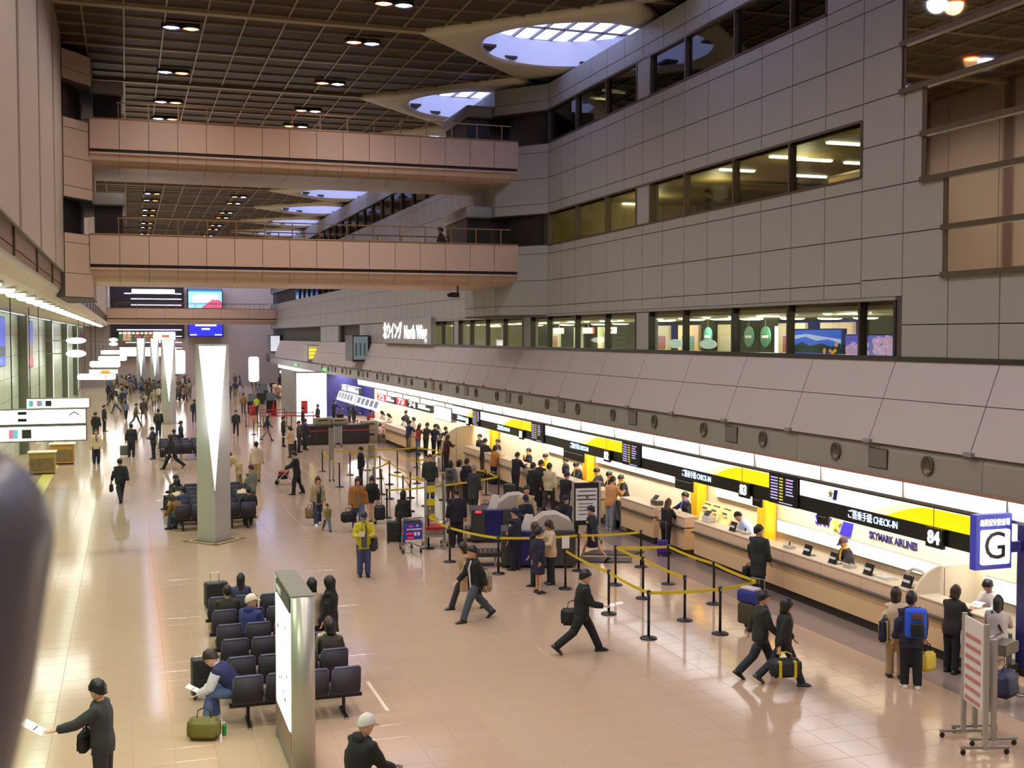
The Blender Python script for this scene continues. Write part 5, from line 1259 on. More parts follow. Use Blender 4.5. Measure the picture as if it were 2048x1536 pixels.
# ================================================================ people
def remesh(me, vox, it=4):
    o = bpy.data.objects.new('tmp', me); COL.objects.link(o)
    m = o.modifiers.new('r', 'REMESH'); m.mode = 'VOXEL'; m.voxel_size = vox
    s = o.modifiers.new('s', 'SMOOTH'); s.factor = 0.5; s.iterations = it
    bpy.context.view_layer.update()
    out = bpy.data.meshes.new_from_object(o.evaluated_get(bpy.context.evaluated_depsgraph_get()))
    bpy.data.objects.remove(o); bpy.data.meshes.remove(me)
    return out
def V(*a): return Vector(a)
def rx(d): return Matrix.Rotation(R(d), 4, 'X')
def rz_(d): return Matrix.Rotation(R(d), 4, 'Z')
POSES = {
 # lean, head(yaw,pitch), left arm(fwd,abd,elbow,in), right arm, left leg(fwd,knee), right leg
 'stand': (0, (0, 4), (2, 7, 12, 0), (2, 7, 12, 0), (1, 2), (-1, 2)),
 'turn': (0, (35, 6), (4, 7, 20, 5), (4, 7, 20, 5), (4, 4), (-3, 2)),
 'turnl': (0, (-35, 6), (4, 7, 20, 5), (4, 7, 20, 5), (4, 4), (-3, 2)),
 'folded': (1, (0, 8), (8, 8, 62, 55), (8, 8, 62, 55), (2, 2), (-2, 2)),
 'behind': (0, (0, 4), (-18, 10, 25, 45), (-18, 10, 25, 45), (1, 2), (-1, 2)),
 'walk': (4, (0, 6), (-22, 6, 14, 0), (24, 6, 26, 0), (26, 6), (-22, 22)),
 'walk2': (4, (0, 8), (20, 6, 22, 0), (-20, 6, 12, 0), (-22, 24), (26, 6)),
 'stride': (6, (0, 8), (-8, 8, 12, 0), (30, 6, 55, 10), (30, 6), (-26, 26)),
 'push': (8, (0, 10), (48, 6, 30, 5), (48, 6, 30, 5), (14, 10), (-12, 10)),
 'read': (3, (0, 26), (26, 8, 78, 22), (26, 8, 78, 22), (1, 2), (-1, 2)),
 'show': (4, (25, 14), (58, 32, 22, 0), (20, 10, 95, 40), (1, 2), (-1, 2)),
 'counter': (8, (0, 18), (44, 8, 72, 14), (44, 8, 72, 14), (2, 4), (-4, 2)),
 'clerk': (14, (0, 26), (44, 8, 68, 12), (48, 8, 64, 12), (0, 2), (0, 2)),
 'bend': (42, (0, 20), (62, 6, 12, 5), (58, 6, 18, 5), (4, 6), (-4, 4)),
 'sit': (2, (0, 10), (26, 6, 62, 24), (26, 6, 62, 24), (86, 86), (84, 84)),
 'sitlean': (40, (0, 18), (62, 6, 40, 18), (58, 6, 46, 18), (84, 78), (86, 92)),
 'sitturn': (8, (50, 8), (26, 6, 62, 24), (26, 6, 62, 24), (86, 86), (84, 84)),
 'crouch': (34, (10, 4), (70, 8, 70, 20), (72, 8, 66, 20), (100, 132), (62, 128)),
 'carry': (2, (0, 6), (0, 9, 6, 0), (6, 6, 14, 0), (12, 6), (-10, 10)),
 'carry2': (2, (0, 6), (6, 6, 14, 0), (0, 9, 6, 0), (-10, 10), (12, 6)),
 'phone': (0, (0, 6), (4, 7, 12, 0), (20, 14, 138, 20), (2, 2), (-2, 2)),
 'lean': (14, (0, 20), (10, 6, 14, 0), (40, 8, 40, 10), (8, 6), (-6, 4)),
 'reach': (6, (0, 6), (10, 8, 40, 20), (62, 8, 12, 0), (2, 2), (-2, 2)),
}
def loft(mb, pts, n=10):
    """pts: (centre, rx, ry, Matrix 3x3 frame) rings"""
    rr = []
    for c, a, b, M in pts:
        rr.append([c + M @ Vector((a*math.cos(2*math.pi*k/n), b*math.sin(2*math.pi*k/n), 0)) for k in range(n)])
    mb.rings(rr)
def limb(mb, pts, rad, n=9): mb.tube(pts, rad, n)
SK = {}
def skel(pose, fem):
    k = (pose, fem)
    if k in SK: return SK[k]
    lean, hd, la, ra, ll, rl = POSES[pose]
    P = V(0, 0, 0.93)
    T = Matrix.Translation(P) @ rx(-lean) @ Matrix.Translation(-P)
    s = {}
    sw = 0.172 if fem else 0.203; hw = 0.088 if fem else 0.092
    s['T'] = T
    for sgn, nm, (a, b, c, d) in ((-1, 'L', la), (1, 'R', ra)):
        sh = V(sgn*sw, 0, 1.352)
        M1 = Matrix.Rotation(R(-b*sgn), 4, 'Y') @ rx(a)
        el = sh + M1.to_3x3() @ V(0, 0, -0.285)
        M2 = Matrix.Rotation(R(-b*sgn), 4, 'Y') @ rx(a) @ Matrix.Rotation(0, 4, 'X')
        fd = M1.to_3x3() @ (Matrix.Rotation(R(sgn*d), 3, 'Z') @ (Matrix.Rotation(R(c), 3, 'X') @ V(0, 0, -1)))
        wr = el + fd*0.245
        t3 = lambda v: (T @ v.to_4d()).to_3d()
        s['sh'+nm], s['el'+nm], s['wr'+nm] = t3(sh), t3(el), t3(wr)
        s['hd'+nm] = (T.to_3x3() @ fd).normalized()
        s['ha'+nm] = s['wr'+nm] + s['hd'+nm]*0.085
    low = 9
    for sgn, nm, (a, kn) in ((-1, 'L', ll), (1, 'R', rl)):
        hp = V(sgn*hw, 0, 0.90)
        kd = V(sgn*0.02, math.sin(R(a)), -math.cos(R(a)))
        knp = hp + kd*0.42
        an = knp + V(0, math.sin(R(a-kn)), -math.cos(R(a-kn)))*0.40
        s['hp'+nm], s['kn'+nm], s['an'+nm] = hp, knp, an
        s['fa'+nm] = max(-60, min(10, (a-kn)*0.8)) if kn > 15 and a < 40 else 0
        low = min(low, an.z)
    s['dz'] = 0.085 - low
    s['hc'] = (T @ V(0, 0.012, 1.575).to_4d()).to_3d()
    s['HM'] = Matrix.Translation(s['hc']) @ T.to_3x3().to_4x4() @ rz_(-hd[0]) @ rx(-hd[1]+lean*0.5) @ Matrix.Scale(1.09, 4)
    s['M3'] = T.to_3x3()
    SK[k] = s
    return s
def torso_rings(s, fem, grow, z0, z1, hem=0.0):
    prof = [(0.80, 0.150, 0.105), (0.86, 0.165, 0.115), (0.93, 0.168, 0.112), (1.05, 0.138 if fem else 0.150, 0.098), (1.18, 0.152 if fem else 0.168, 0.112), (1.28, 0.155 if fem else 0.176, 0.118 if fem else 0.115), (1.35, 0.132 if fem else 0.150, 0.098), (1.405, 0.088 if fem else 0.100, 0.074), (1.445, 0.062, 0.058), (1.50, 0.054, 0.056)]
    out = []
    for z, a, b in prof:
        if z < z0-0.001 or z > z1+0.001: continue
        out.append(((s['T'] @ V(0, 0, z).to_4d()).to_3d(), a+grow, b+grow, s['M3']))
    return out
HEADP = [(-0.118, 0.028, 0.030, 0.035), (-0.105, 0.046, 0.056, 0.022), (-0.075, 0.060, 0.078, 0.008), (-0.035, 0.070, 0.090, 0.002), (0.0, 0.074, 0.096, 0.0), (0.04, 0.074, 0.097, -0.002), (0.075, 0.066, 0.086, -0.004), (0.10, 0.048, 0.062, -0.004), (0.116, 0.022, 0.03, -0.003)]
def head_into(mb, M, low=False):
    n = 8 if low else 14
    mb.m = 0
    mb.rings([[M @ Vector((a*math.cos(2*math.pi*k/n), b*math.sin(2*math.pi*k/n)+o, z)) for k in range(n)] for z, a, b, o in HEADP])
    if low: return
    def sub(f):
        q = MB(); f(q); i = len(mb.v)
        mb.v += [tuple(M @ Vector(p)) for p in q.v]; mb.f += [tuple(i+k for k in f_) for f_ in q.f]; mb.mi += [mb.m]*len(q.f)
    sub(lambda q: q.slab([(-0.008, 0.09, 0.012), (0.008, 0.09, 0.012), (0.014, 0.088, -0.032), (-0.014, 0.088, -0.032)], (0, 0.012, 0)))
    sub(lambda q: q.slab([(-0.012, 0.098, -0.03), (0.012, 0.098, -0.03), (0.012, 0.088, -0.036), (-0.012, 0.088, -0.036)], (0, 0.012, 0.008)))
    for sx in (-1, 1): sub(lambda q: q.ball((sx*0.076, -0.005, -0.005), (0.01, 0.02, 0.03), 8, 5))
    mb.m = 1
    for sx in (-1, 1):
        sub(lambda q: q.ball((sx*0.03, 0.086, 0.006), (0.014, 0.008, 0.006), 8, 5))
        sub(lambda q: q.box(sx*0.03-0.018, sx*0.03+0.018, 0.083, 0.094, 0.024, 0.030))
    mb.m = 2
    sub(lambda q: q.ball((0, 0.082, -0.062), (0.024, 0.010, 0.006), 8, 5))
    mb.m = 0
def hand_into(mb, s, nm, sgn):
    w_, d = s['wr'+nm], s['hd'+nm]
    side = d.cross(V(0, 0, 1))
    if side.length < 0.2: side = V(0, 1, 0)
    side.normalize(); nrm = side.cross(d).normalized()
    Mf = Matrix((side, nrm, d)).transposed()
    loft(mb, [(w_-d*0.02, 0.024, 0.02, Mf), (w_+d*0.02, 0.034, 0.016, Mf), (w_+d*0.075, 0.040, 0.014, Mf), (w_+d*0.088, 0.036, 0.011, Mf)], 8)
    for k, (o, l) in enumerate(((-0.028, 0.062), (-0.009, 0.072), (0.010, 0.068), (0.028, 0.052))):
        b = w_+d*0.08+side*o
        k1 = b+d*l*0.5+nrm*0.006; k2 = k1+(d*0.75+nrm*0.6).normalized()*l*0.5
        mb.tube([b, k1, k2], [0.010, 0.009, 0.007], 5)
    b = w_+d*0.025+side*0.032
    mb.tube([b, b+(d*0.6+side*0.8).normalized()*0.035, b+(d*0.95+side*0.5).normalized()*0.065], [0.012, 0.011, 0.008], 5)
FIG = {}
def figure(pose, fem, coat, low_, skirt, vox=0.021):
    key = (pose, fem, coat, skirt, low_)
    if key in FIG: return FIG[key]
    s = skel(pose, fem); out = {'s': s}
    g = 0.90 if fem else 1.0
    # --- body
    b = MB()
    loft(b, torso_rings(s, fem, -0.022, 0.8, 1.5))
    hc = s['hc']
    b.tube([(s['T'] @ V(0, -0.005, 1.40).to_4d()).to_3d(), hc+s['HM'].to_3x3() @ V(0, -0.01, -0.09), hc], [0.056*g, 0.052*g, 0.05], 10)
    for sgn, nm in ((-1, 'L'), (1, 'R')):
        sh, el, wr = s['sh'+nm], s['el'+nm], s['wr'+nm]
        root = (s['T'] @ V(sgn*0.07, 0, 1.36).to_4d()).to_3d()
        limb(b, [root, sh, sh.lerp(el, 0.5), el, el.lerp(wr, 0.35), wr, wr+s['hd'+nm]*0.02], [0.06*g, 0.058*g, 0.049*g, 0.040*g, 0.040*g, 0.026*g, 0.024*g])
        hp, kn, an = s['hp'+nm], s['kn'+nm], s['an'+nm]
        limb(b, [hp+V(0, 0, 0.05), hp.lerp(kn, 0.25), hp.lerp(kn, 0.7), kn, kn.lerp(an, 0.3), kn.lerp(an, 0.7), an, an+V(0, 0, -0.03)], [0.062, 0.066*g, 0.057*g, 0.050*g, 0.052*g, 0.042*g, 0.034, 0.034])
        fa = R(s['fa'+nm]); fw = V(sgn*0.05, math.cos(fa), math.sin(fa)*1.0)
        limb(b, [an-fw*0.055+V(0, 0, -0.035), an+V(0, 0, -0.03), an+fw*0.09+V(0, 0, -0.05), an+fw*0.165+V(0, 0, -0.058)], [0.03, 0.042, 0.036, 0.022])
    me = b.mesh('body', MATS['skin'])
    me = remesh(me, vox)
    h = MB(); head_into(h, s['HM'])
    for sgn, nm in ((-1, 'L'), (1, 'R')): hand_into(h, s, nm, sgn)
    # join head and hands to the body mesh
    bm = bmesh.new(); bm.from_mesh(me)
    hm = h.mesh('body', [MATS['skin'], MATS['eye'], MATS['lip']]); bm.from_mesh(hm)
    bm.to_mesh(me); bm.free(); bpy.data.meshes.remove(hm)
    me.materials.clear()
    for m in ('skin', 'eye', 'lip'): me.materials.append(MATS[m])
    me.polygons.foreach_set('use_smooth', [True]*len(me.polygons)); me.name = 'body'
    out['body'] = me
    # --- upper garment
    z0 = {'short': 0.86, 'jacket': 0.80, 'coat': 0.80}[coat]
    t = MB(); rr = torso_rings(s, fem, 0.042, 0.9 if pose.startswith('sit') or pose == 'crouch' else z0, 1.45)
    if coat == 'coat' and not pose.startswith('sit'):
        rr = [(V(0, -0.01, zz), a, bb, Matrix.Identity(3)) for zz, a, bb in ((0.52, 0.20, 0.17), (0.66, 0.19, 0.155), (0.78, 0.18, 0.14))] + rr[1:]
    elif coat == 'jacket' and not pose.startswith('sit') and pose != 'crouch':
        rr = [((s['T'] @ V(0, 0, 0.74).to_4d()).to_3d() if POSES[pose][0] > 20 else V(0, 0, 0.74), 0.205, 0.160, s['M3'])] + rr
    loft(t, rr, 12)
    for sgn, nm in ((-1, 'L'), (1, 'R')):
        sh, el, wr = s['sh'+nm], s['el'+nm], s['wr'+nm]
        root = (s['T'] @ V(sgn*0.06, 0, 1.365).to_4d()).to_3d()
        limb(t, [root, sh+V(0, 0, 0.005), sh.lerp(el, 0.5), el, el.lerp(wr, 0.5), wr-(wr-el)*0.06], [0.072*g, 0.082*g, 0.082*g, 0.076*g, 0.070*g, 0.058*g], 10)
    t = t.mesh('jacket', MATS['skin']); t = remesh(t, vox+0.001, 3)
    t.polygons.foreach_set('use_smooth', [True]*len(t.polygons)); t.name = 'jacket'; out['top'] = t
    # --- lower garment
    q = MB()
    if skirt and not pose.startswith('sit'):
        loft(q, [(V(0, 0, 0.50), 0.175, 0.14, Matrix.Identity(3)), (V(0, 0, 0.65), 0.18, 0.135, Matrix.Identity(3)), (V(0, 0, 0.82), 0.182, 0.128, Matrix.Identity(3)), (V(0, 0, 0.93), 0.176, 0.122, Matrix.Identity(3)), (V(0, 0, 1.04), 0.146, 0.106, Matrix.Identity(3))], 14)
    else:
        loft(q, [(V(0, 0, 0.82), 0.12, 0.09, Matrix.Identity(3)), (V(0, 0, 0.88), 0.182, 0.128, Matrix.Identity(3)), (V(0, 0, 0.95), 0.182, 0.126, Matrix.Identity(3)), (V(0, 0, 1.02), 0.150, 0.104, Matrix.Identity(3))], 12)
        for sgn, nm in ((-1, 'L'), (1, 'R')):
            hp, kn, an = s['hp'+nm], s['kn'+nm], s['an'+nm]
            e = kn.lerp(an, 1.06)
            limb(q, [hp+V(0, 0, 0.06), hp.lerp(kn, 0.2), hp.lerp(kn, 0.6), kn, kn.lerp(an, 0.4), e], [0.105, 0.115*g, 0.103*g, 0.090*g, 0.085*g, 0.080], 10)
    q = q.mesh('trousers', MATS['skin']); q = remesh(q, vox+0.001, 3)
    q.polygons.foreach_set('use_smooth', [True]*len(q.polygons)); q.name = 'skirt' if skirt else 'trousers'; out['bottom'] = q
    sh_ = []
    for sgn, nm in ((-1, 'L'), (1, 'R')):
        an = s['an'+nm]; fa = R(s['fa'+nm]); fw = V(sgn*0.05, math.cos(fa), math.sin(fa)); up = V(0, -math.sin(fa), math.cos(fa))
        side = fw.cross(up).normalized(); Mf = Matrix((side, up, fw)).transposed()
        z = MB()
        rr = []
        for d, wx, hh in ((-0.085, 0.024, 0.03), (-0.07, 0.046, 0.085), (0.0, 0.052, 0.105), (0.06, 0.054, 0.085), (0.13, 0.054, 0.06), (0.18, 0.034, 0.03), (0.195, 0.016, 0.02)):
            c = an+fw*d+up*(-0.085)
            n = 10
            rr.append([c+side*(wx*math.cos(math.pi*k/(n-1)))+up*(hh*math.sin(math.pi*k/(n-1))) for k in range(n)])
        z.rings(rr); me2 = z.mesh('shoe', MATS['skin'], True); sh_.append(me2)
    out['shoes'] = sh_
    FIG[key] = out
    return out
HAIR = {}
def hair_mesh(style, low=False):
    if (style, low) in HAIR: return HAIR[(style, low)]
    lim = {'short': (0.058, 0.004, -0.07), 'cropped': (0.07, 0.02, -0.045), 'bob': (0.055, -0.11, -0.13), 'long': (0.055, -0.2, -0.27), 'bun': (0.06, -0.01, -0.06), 'cap': (0.05, 0.02, -0.05), 'bald': (0.08, 0.0, -0.05)}[style]
    n = 10 if low else 18; rows = 4 if low else 7
    rr = []
    k_ = 1.06 if style in ('cropped', 'bald') else 1.13
    def surf(phi, t):
        f = math.cos(phi-math.pi/2)       # 1 at the front
        zl = lim[1]+(lim[0]-lim[1])*max(0, f)**0.7 if f > 0 else lim[1]+(lim[2]-lim[1])*(-f)
        z = 0.122*k_*(1-t)+zl*t if t > 0.01 else 0.125*k_
        zz = max(-0.05, min(0.115, z/ k_))
        for (z0, a0, b0, o0), (z1, a1, b1, o1) in zip(HEADP[:-1], HEADP[1:]):
            if z0 <= zz <= z1:
                u = (zz-z0)/(z1-z0); a, b, o = a0+(a1-a0)*u, b0+(b1-b0)*u, o0+(o1-o0)*u; break
        a, b = a*k_+0.006, b*k_+0.008
        if z < -0.05: a, b = a*1.02, b*(1.0 if z > -0.13 else 0.98)
        return (a*math.cos(phi), b*math.sin(phi)+o-0.006, z)
    for r in range(rows+1):
        t = (r/rows)**0.75
        rr.append([tuple(c_*(1+0.035*math.sin(7*k+3*r)+0.03*math.cos(5*k*r+k)) if a_ < 2 else c_+0.004*math.sin(11*k+5*r) for a_, c_ in enumerate(surf(2*math.pi*k/n, t))) if style not in ('cap',) else surf(2*math.pi*k/n, t) for k in range(n)])
    mb = MB(); mb.rings(rr[::-1])
    if style == 'bun': mb.ball((0, -0.105, 0.03), (0.045, 0.04, 0.045), 8, 6)
    if style == 'bald' and False: pass
    me = mb.mesh('hair', MATS['skin'], True)
    HAIR[(style, low)] = me
    return me
def cmat(rgb, rough=0.8):
    return mat('cloth_%d_%d_%d' % rgb, rgb, rough, noise=0.10, scale=9)
mat('skin', (206,158,128), 0.55, noise=0.03); mat('eye', (30,22,18), 0.4); mat('lip', (160,90,80), 0.5)
HC = {'k': (18,15,14), 'b': (46,28,18), 'r': (70,36,22), 'g': (120,116,112), 'w': (200,196,190), 'n': (24,26,52), 'y': (222,214,190), 'p': (84,60,70)}
def shared(name, me, parent, m):
    o = put(name, me, parent)
    o.material_slots[0].link = 'OBJECT'; o.material_slots[0].material = m
    return o
BLACKS = (20, 19, 21)
PEOPLE = {}
def person(p, head, h, pose, fem, top, bottom, hair, label, coat='jacket', skirt=False, shoe=(18,16,16), extra=(), z=0.0, group=None, key=None):
    fig = figure(pose, fem, coat, False, skirt)
    s = fig['s']; sc = h/1.70
    if pose in ('counter', 'clerk'): p = (p[0]-0.13*math.sin(R(head)), p[1]-0.13*math.cos(R(head)))
    t = thing('person', label, 'person', (p[0], p[1], z), R(-head), group)
    t.scale = (sc, sc, sc)
    up = V(0, 0, s['dz'])
    def sub(name, me, m):
        o = shared(name, me, t, m); o.location = up; return o
    b = put('body', fig['body'], t, up)
    tm = cmat(top); bmm = cmat(bottom)
    sub('coat' if coat == 'coat' else 'jacket', fig['top'], tm)
    sub('skirt' if skirt else 'trousers', fig['bottom'], bmm)
    for me in fig['shoes']: sub('shoe', me, cmat(shoe, 0.4))
    st, hcol = hair[:-1], hair[-1]
    o = shared('cap' if st == 'cap' else 'hair', hair_mesh(st), t, mat('hair_'+hcol, HC[hcol], 0.5 if st != 'cap' else 0.8))
    o.matrix_local = Matrix.Translation(up) @ s['HM']
    if st == 'cap':
        br = MB(); br.slab([(-0.07, 0.085, 0.05), (0.07, 0.085, 0.05), (0.05, 0.16, 0.035), (-0.05, 0.16, 0.035)], (0, 0, 0.008))
        e = shared('brim', br.mesh('brim', MATS['skin']), o, mat('hair_'+hcol, HC[hcol], 0.8))
    T = Matrix.Translation(up) @ s['T']
    for ex in extra:
        kind, rgb = ex[0], ex[1]
        mb = MB()
        if kind == 'scarf':
            mb.rings([[(0.100*math.cos(a*math.pi/6), 0.092*math.sin(a*math.pi/6)+0.01, z_) for a in range(12)] for z_ in (1.40, 1.44, 1.47)])
            mb.slab([(-0.03, 0.10, 1.43), (0.035, 0.10, 1.43), (0.06, 0.182, 1.22), (0.0, 0.182, 1.20)], (0, 0.012, 0))
            nm = 'scarf'
        elif kind == 'shirt':      # open front showing the shirt
            mb.slab([(-0.035, 0.088, 1.445), (0.035, 0.088, 1.445), (0.05, 0.172, 1.28), (0.012, 0.17, 1.10), (-0.012, 0.17, 1.10), (-0.05, 0.172, 1.28)], (0, 0.008, 0)); nm = 'shirt'
        elif kind == 'front':      # wide open front
            mb.slab([(-0.06, 0.09, 1.43), (0.06, 0.09, 1.43), (0.075, 0.174, 1.28), (0.07, 0.165, 1.0), (0.07, 0.178, 0.80), (-0.07, 0.178, 0.80), (-0.07, 0.165, 1.0), (-0.075, 0.174, 1.28)], (0, 0.006, 0)); nm = 'shirt'
        elif kind == 'collar':
            mb.rings([[(0.070*math.cos(a*math.pi/6), 0.066*math.sin(a*math.pi/6), z_) for a in range(12)] for z_ in (1.42, 1.465)]); nm = 'collar'
        elif kind == 'stripe':     # light stripe down both sides of the front
            mb.slab([(-0.10, 0.085, 1.41), (-0.07, 0.092, 1.42), (-0.085, 0.172, 1.25), (-0.095, 0.155, 0.82), (-0.125, 0.145, 0.82), (-0.12, 0.162, 1.25)], (0, 0.01, 0)); nm = 'stripe'
        elif kind == 'strap':
            mb.slab([(-0.12, -0.09, 1.40), (-0.08, -0.09, 1.42), (0.14, -0.168, 1.02), (0.10, -0.165, 1.0)], (0, -0.012, 0)); nm = 'strap'
        elif kind == 'badge':
            mb.box(-0.26, -0.245, -0.02, 0.04, 1.24, 1.30); nm = 'badge'
        elif kind == 'stripes':
            for q in range(5): mb.rings([[(0.206*1.02*math.cos(a*math.pi/8), 0.160*1.02*math.sin(a*math.pi/8), z_) for a in range(16)] for z_ in (0.92+q*0.09, 0.935+q*0.09)], cap=False)
            nm = 'stripes'
        elif kind == 'sleeves':
            for nm_ in 'LR':
                a_, b_, c_ = s['sh'+nm_], s['el'+nm_], s['wr'+nm_]
                Ti = s['T'].inverted()
                q_ = [(Ti @ v.to_4d()).to_3d() for v in (a_.lerp(b_, 0.12), a_.lerp(b_, 0.5), b_, b_.lerp(c_, 0.5), c_-(c_-b_)*0.05)]
                mb.tube(q_, [0.088, 0.086, 0.078, 0.074, 0.06], 10)
            nm = 'sleeves'
        elif kind == 'hood':
            mb.ball((0, -0.09, 1.42), (0.11, 0.06, 0.075), 12, 7); nm = 'hood'
        o2 = mb.build(nm, cmat(rgb), t); o2.matrix_local = T
    if key: PEOPLE[key] = (t, s, sc)
    return t
def pt(key, v):
    """world position of a local point (pose space) of a person"""
    t, s, sc = PEOPLE[key]
    a = t.rotation_euler.z
    q = (v+V(0, 0, s['dz']))*sc
    return V(t.location.x+q.x*math.cos(a)-q.y*math.sin(a), t.location.y+q.x*math.sin(a)+q.y*math.cos(a), t.location.z+q.z)
def hand(key, nm): return pt(key, PEOPLE[key][1]['ha'+nm])
def head_dir(key): return PEOPLE[key][0].rotation_euler.z
# ------------------------------------------------ far, tiny figures: one mesh of several materials each
LOW = {}
def low_mesh(pose, fem, coat):
    k = (pose, fem, coat)
    if k in LOW: return LOW[k]
    s = skel(pose, fem); mb = MB(); dz = V(0, 0, s['dz']); g = 0.9 if fem else 1.0
    i0 = 0
    mb.m = 1; loft(mb, torso_rings(s, fem, 0.02, 0.8, 1.45), 8)
    if coat == 'coat': loft(mb, [(V(0, 0, 0.5), 0.2, 0.17, Matrix.Identity(3)), (V(0, 0, 0.9), 0.18, 0.13, Matrix.Identity(3))], 8)
    for nm in 'LR': mb.m = 1; mb.tube([s['sh'+nm], s['el'+nm], s['wr'+nm]], [0.07*g, 0.055*g, 0.042*g], 6)
    for nm in 'LR':
        mb.m = 2; mb.tube([s['hp'+nm]+V(0, 0, 0.05), s['kn'+nm], s['an'+nm]], [0.095, 0.07, 0.055], 6)
        mb.m = 4; a = s['an'+nm]; mb.tube([a+V(0, -0.06, -0.04), a+V(0, 0.06, -0.045), a+V(0, 0.16, -0.06)], [0.04, 0.042, 0.025], 6)
        mb.m = 0; mb.ball(tuple(s['ha'+nm]), (0.04, 0.04, 0.05), 6, 4)
    mb.m = 0; mb.tube([(s['T'] @ V(0, 0, 1.42).to_4d()).to_3d(), s['hc']], 0.052, 6); head_into(mb, s['HM'], True)
    mb.m = 3; hm = hair_mesh('long' if fem else 'short', True); i = len(mb.v)
    mb.v += [tuple(s['HM'] @ v.co) for v in hm.vertices]
    for p_ in hm.polygons: mb.f.append(tuple(i+q for q in p_.vertices)); mb.mi.append(3)
    mb.v = [tuple(Vector(v)+dz) for v in mb.v]
    me = mb.mesh('person', [MATS['skin']]*5, True)
    LOW[k] = me
    return me
def far_person(p, head, h, pose, fem, top, bottom, label, hair='k', coat='jacket', group=None, z=0.0):
    o = put('person', low_mesh(pose, fem, coat), None, (p[0], p[1], z), R(-head))
    o.scale = (h/1.7,)*3
    for k, m in ((1, cmat(top)), (2, cmat(bottom)), (3, mat('hair_'+hair, HC[hair], 0.5)), (4, cmat((20, 19, 20)))):
        o.material_slots[k].link = 'OBJECT'; o.material_slots[k].material = m
    return tag(o, label, 'person', group)

# ------------------------------------------------ the cast: ground point, heading (clockwise from straight down the hall), height ...
NV, KH, CH = (26,28,50), (126,112,84), (44,42,44)
person((-0.38,15.99), 285, 1.72, 'show', 0, (48,46,48), (40,40,46), 'shortk', 'man in a charcoal blazer holding out a paper, standing at the lower left', key='paperman')
person((1.62, 18.95), 290, 1.70, 'sitlean', 0, (34,36,82), (84,104,148), 'shortb', 'seated man in a navy and white jacket and jeans leaning forward over a paper', extra=(('collar', (210,208,214)), ('sleeves', (206,204,212))), key='leaner', shoe=(190,188,186))
person((2.58,13.67), 62, 1.66, 'lean', 0, BLACKS, (24,24,26), 'capw', 'person in black with a white and black cap, holding a camera at the bottom edge', key='photog', extra=(('hood', (26,25,27)),))
person((7.22,24.09), 262, 1.72, 'walk', 0, (22,22,24), (70,76,88), 'shortk', 'walking man in a black track top with a white stripe and a tan shoulder bag', extra=(('stripe', (216,212,206)),), key='stripe')
person((7.32,25.18), 262, 1.60, 'walk2', 1, (168,142,108), (40,42,50), 'longb', 'woman in a tan coat walking just behind the man with the white stripe', coat='coat')
person((8.48,20.92), 100, 1.74, 'stride', 0, (20,20,22), (20,20,23), 'shortk', 'businessman in a black suit striding with a black shoulder bag and a paper', extra=(('collar', (190,188,180)),), key='biz')
person((10.99,18.35), 105, 1.66, 'walk', 0, (38,40,36), (34,38,48), 'shortk', 'man in dark clothes walking beside the woman with the black duffel bag', key='couple_a', extra=(('shirt', (196,190,184)),))
person((11.15,17.82), 105, 1.62, 'walk2', 1, (24,24,26), (30,36,50), 'bobk', 'woman in black walking with a black duffel bag with yellow straps', key='couple_b', shoe=(60,60,64))
person((13.36,17.56), 25, 1.66, 'turn', 1, (206,186,156), (170,144,108), 'bobb', 'woman in beige with a navy shoulder bag, left of the man with the blue backpack', key='beige')
person((13.22,16.94), 20, 1.72, 'turn', 0, (36,38,62), (22,23,30), 'shortk', 'man in a navy jacket wearing a bright blue backpack', key='blueback', shoe=(214,212,210))
person((14.69,17.54), 68, 1.62, 'counter', 1, (38,34,34), (20,22,28), 'bobb', 'woman in a dark flowered jacket filling a form at the small counter', key='flower')
person((14.84,16.64), 48, 1.60, 'push', 1, (166,158,160), (176,150,126), 'longk', 'woman in a grey top with a black strap, standing at the luggage cart', extra=(('strap', (24,22,24)),), key='grey')
person((15.75, 17.9), 262, 1.60, 'clerk', 1, (214,208,206), NV, 'bunk', 'clerk in a white shirt behind the small counter by the G sign', coat='short')
person((14.34,24.06), 62, 1.74, 'turn', 0, (34,42,38), (30,32,32), 'shortk', 'man in a dark green coat waiting at the long counter with a black case', coat='coat', key='greencoat')
person((15.85, 22.75), 275, 1.60, 'clerk', 1, (30,28,36), NV, 'capp', 'clerk in a brown cap and yellow scarf behind the long counter', extra=(('scarf', (230,196,50)),))
person((15.95, 27.0), 318, 1.70, 'bend', 0, (160,178,222), (36,40,62), 'croppedk', 'clerk in a light blue shirt bending over behind the counter', coat='short')
person((15.85, 30.7), 272, 1.62, 'reach', 1, (30,32,44), NV, 'bunk', 'clerk in dark uniform with a violet-blue scarf', extra=(('scarf', (110,120,230)),))
person((14.83,29.87), 62, 1.58, 'counter', 1, (26,24,26), (28,26,28), 'longr', 'woman in a black striped jacket and short trousers at the counter gap', extra=(('stripe', (170,150,120)),), key='striped')
YS = (('scarf', (236,202,40)),)
person((15.85, 35.5), 262, 1.60, 'clerk', 1, (28,30,42), NV, 'bunk', 'clerk with a yellow scarf, rightmost of the pair serving the tan-jacketed man', extra=YS)
person((15.85, 36.5), 268, 1.60, 'clerk', 1, (28,30,42), NV, 'bunk', 'clerk with a yellow scarf looking down, left of the pair serving the tan-jacketed man', extra=YS)
person((15.85, 37.6), 275, 1.60, 'clerk', 1, (28,30,42), NV, 'bunk', 'clerk with a yellow scarf half hidden by the tan-jacketed man', extra=YS)
person((15.85, 39.6), 262, 1.60, 'clerk', 1, (28,30,42), NV, 'bunk', 'clerk bowing with a yellow scarf above the black notice board', extra=YS)
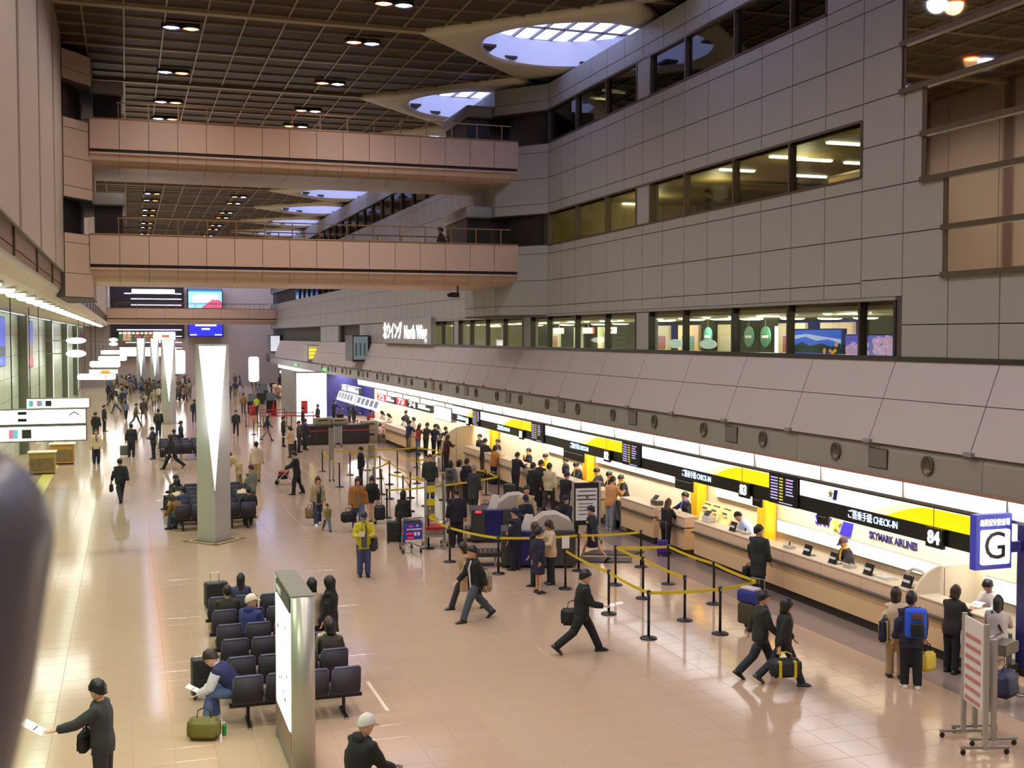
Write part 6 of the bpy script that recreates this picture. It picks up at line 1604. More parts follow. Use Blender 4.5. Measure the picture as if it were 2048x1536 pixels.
person((15.95, 41.0), 280, 1.62, 'stand', 1, (28,30,42), NV, 'bunk', 'clerk standing behind the clerk who bows above the notice board')
person((15.85, 42.9), 268, 1.60, 'clerk', 1, (232,200,60), NV, 'bunk', 'clerk in a yellow vest facing the man in the black suit')
person((15.85, 45.0), 268, 1.60, 'phone', 1, (28,30,42), NV, 'bunk', 'clerk with a yellow scarf holding a hand to her head', extra=YS)
person((15.85, 49.2), 262, 1.62, 'stand', 1, (30,34,60), NV, 'bunk', 'clerk in navy standing in front of the blue panel')
person((15.85, 52.0), 250, 1.62, 'turn', 1, (26,28,46), NV, 'capn', 'clerk in a dark cap standing at the far end of the yellow signs')
person((14.96,34.19), 62, 1.72, 'counter', 0, (206,150,96), (138,142,154), 'shortk', 'man in a tan jacket and pale grey jeans at the counter', key='tanjacket', shoe=(180,170,160))
person((13.26,33.19), 95, 1.62, 'stand', 1, (24,22,24), (26,25,28), 'longk', 'long-haired woman in black with a red suitcase before the notice board', key='redcase')
person((13.99,35.79), 60, 1.74, 'counter', 0, (20,20,22), (20,20,23), 'shortk', 'man in a black suit at the counter facing the clerk in the yellow vest')
person((14.32,38.47), 55, 1.72, 'carry2', 0, (190,178,142), (52,48,46), 'shortk', 'man in a beige shirt and dark trousers standing at the counter')
person((14.48,39.70), 60, 1.70, 'counter', 0, (30,28,32), (30,30,34), 'shortk', 'man in black with an orange collar left of the man in the beige shirt', extra=(('collar', (220,90,40)),))
person((13.86,38.88), 60, 1.70, 'stand', 0, (24,23,25), (26,26,30), 'shortk', 'man in black with a shoulder bag, second left of the man in the beige shirt', extra=(('strap', (60,56,56)),))
person((14.70,43.03), 62, 1.66, 'counter', 0, (26,26,34), (28,28,32), 'shortk', 'man in a dark jacket leaning on the counter with a dark suitcase behind him', key='suitman')
person((14.91,46.57), 62, 1.62, 'counter', 1, (186,128,62), (30,28,30), 'bobk', 'woman in an orange-tan jacket and black trousers at the counter')
person((15.11,48.71), 62, 1.72, 'counter', 0, (38,36,36), (96,78,54), 'shortk', 'man in a dark jacket and brown trousers at the counter')
person((14.35, 52.2), 62, 1.62, 'counter', 1, (62,32,32), (40,38,36), 'bobb', 'woman in dark red and green at the far part of the yellow-sign counter')
person((11.56,38.66), 58, 1.72, 'stand', 0, (46,48,50), (40,42,46), 'croppedg', 'grey-haired man in a dark grey coat in the large queue', coat='coat', extra=(('collar', (200,196,190)),), key='greyhair')
person((12.01,41.06), 50, 1.70, 'stand', 0, (24,24,28), (34,34,40), 'shortk', 'man in black standing behind the grey-haired man in the queue')
person((11.88,41.65), 40, 1.58, 'turn', 1, (216,188,180), (120,104,90), 'bobk', 'woman in a pale pink top in the large queue')
person((11.42,41.26), 20, 1.62, 'stand', 1, (128,122,120), (60,44,44), 'bobk', 'woman in grey with a dark backpack and a red bag in the large queue', key='greybp')
person((10.95,42.52), 190, 1.74, 'stand', 0, (42,50,40), (38,44,62), 'shortb', 'man in a dark green jumper standing inside the large queue')
person((9.25,32.74), 8, 1.74, 'stand', 0, (22,22,36), (22,22,34), 'croppedk', 'guard in a dark navy suit seen from behind, beside the x-ray machine', extra=(('collar', (214,212,210)),))
person((11.48,32.78), 205, 1.72, 'stand', 0, (176,158,118), (60,60,60), 'shortk', 'man in an open beige coat behind the x-ray machines', extra=(('front', (110,118,110)),), coat='coat')
person((11.03,31.63), 185, 1.62, 'read', 1, (26,28,48), NV, 'capn', 'capped staff woman in navy between the two x-ray machines', extra=(('collar', (220,216,214)),))
person((9.82,29.00), 318, 1.66, 'stand', 0, (26,28,50), (24,26,46), 'capn', 'guard in a navy uniform and cap beside the nearer x-ray machine', extra=(('collar', (226,222,220)), ('badge', (200,190,110))))
person((9.49,26.19), 78, 1.60, 'behind', 1, (26,28,56), (26,28,54), 'bunk', 'staff woman in a navy uniform with a blue and yellow scarf and skirt', skirt=True, extra=(('scarf', (230,210,80)),), coat='coat')
person((9.67,26.97), 300, 1.60, 'turn', 1, (28,28,34), (30,30,38), 'bobr', 'woman with reddish-brown hair behind the uniformed staff woman')
person((10.12,27.06), 262, 1.62, 'read', 1, (206,180,146), (36,36,42), 'bobb', 'woman in beige holding papers, talking to the uniformed staff woman', key='papers')
person((12.22,29.35), 322, 1.62, 'walk', 1, (26,28,52), (26,28,50), 'capn', 'guard woman in a navy cap and skirt walking beside the long belt', skirt=True, extra=(('badge', (220,190,60)),), coat='coat')
person((12.19,31.25), 250, 1.60, 'read', 0, (24,24,34), (24,24,32), 'capn', 'staff member in a dark cap behind the nearer x-ray machine')
person((9.23,47.44), 272, 1.64, 'behind', 1, (28,30,42), (32,32,38), 'shortk', 'woman in a dark vest with white papers, left in the large queue', key='vest')
person((6.99,36.46), 188, 1.76, 'carry', 0, (150,100,44), (78,92,140), 'longb', 'man in a rust-brown jacket over a striped top, carrying a black duffel bag', extra=(('front', (110,100,70)),), key='rust')
person((7.77,37.87), 200, 1.62, 'lean', 1, (26,24,28), (206,170,140), 'bobk', 'woman in a black jacket bending her head, with a black backpack in her hand', key='backpackw')
person((5.80,29.47), 186, 1.70, 'read', 0, (182,172,30), (62,70,108), 'capk', 'man in a yellow jacket, dark shirt and cap walking towards the camera', extra=(('front', (70,74,84)),), key='yellow')
person((5.95,38.05), 176, 1.62, 'carry2', 1, (150,132,98), (48,56,84), 'bobb', 'woman in an olive cardigan holding a brown bag beside a small child', extra=(('front', (34,38,46)),), key='olive', shoe=(210,206,200))
person((6.04,36.78), 172, 0.92, 'walk', 0, (126,124,66), (92,98,120), 'capk', 'small child in an olive top walking beside the woman in the cardigan')
person((6.32,45.69), 280, 1.72, 'push', 0, (22,22,24), (22,22,24), 'shortk', 'man in a black coat pushing a red pushchair', extra=(('collar', (220,216,210)),), key='pram')
person((7.98,59.78), 300, 1.62, 'read', 1, (186,160,126), (60,56,56), 'bobb', 'woman in beige behind the man with the red pushchair')
person((7.88,33.90), 40, 1.60, 'carry', 1, (24,22,24), (56,62,80), 'bobk', 'woman with curly black hair standing beside a black suitcase', key='blackcase')
person((-0.32,45.75), 345, 1.70, 'walk2', 0, (24,26,34), (26,28,36), 'shortk', 'man in a dark suit walking away with a black briefcase on the left walkway', key='leftbag')
person((0.13,62.68), 352, 1.72, 'stand', 0, (36,38,46), (34,36,44), 'shortk', 'man in a dark suit seen from behind, farther left on the walkway')
person((1.20,61.29), 250, 1.64, 'read', 1, (30,32,48), (30,32,48), 'shortk', 'person in a navy uniform with a pale belt facing left', extra=(('stripes', (120,112,70)),))
person((-1.52,59.78), 172, 1.70, 'stand', 0, (196,178,140), (30,30,50), 'shortb', 'man in a pale tan jacket standing on the left walkway', extra=(('shirt', (70,72,92)),))
person((-1.50,80.05), 95, 1.74, 'stand', 0, (32,34,44), (32,32,44), 'shortk', 'man in a dark suit with a white shirt facing right on the left walkway', extra=(('shirt', (220,216,208)),))
person((-1.88,73.65), 20, 1.68, 'turn', 0, (28,28,32), (34,34,38), 'shortk', 'dark figure standing half hidden by the nearest hanging signs')
person((1.95,56.38), 282, 1.72, 'stride', 0, (24,24,26), (24,26,30), 'longb', 'person in black striding left with a black bag, before the second seating block', key='strider')
person((1.79,75.35), 10, 1.70, 'stand', 0, (26,28,30), (36,40,58), 'shortk', 'person wearing a dark green backpack, seen from behind', key='dgreen')
person((5.25,50.53), 8, 1.70, 'stand', 0, (220,204,186), (182,160,116), 'shortk', 'man in a white shirt and khaki trousers seen from behind')
person((4.37,49.07), 290, 1.62, 'bend', 1, (200,182,132), (150,134,96), 'bobb', 'person in a cream coat bending over the seats right of the first column', coat='coat')
person((4.16,41.88), 320, 1.66, 'stand', 0, (112,116,100), (100,96,84), 'croppedb', 'man in a grey-green jacket standing by the seats right of the first column')
# seated people
person((2.22, 24.75), 5, 1.58, 'sit', 1, (50,60,86), (60,66,84), 'longk', 'seated woman with long black hair in the back row, left half of the front block')
person((2.15, 22.35), 40, 1.66, 'sitturn', 0, (44,54,116), (50,54,70), 'capy', 'seated man in a blue hooded top and cream cap', extra=(('hood', (40,50,108)),), key='bluehood')
person((1.85, 23.55), 0, 1.60, 'sit', 0, (44,40,30), (50,48,44), 'shortk', 'dark seated person in the fifth row, left end')
person((3.33,22.08), 340, 1.60, 'stand', 1, (188,170,140), (90,80,70), 'bobk', 'woman with bobbed hair in beige standing behind the last row of the front block')
person((3.66,21.96), 300, 1.64, 'stand', 1, (22,20,22), (22,20,22), 'longk', 'woman with long black hair in a black coat standing amid the front seats', coat='coat')
person((3.36, 20.32), 5, 1.60, 'sit', 1, (188,170,146), (70,66,66), 'bobr', 'seated woman with a dark strap across a beige back in the third row', extra=(('strap', (26,24,24)),))
person((3.36, 20.1), 15, 1.60, 'sit', 1, (60,52,46), (60,54,50), 'bobk', 'seated woman in a dark fur-collared coat in the second row, right end', extra=(('collar', (80,66,56)),))
person((2.83, 20.1), 0, 1.60, 'sit', 1, (34,32,36), (40,38,42), 'bobk', 'seated person in dark grey in the second row beside the map sign')
person((1.62, 43.0), 300, 1.62, 'sit', 0, (40,36,34), (46,44,48), 'shortk', 'seated person in dark clothes in the second block, back row left')
person((1.62, 41.8), 320, 1.62, 'sit', 0, (70,66,44), (50,50,54), 'bobk', 'seated person in dark olive in the second block, left side')
person((1.7, 40.7), 330, 1.62, 'sitlean', 0, (206,194,150), (66,72,92), 'bobk', 'seated person in a cream jacket bent forward, left side of the second block')
person((1.7, 39.6), 320, 1.62, 'sit', 0, (54,66,92), (50,62,92), 'shortk', 'seated person in blue in the second block, left side')
person((1.62, 38.5), 310, 1.62, 'sitlean', 0, (120,84,30), (60,72,100), 'bobb', 'seated person in a rust top in the front row, left of the first column')
person((3.2, 43.0), 0, 1.62, 'sit', 0, (24,24,26), (34,34,38), 'shortk', 'seated person in black in the back row, right of the first column')
person((3.7, 40.7), 20, 1.62, 'sitlean', 1, (216,194,160), (60,60,70), 'bobk', 'seated woman in cream with a dark strap leaning over, right of the first column', extra=(('strap', (40,36,36)),))
person((3.75, 38.5), 0, 1.66, 'sit', 0, (26,24,26), (44,40,42), 'shortk', 'seated man in black at the right end of the front row behind the first column')
person((2.3, 63.7), 0, 1.66, 'sit', 0, (34,38,40), (40,40,44), 'shortk', 'seated person in a striped dark top in the third block', extra=(('stripes', (150,140,110)),))
# middle distance
for a in (
 ((4.54,85.81), 5, 1.70, 'stand', 0, (32,44,58), (34,40,56), 'person in a blue-grey jacket standing left of the first column'),
 ((2.68,64.25), 80, 1.70, 'stand', 0, (34,38,62), (34,36,50), 'man in a navy suit just left of the grey post beside the first column'),
 ((6.42,73.79), 182, 1.70, 'walk', 0, (40,46,50), (32,34,44), 'man in a dark jacket walking with a bag, right of the first column'),
 ((8.83,94.48), 8, 1.70, 'stand', 0, (142,112,76), (60,58,66), 'person in a light brown jacket walking away, right of the first column'),
 ((9.47,115.65), 10, 1.70, 'stand', 0, (70,68,66), (46,44,48), 'grey figure just right of the top of the first column'),
 ((9.74,92.94), 200, 1.60, 'walk', 1, (190,196,60), (50,54,60), 'person in a bright lime jacket with a red suitcase far along the hall'),
 ((7.88,69.67), 80, 1.62, 'walk', 1, (30,34,44), (150,120,104), 'woman in a black coat with a brown bag, far along the hall'),
 ((8.37,65.89), 90, 1.72, 'stand', 0, (34,32,30), (38,34,34), 'man in a dark long coat beside the black counter island'),
 ((8.73,62.22), 95, 1.70, 'turn', 0, (66,54,34), (40,38,40), 'man in dark brown with a suitcase before the black counter island'),
 ((9.24,63.48), 60, 1.72, 'stand', 0, (34,36,58), (40,40,48), 'man in dark blue with a white sleeve before the black counter island'),
 ((10.75,74.70), 280, 1.68, 'stand', 0, (40,40,54), (44,44,52), 'grey-blue figure behind the black counter island, left'),
 ((12.18,77.60), 250, 1.66, 'stand', 0, (60,62,66), (50,50,54), 'pale grey figure behind the black counter island, middle'),
 ((13.97,81.65), 60, 1.72, 'reach', 0, (30,32,44), (30,30,38), 'man in a dark suit pointing under the sloping lit boards'),
 ((14.36,77.75), 70, 1.60, 'read', 1, (60,66,74), (50,52,60), 'attendant in grey with a white collar beside the beige cabinets'),
 ((14.34,76.00), 75, 1.66, 'read', 1, (30,32,40), (30,32,40), 'attendant in black with a white collar beside the beige cabinets'),
 ((13.17,74.70), 190, 1.60, 'bend', 0, (36,34,36), (36,36,40), 'dark figure bending behind the black counter island, right'),
 ((14.49,71.08), 40, 1.66, 'stand', 0, (150,60,66), (40,38,40), 'person with a red and white panel on the back at the numbered counters'),
 ((14.09,66.90), 30, 1.62, 'crouch', 0, (214,194,184), (70,70,80), 'person in white crouching by the pale counter'),
 ((14.35,60.33), 60, 1.72, 'counter', 0, (36,42,66), (120,104,70), 'man in navy and khaki trousers at the pale counter under sign 74'),
 ((14.53,58.90), 60, 1.66, 'counter', 1, (150,60,50), (96,110,150), 'person in red and blue at the pale counter under sign 74'),
 ((14.80,58.27), 60, 1.74, 'counter', 0, (40,36,26), (36,36,40), 'person in a dark brown coat at the rounded partition'),
 ((15.20,58.14), 60, 1.66, 'counter', 0, (26,32,54), (28,30,40), 'person in dark blue leaning at the rounded partition'),
 ((16.26,68.99), 60, 1.70, 'stand', 0, (40,38,40), (40,40,44), 'dark figure behind the queue at the pale counters'),
 ((15.3, 63.0), 262, 1.68, 'stand', 0, (226,222,216), (40,40,50), 'clerk in a white shirt behind the pale counter under sign 74'),
 ((15.3, 65.0), 262, 1.60, 'clerk', 1, (224,220,214), (40,40,50), 'clerk in a white blouse behind the pale counter under sign 74'),
 ((15.2, 68.4), 262, 1.60, 'clerk', 1, (216,206,196), (40,40,50), 'clerk in pale clothes behind the counter under the red signs'),
 ((15.3, 70.8), 262, 1.60, 'clerk', 1, (210,196,186), (40,40,50), 'second clerk in pale clothes behind the counter under the red signs'),
 ((15.6, 58.5), 240, 1.66, 'clerk', 1, (226,222,220), (40,40,50), 'clerk in white behind the rounded partition, left'),
 ((15.7, 57.2), 240, 1.62, 'clerk', 0, (40,40,54), (40,40,50), 'dark-haired clerk behind the rounded partition, right'),
): far_person(*a)
# tiny figures down the hall
random.seed(21)
cols = [((30,30,36), 'black'), ((40,46,70), 'navy'), ((92,84,56), 'olive'), ((150,140,120), 'beige'), ((110,96,92), 'grey-brown'), ((170,120,96), 'salmon'), ((96,104,140), 'slate blue'), ((70,58,46), 'brown'), ((190,186,180), 'white')]
PL = [(-1.80,117.60), (-0.66,119.05), (-0.43,106.48), (-0.17,90.52), (0.50,84.25), (1.08,90.11), (1.46,100.87), (-0.95,99.04), (0.30,126.67), (0.84,133.17), (1.34,130.70), (1.61,120.18), (2.00,115.43), (2.18,106.35), (2.76,112.57), (0.13,146.27), (0.73,151.93), (1.36,154.83), (1.89,148.55), (-0.35,158.65), (2.51,157.69), (0.54,165.25), (1.36,168.66), (2.04,170.33), (2.95,168.12), (4.85,117.20), (5.59,120.79), (6.28,126.81), (5.98,136.31), (6.78,141.27), (7.67,149.60), (6.48,153.11), (10.66,123.19), (12.64,139.30), (14.36,147.35), (12.77,124.63), (12.32,114.69), (14.64,124.00), (14.00,114.12), (17.15,137.79)]
CROWD = []; BANDS = ['of those on the left walkway', 'of those in the far crowd', 'of those between the columns', 'of those right of the first column']
for k, p in enumerate(PL):
    c, nm = cols[(k*5+k//9) % 9]; d = cols[(k*7+3) % 3][0]
    g_ = 0 if k < 8 else (1 if k < 25 else (2 if k < 32 else 3))
    if p[1] > 146: p = (p[0]*0.9-0.3, 146-(p[1]-146)*0.35)
    if abs(p[0]-2.8) < 0.9 and abs(p[1]-85.9) < 0.9: p = (p[0]-1.2, p[1])
    if p[0] < 3.9 and p[0] > 0.6 and p[1] > 138: p = (p[0]-2.6, p[1]-1.5)
    CROWD.append((g_, p, c, d, nm, k))
CROWD.sort(key=lambda e: (e[0], e[1][0]/e[1][1]))
for i_, (g_, p, c, d, nm, k) in enumerate(CROWD):
    n_ = i_-[e[0] for e in CROWD].index(g_)
    far_person((p[0], p[1]), random.choice([0, 10, 180, 190, 90, 270, 350]), 1.58+0.16*random.random(), random.choice(['stand', 'walk', 'walk2', 'turn', 'carry']), k % 3 == 0, c, d,
               'tiny figure in %s, %s from the left %s' % (nm, ORD[n_], BANDS[g_]), coat='coat' if k % 4 == 1 else 'jacket', group='tiny figures down the hall')
for k in range(34):
    p = (-1.4+7.0*((k*0.618) % 1), 109+36*((k*0.381+k*0.01) % 1))
    if abs(p[0]-2.4) < 1.5 and p[1] > 136: p = (p[0]-3.2 if p[0] > 0.5 else p[0], p[1]-3)
    c, nm = cols[random.randrange(9)]
    far_person(p, random.choice([0, 180, 90, 270]), 1.58+0.16*random.random(), random.choice(['stand', 'walk', 'turn']), k % 2 == 0, c, (34,34,40), 'tiny figure in the dense crowd at the far end of the hall', group='dense crowd at the far end')
# silhouettes on the upper floors
far_person((12.0, 44.6), 270, 1.66, 'walk', 0, (60,36,34), (40,36,36), 'person in dark red crossing the lower bridge', z=9.84-0.79)
far_person((16.4, 30.53), 280, 1.68, 'stand', 0, (40,42,46), (40,40,44), 'person standing behind the third-floor glass', z=8.6+0.35)

# ================================================================ bags, cases and papers
def bag(name, label, cat, c, rz, size, rgb, handle=0.12, extra=None, soft=0.05, strap=None):
    """soft bag hanging under its handle; c is the top of the handle"""
    w_, d, h = size
    t = thing(name, label, cat, (c[0], c[1], c[2]-handle-h), rz)
    bm = bmesh.new(); bmesh.ops.create_cube(bm, size=1)
    bmesh.ops.subdivide_edges(bm, edges=list(bm.edges), cuts=3, use_grid_fill=True)
    for v in bm.verts:
        x, y, z = v.co
        k = 1-0.35*max(0, z)*1.0
        v.co = Vector((x*w_*(1-0.06*abs(z)*2), y*d*k*(1.0-0.5*abs(x)**2), (z+0.5)*h))
    bmesh.ops.bevel(bm, geom=[e for e in bm.edges if e.calc_face_angle(0) > 0.9], offset=min(soft, d*0.2), segments=2, affect='EDGES')
    m = mat('bag_%d_%d_%d' % rgb, rgb, 0.6, noise=0.1, scale=8)
    MB().bm(bm).build('body', m, t, True)
    MB().tube([(-w_*0.22, 0, h*0.94), (-w_*0.18, 0, h+handle*0.7), (0, 0, h+handle), (w_*0.18, 0, h+handle*0.7), (w_*0.22, 0, h*0.94)], 0.012, 6).build('handle', mat('bag_handle', (30,28,28), 0.6) if not strap else cmat(strap), t, True)
    if extra:
        for a in (-0.24, 0.24): MB().bbox(w_*a-0.025, w_*a+0.025, -d/2-0.006, d/2+0.006, 0.0, h*0.93, 0.004).build('strap', cmat(extra), t)
    else:
        MB().tube([(-w_*0.44, 0, h*0.97), (w_*0.44, 0, h*0.97)], 0.008, 5).build('zip', mat('zip_grey', (90,88,86), 0.4, metal=0.4), t)
    return t
def case(label, p, rz, size, rgb, ext=0.45, name='suitcase'):
    w_, d, h = size
    t = thing(name, label, 'suitcase', (p[0], p[1], 0), rz)
    MB().bbox(-w_/2, w_/2, -d/2, d/2, 0.05, 0.05+h, 0.035).build('shell', mat('case_%d_%d_%d' % rgb, rgb, 0.5, noise=0.06), t, True)
    MB().bbox(-w_*0.4, w_*0.4, -d/2-0.03, -d/2+0.01, 0.12, h*0.55, 0.015).build('front_pocket', mat('case_%d_%d_%d' % rgb, rgb, 0.5, noise=0.06), t)
    MB().tube([(-0.1, d*0.3, h), (-0.1, d*0.3, h+ext), (0.1, d*0.3, h+ext), (0.1, d*0.3, h)], 0.011, 6).build('pull_handle', m_steel, t)
    for a in (-1, 1):
        for b in (-1, 1): MB().ball((a*w_*0.4, b*d*0.35, 0.03), (0.02, 0.03, 0.03), 8, 5).build('wheel', m_black, t)
    return t
def backpack(label, key, rgb, rgb2, w_=0.32, h=0.46):
    c = pt(key, V(0, -0.20, 0.96))
    t = thing('backpack', label, 'backpack', tuple(c), head_dir(key))
    MB().bbox(-w_/2, w_/2, -0.12, 0.07, 0, h, 0.06).build('body', mat('bag_%d_%d_%d' % rgb, rgb, 0.6, noise=0.08, scale=8), t, True)
    MB().bbox(-w_*0.33, w_*0.33, -0.18, -0.10, 0.03, h*0.55, 0.04).build('pocket', mat('bag_%d_%d_%d' % rgb2, rgb2, 0.6), t, True)
    MB().bbox(-w_*0.28, w_*0.28, -0.15, -0.09, h*0.62, h*0.86, 0.03).build('flap', cmat((92,62,44)) if rgb[2] > 180 else cmat(rgb2), t, True)
    for a in (-1, 1): MB().tube([(a*w_*0.3, 0.05, 0.05), (a*w_*0.36, 0.12, h*0.5), (a*w_*0.34, 0.17, h*0.92), (a*w_*0.28, 0.07, h*0.98)], 0.02, 6).build('shoulder_strap', cmat(rgb2), t, True)
    return t
def paper(label, c, rz, w_=0.21, h=0.29, tilt=40):
    t = thing('paper_sheet', label, 'paper', tuple(c), rz)
    m = mat('paper_white', (238,234,230), 0.6)
    o = MB().slab([(-w_/2, 0, 0), (w_/2, 0, 0), (w_/2, h*math.cos(R(tilt)), h*math.sin(R(tilt))), (-w_/2, h*math.cos(R(tilt)), h*math.sin(R(tilt)))], (0, 0.002, 0.002)).build('sheet', m, t)
    MB().slab([(-w_*0.35, h*0.4*math.cos(R(tilt))-0.002, h*0.4*math.sin(R(tilt))+0.001), (w_*0.35, h*0.4*math.cos(R(tilt))-0.002, h*0.4*math.sin(R(tilt))+0.001), (w_*0.35, h*0.45*math.cos(R(tilt))-0.002, h*0.45*math.sin(R(tilt))+0.001), (-w_*0.35, h*0.45*math.cos(R(tilt))-0.002, h*0.45*math.sin(R(tilt))+0.001)], (0, -0.002, 0.002)).build('text_line', m_desk, t)
    return t
BK = (22, 21, 23)
bag('shoulder_bag', 'black bag held at the waist by the man in the charcoal blazer', 'bag', pt('paperman', V(0.02, 0.24, 1.14)), head_dir('paperman'), (0.30, 0.16, 0.28), BK, 0.10)
h_ = hand('paperman', 'L'); paper('white paper held out by the man in the charcoal blazer', h_+V(-0.06, 0, 0.0), head_dir('paperman'), 0.24, 0.30, 30)
paper('white paper in the hands of the man leaning forward', hand('leaner', 'R')+V(-0.04, 0, 0.01), head_dir('leaner'), 0.2, 0.2, 25)
bag('duffel_bag', 'olive green duffel bag on the floor beside the leaning man', 'bag', (1.06, 18.28, 0.50), R(-20), (0.52, 0.28, 0.33), (104,96,40), 0.16)
t = thing('bottle', 'green bottle standing on the floor beside the olive duffel bag', 'bottle', (1.37, 18.36, 0)); MB().lathe([(0.032, 0), (0.034, 0.01), (0.034, 0.15), (0.014, 0.19)], n=12).build('body', mat('bottle_green', (40,130,60), 0.2), t, True); MB().lathe([(0.016, 0.19), (0.016, 0.215)], n=10).build('cap', m_white, t)
c = hand('photog', 'R'); t = thing('pocket_camera', 'small silver camera held by the person in black at the bottom edge', 'camera', tuple(c+V(0.02, 0.03, 0.02)), head_dir('photog')); MB().bbox(-0.05, 0.05, -0.015, 0.015, -0.03, 0.03, 0.008).build('body', m_steel, t); MB().tube([(0, 0.01, 0), (0, 0.035, 0)], 0.02, 10).build('lens', m_black, t)
c = pt('photog', V(0.0, -0.30, 0.72)); bag('waist_bag', 'red and black bag at the back of the person in black at the bottom edge', 'bag', (c.x, c.y, c.z+0.3), head_dir('photog'), (0.34, 0.16, 0.26), (170,24,30), 0.05)
c = pt('stripe', V(-0.05, -0.24, 1.2)); bag('shoulder_bag', 'tan-grey bulging shoulder bag on the man with the white stripe', 'bag', tuple(c), head_dir('stripe')+R(20), (0.30, 0.24, 0.46), (150,132,104), 0.06)
c = pt('biz', V(-0.28, -0.12, 1.06)); bag('briefcase', 'black shoulder bag swinging behind the striding businessman', 'bag', tuple(c), head_dir('biz')+R(80), (0.48, 0.2, 0.34), BK, 0.16)
paper('white paper in the hand of the striding businessman', hand('biz', 'R')+V(0.05, 0, 0.02), head_dir('biz'), 0.2, 0.26, 12)
c = hand('couple_b', 'R'); bag('duffel_bag', 'black duffel bag with yellow straps carried by the woman in black', 'bag', (c.x+0.06, c.y-0.12, c.z+0.02), R(-10), (0.58, 0.26, 0.32), (26,26,32), 0.12, extra=(200,180,20), strap=(200,180,20))
t = thing('pull_cart', 'small wheeled pull cart with olive and blue bags behind the walking couple', 'pull cart', (12.54, 21.35, 0), R(-70))
MB().bbox(-0.22, 0.22, -0.18, 0.18, 0.16, 0.62, 0.06).build('olive_bag', cmat((72,64,40)), t, True); MB().bbox(-0.25, 0.25, -0.16, 0.16, 0.62, 0.88, 0.05).build('blue_bag', cmat((38,50,130)), t, True); MB().bbox(-0.2, 0.2, -0.12, 0.12, 0.88, 0.95, 0.03).build('white_bundle', cmat((190,182,196)), t, True)
MB().tube([(-0.18, 0.22, 0.1), (-0.18, 0.24, 1.1), (0.18, 0.24, 1.1), (0.18, 0.22, 0.1)], 0.012, 6).build('frame', m_cart, t)
for a in (-0.22, 0.22): mb = MB(); mb.rings([[(a+dx, 0.18+0.09*math.cos(2*math.pi*k/14), 0.09+0.09*math.sin(2*math.pi*k/14)) for k in range(14)] for dx in (-0.02, 0.02)]); mb.build('wheel', m_black, t)
backpack('bright blue backpack with a black pocket, on the man in the navy jacket', 'blueback', (26,84,220), (20,20,24), 0.36, 0.52)
c = hand('blueback', 'R'); bag('tote_bag', 'bright yellow tote bag with dark handles held by the man with the blue backpack', 'bag', (c.x+0.06, c.y-0.05, c.z+0.0), R(10), (0.34, 0.18, 0.34), (240,218,84), 0.16)
c = pt('beige', V(-0.22, -0.08, 1.2)); bag('shoulder_bag', 'navy shoulder bag with a yellow edge on the woman in beige', 'bag', tuple(c), head_dir('beige')+R(60), (0.34, 0.16, 0.42), (34,38,66), 0.06, extra=(216,180,40))
c = hand('flower', 'R'); paper('white form held by the woman in the flowered jacket', c+V(0.04, 0.0, 0.03), head_dir('flower'), 0.22, 0.28, 10)
c = pt('flower', V(0.3, 0.05, 1.0)); bag('plastic_bag', 'pale plastic bag hanging beside the woman in the flowered jacket', 'bag', tuple(c), 0, (0.3, 0.16, 0.34), (200,196,190), 0.08)
c = hand('greencoat', 'L'); bag('attache_case', 'black flat case with a white edge held by the man in the dark green coat', 'case', (c.x-0.1, c.y-0.02, c.z), R(20), (0.42, 0.12, 0.34), (24,24,26), 0.06, soft=0.015)
case('red rolling suitcase with a long handle beside the long-haired woman', (13.20,33.40), R(-15), (0.40, 0.24, 0.56), (150,34,34), 0.5)
case('violet rolling case beside the woman in the striped jacket', (14.46,29.51), R(-20), (0.3, 0.22, 0.42), (64,40,130), 0.55)
case('black rolling suitcase beside the curly-haired woman', (7.62,33.99), R(-10), (0.42, 0.28, 0.62), (26,26,28), 0.4)
case('dark grey suitcase behind the man leaning on the counter', (13.75,41.30), R(-30), (0.40, 0.26, 0.6), (44,46,46), 0.1)
case('dark suitcase on the floor between the customers under sign 81', (14.67,46.30), R(-30), (0.36, 0.24, 0.46), (34,34,40), 0.05)
case('dark suitcase beside the man in dark brown at the island', (8.40,62.33), R(10), (0.42, 0.26, 0.6), (34,34,36), 0.35)
case('red suitcase pulled by the person in the lime jacket', (9.40,93.06), R(10), (0.5, 0.3, 0.7), (170,44,44), 0.3)
case('black rolling case standing behind the back row of the front seats', (1.87,27.12), R(12), (0.5, 0.3, 0.56), (24,24,26), 0.25)
case('dark tall case standing at the left of the front seating block', (1.15, 20.4), R(8), (0.34, 0.26, 0.66), (30,30,32), 0.05)
bag('paper_bag', 'tan paper bag leaning beside the back row of the front seats', 'bag', (1.72, 24.98, 0.62), R(30), (0.34, 0.2, 0.5), (206,176,120), 0.1)
case('grey square case beside the dark-suited man on the left walkway', (-0.19,63.31), 0, (0.5, 0.2, 0.5), (96,104,96), 0.0, 'hard_case')
c = hand('leftbag', 'L'); bag('briefcase', 'black briefcase in the hand of the man walking away on the left', 'bag', (c.x, c.y, c.z+0.02), head_dir('leftbag')+R(70), (0.40, 0.14, 0.30), BK, 0.1)
c = hand('strider', 'R'); bag('shoulder_bag', 'black bag carried by the person striding left before the second block', 'bag', (c.x, c.y, c.z+0.1), head_dir('strider'), (0.46, 0.2, 0.4), BK, 0.1)
backpack('dark green backpack on the person seen from behind left of the column', 'dgreen', (48,60,40), (30,36,30))
c = hand('rust', 'R'); bag('duffel_bag', 'black duffel bag with a hanging strap carried by the man in the rust jacket', 'bag', (c.x-0.05, c.y-0.05, c.z+0.02), R(20), (0.5, 0.26, 0.34), BK, 0.12)
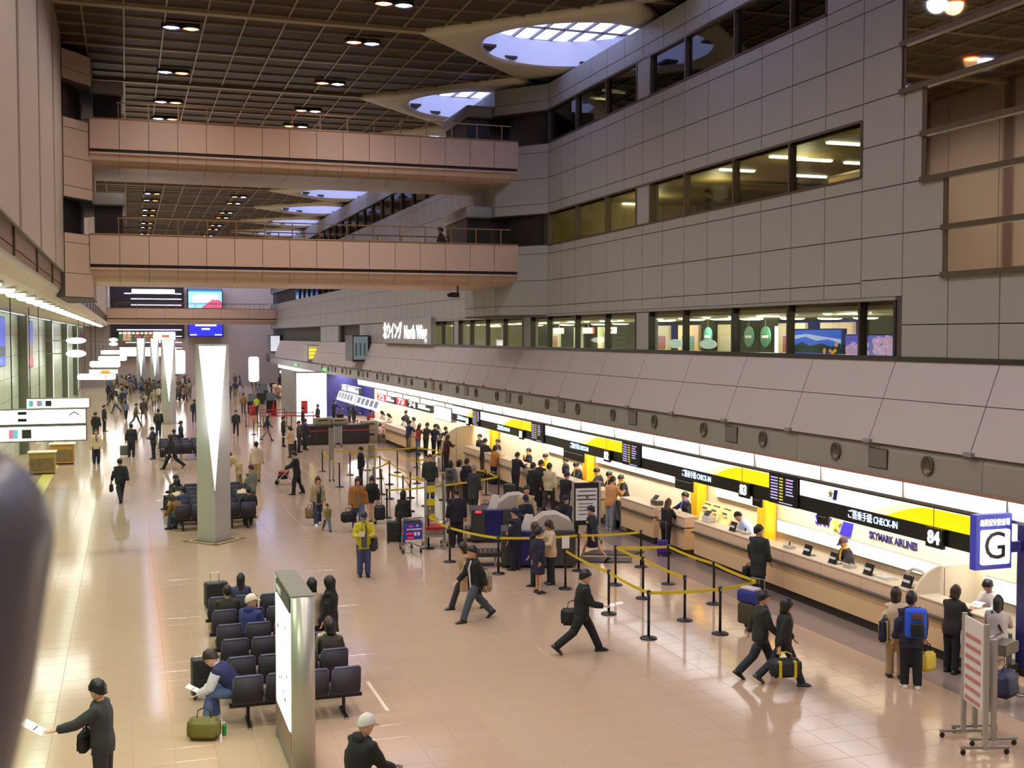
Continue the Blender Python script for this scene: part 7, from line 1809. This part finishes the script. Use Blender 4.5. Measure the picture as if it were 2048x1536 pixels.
c = hand('backpackw', 'L'); bag('backpack', 'black backpack hanging from the hand of the woman in the black jacket', 'backpack', (c.x+0.02, c.y-0.04, c.z+0.02), R(-10), (0.38, 0.24, 0.5), BK, 0.08)
c = hand('olive', 'R'); bag('hand_bag', 'brown and black bag held by the woman in the olive cardigan', 'bag', (c.x-0.02, c.y, c.z+0.02), R(0), (0.32, 0.14, 0.36), (120,92,64), 0.12)
c = pt('yellow', V(-0.28, -0.06, 1.1)); bag('shoulder_bag', 'dark bag at the side of the man in the yellow jacket', 'bag', tuple(c), head_dir('yellow')+R(70), (0.34, 0.16, 0.36), (52,44,40), 0.08)
paper('white papers in the hands of the man in the yellow jacket', hand('yellow', 'R')+V(0, -0.05, 0.0), head_dir('yellow'), 0.16, 0.22, 50)
paper('papers in the hands of the woman in beige by the staff woman', hand('papers', 'R')+V(0, -0.03, 0.02), head_dir('papers'), 0.22, 0.28, 30)
backpack('grey backpack with dark straps on the woman in the large queue', 'greybp', (84,84,92), (50,48,52))
c = hand('greyhair', 'R'); bag('travel_bag', 'dark red and grey travel bag beside the grey-haired man in the queue', 'bag', (c.x+0.15, c.y-0.1, 0.52), R(20), (0.55, 0.3, 0.36), (84,52,46), 0.12)
paper('white paper under the arm of the woman in the dark vest', pt('vest', V(0.2, -0.04, 0.95)), head_dir('vest')+R(90), 0.12, 0.34, 86)
bag('travel_bag', 'dark bag on the luggage cart at the right edge', 'bag', (14.05, 15.55, 0.72), R(205), (0.55, 0.36, 0.42), (36,42,74), 0.1)
# pushchair
t = thing('pushchair', 'red and black folding pushchair pushed by the man in the black coat', 'pushchair', (6.31, 49.11, 0), R(80))
MB().bbox(-0.2, 0.2, -0.15, 0.3, 0.42, 0.55, 0.04).build('seat', cmat((150,36,32)), t, True); MB().slab([(-0.2, -0.1, 0.5), (0.2, -0.1, 0.5), (0.2, -0.35, 1.0), (-0.2, -0.35, 1.0)], (0, 0.06, 0.03)).build('backrest', cmat((150,36,32)), t)
MB().bbox(-0.19, 0.19, -0.1, 0.32, 0.22, 0.38, 0.04).build('basket', m_black, t, True)
for a in (-0.22, 0.22):
    MB().tube([(a, -0.6, 1.05), (a, -0.3, 0.8), (a, 0.35, 0.12)], 0.014, 6).tube([(a, -0.35, 0.1), (a, 0.15, 0.6)], 0.014, 6).build('frame', m_cart, t)
    for b in (-0.35, 0.35):
        mb = MB(); mb.rings([[(a+dx, b+0.09*math.cos(2*math.pi*k/12), 0.09+0.09*math.sin(2*math.pi*k/12)) for k in range(12)] for dx in (-0.02, 0.02)]); mb.build('wheel', m_black, t)
MB().tube([(-0.22, -0.6, 1.05), (0.22, -0.6, 1.05)], 0.018, 6).build('push_bar', m_black, t)
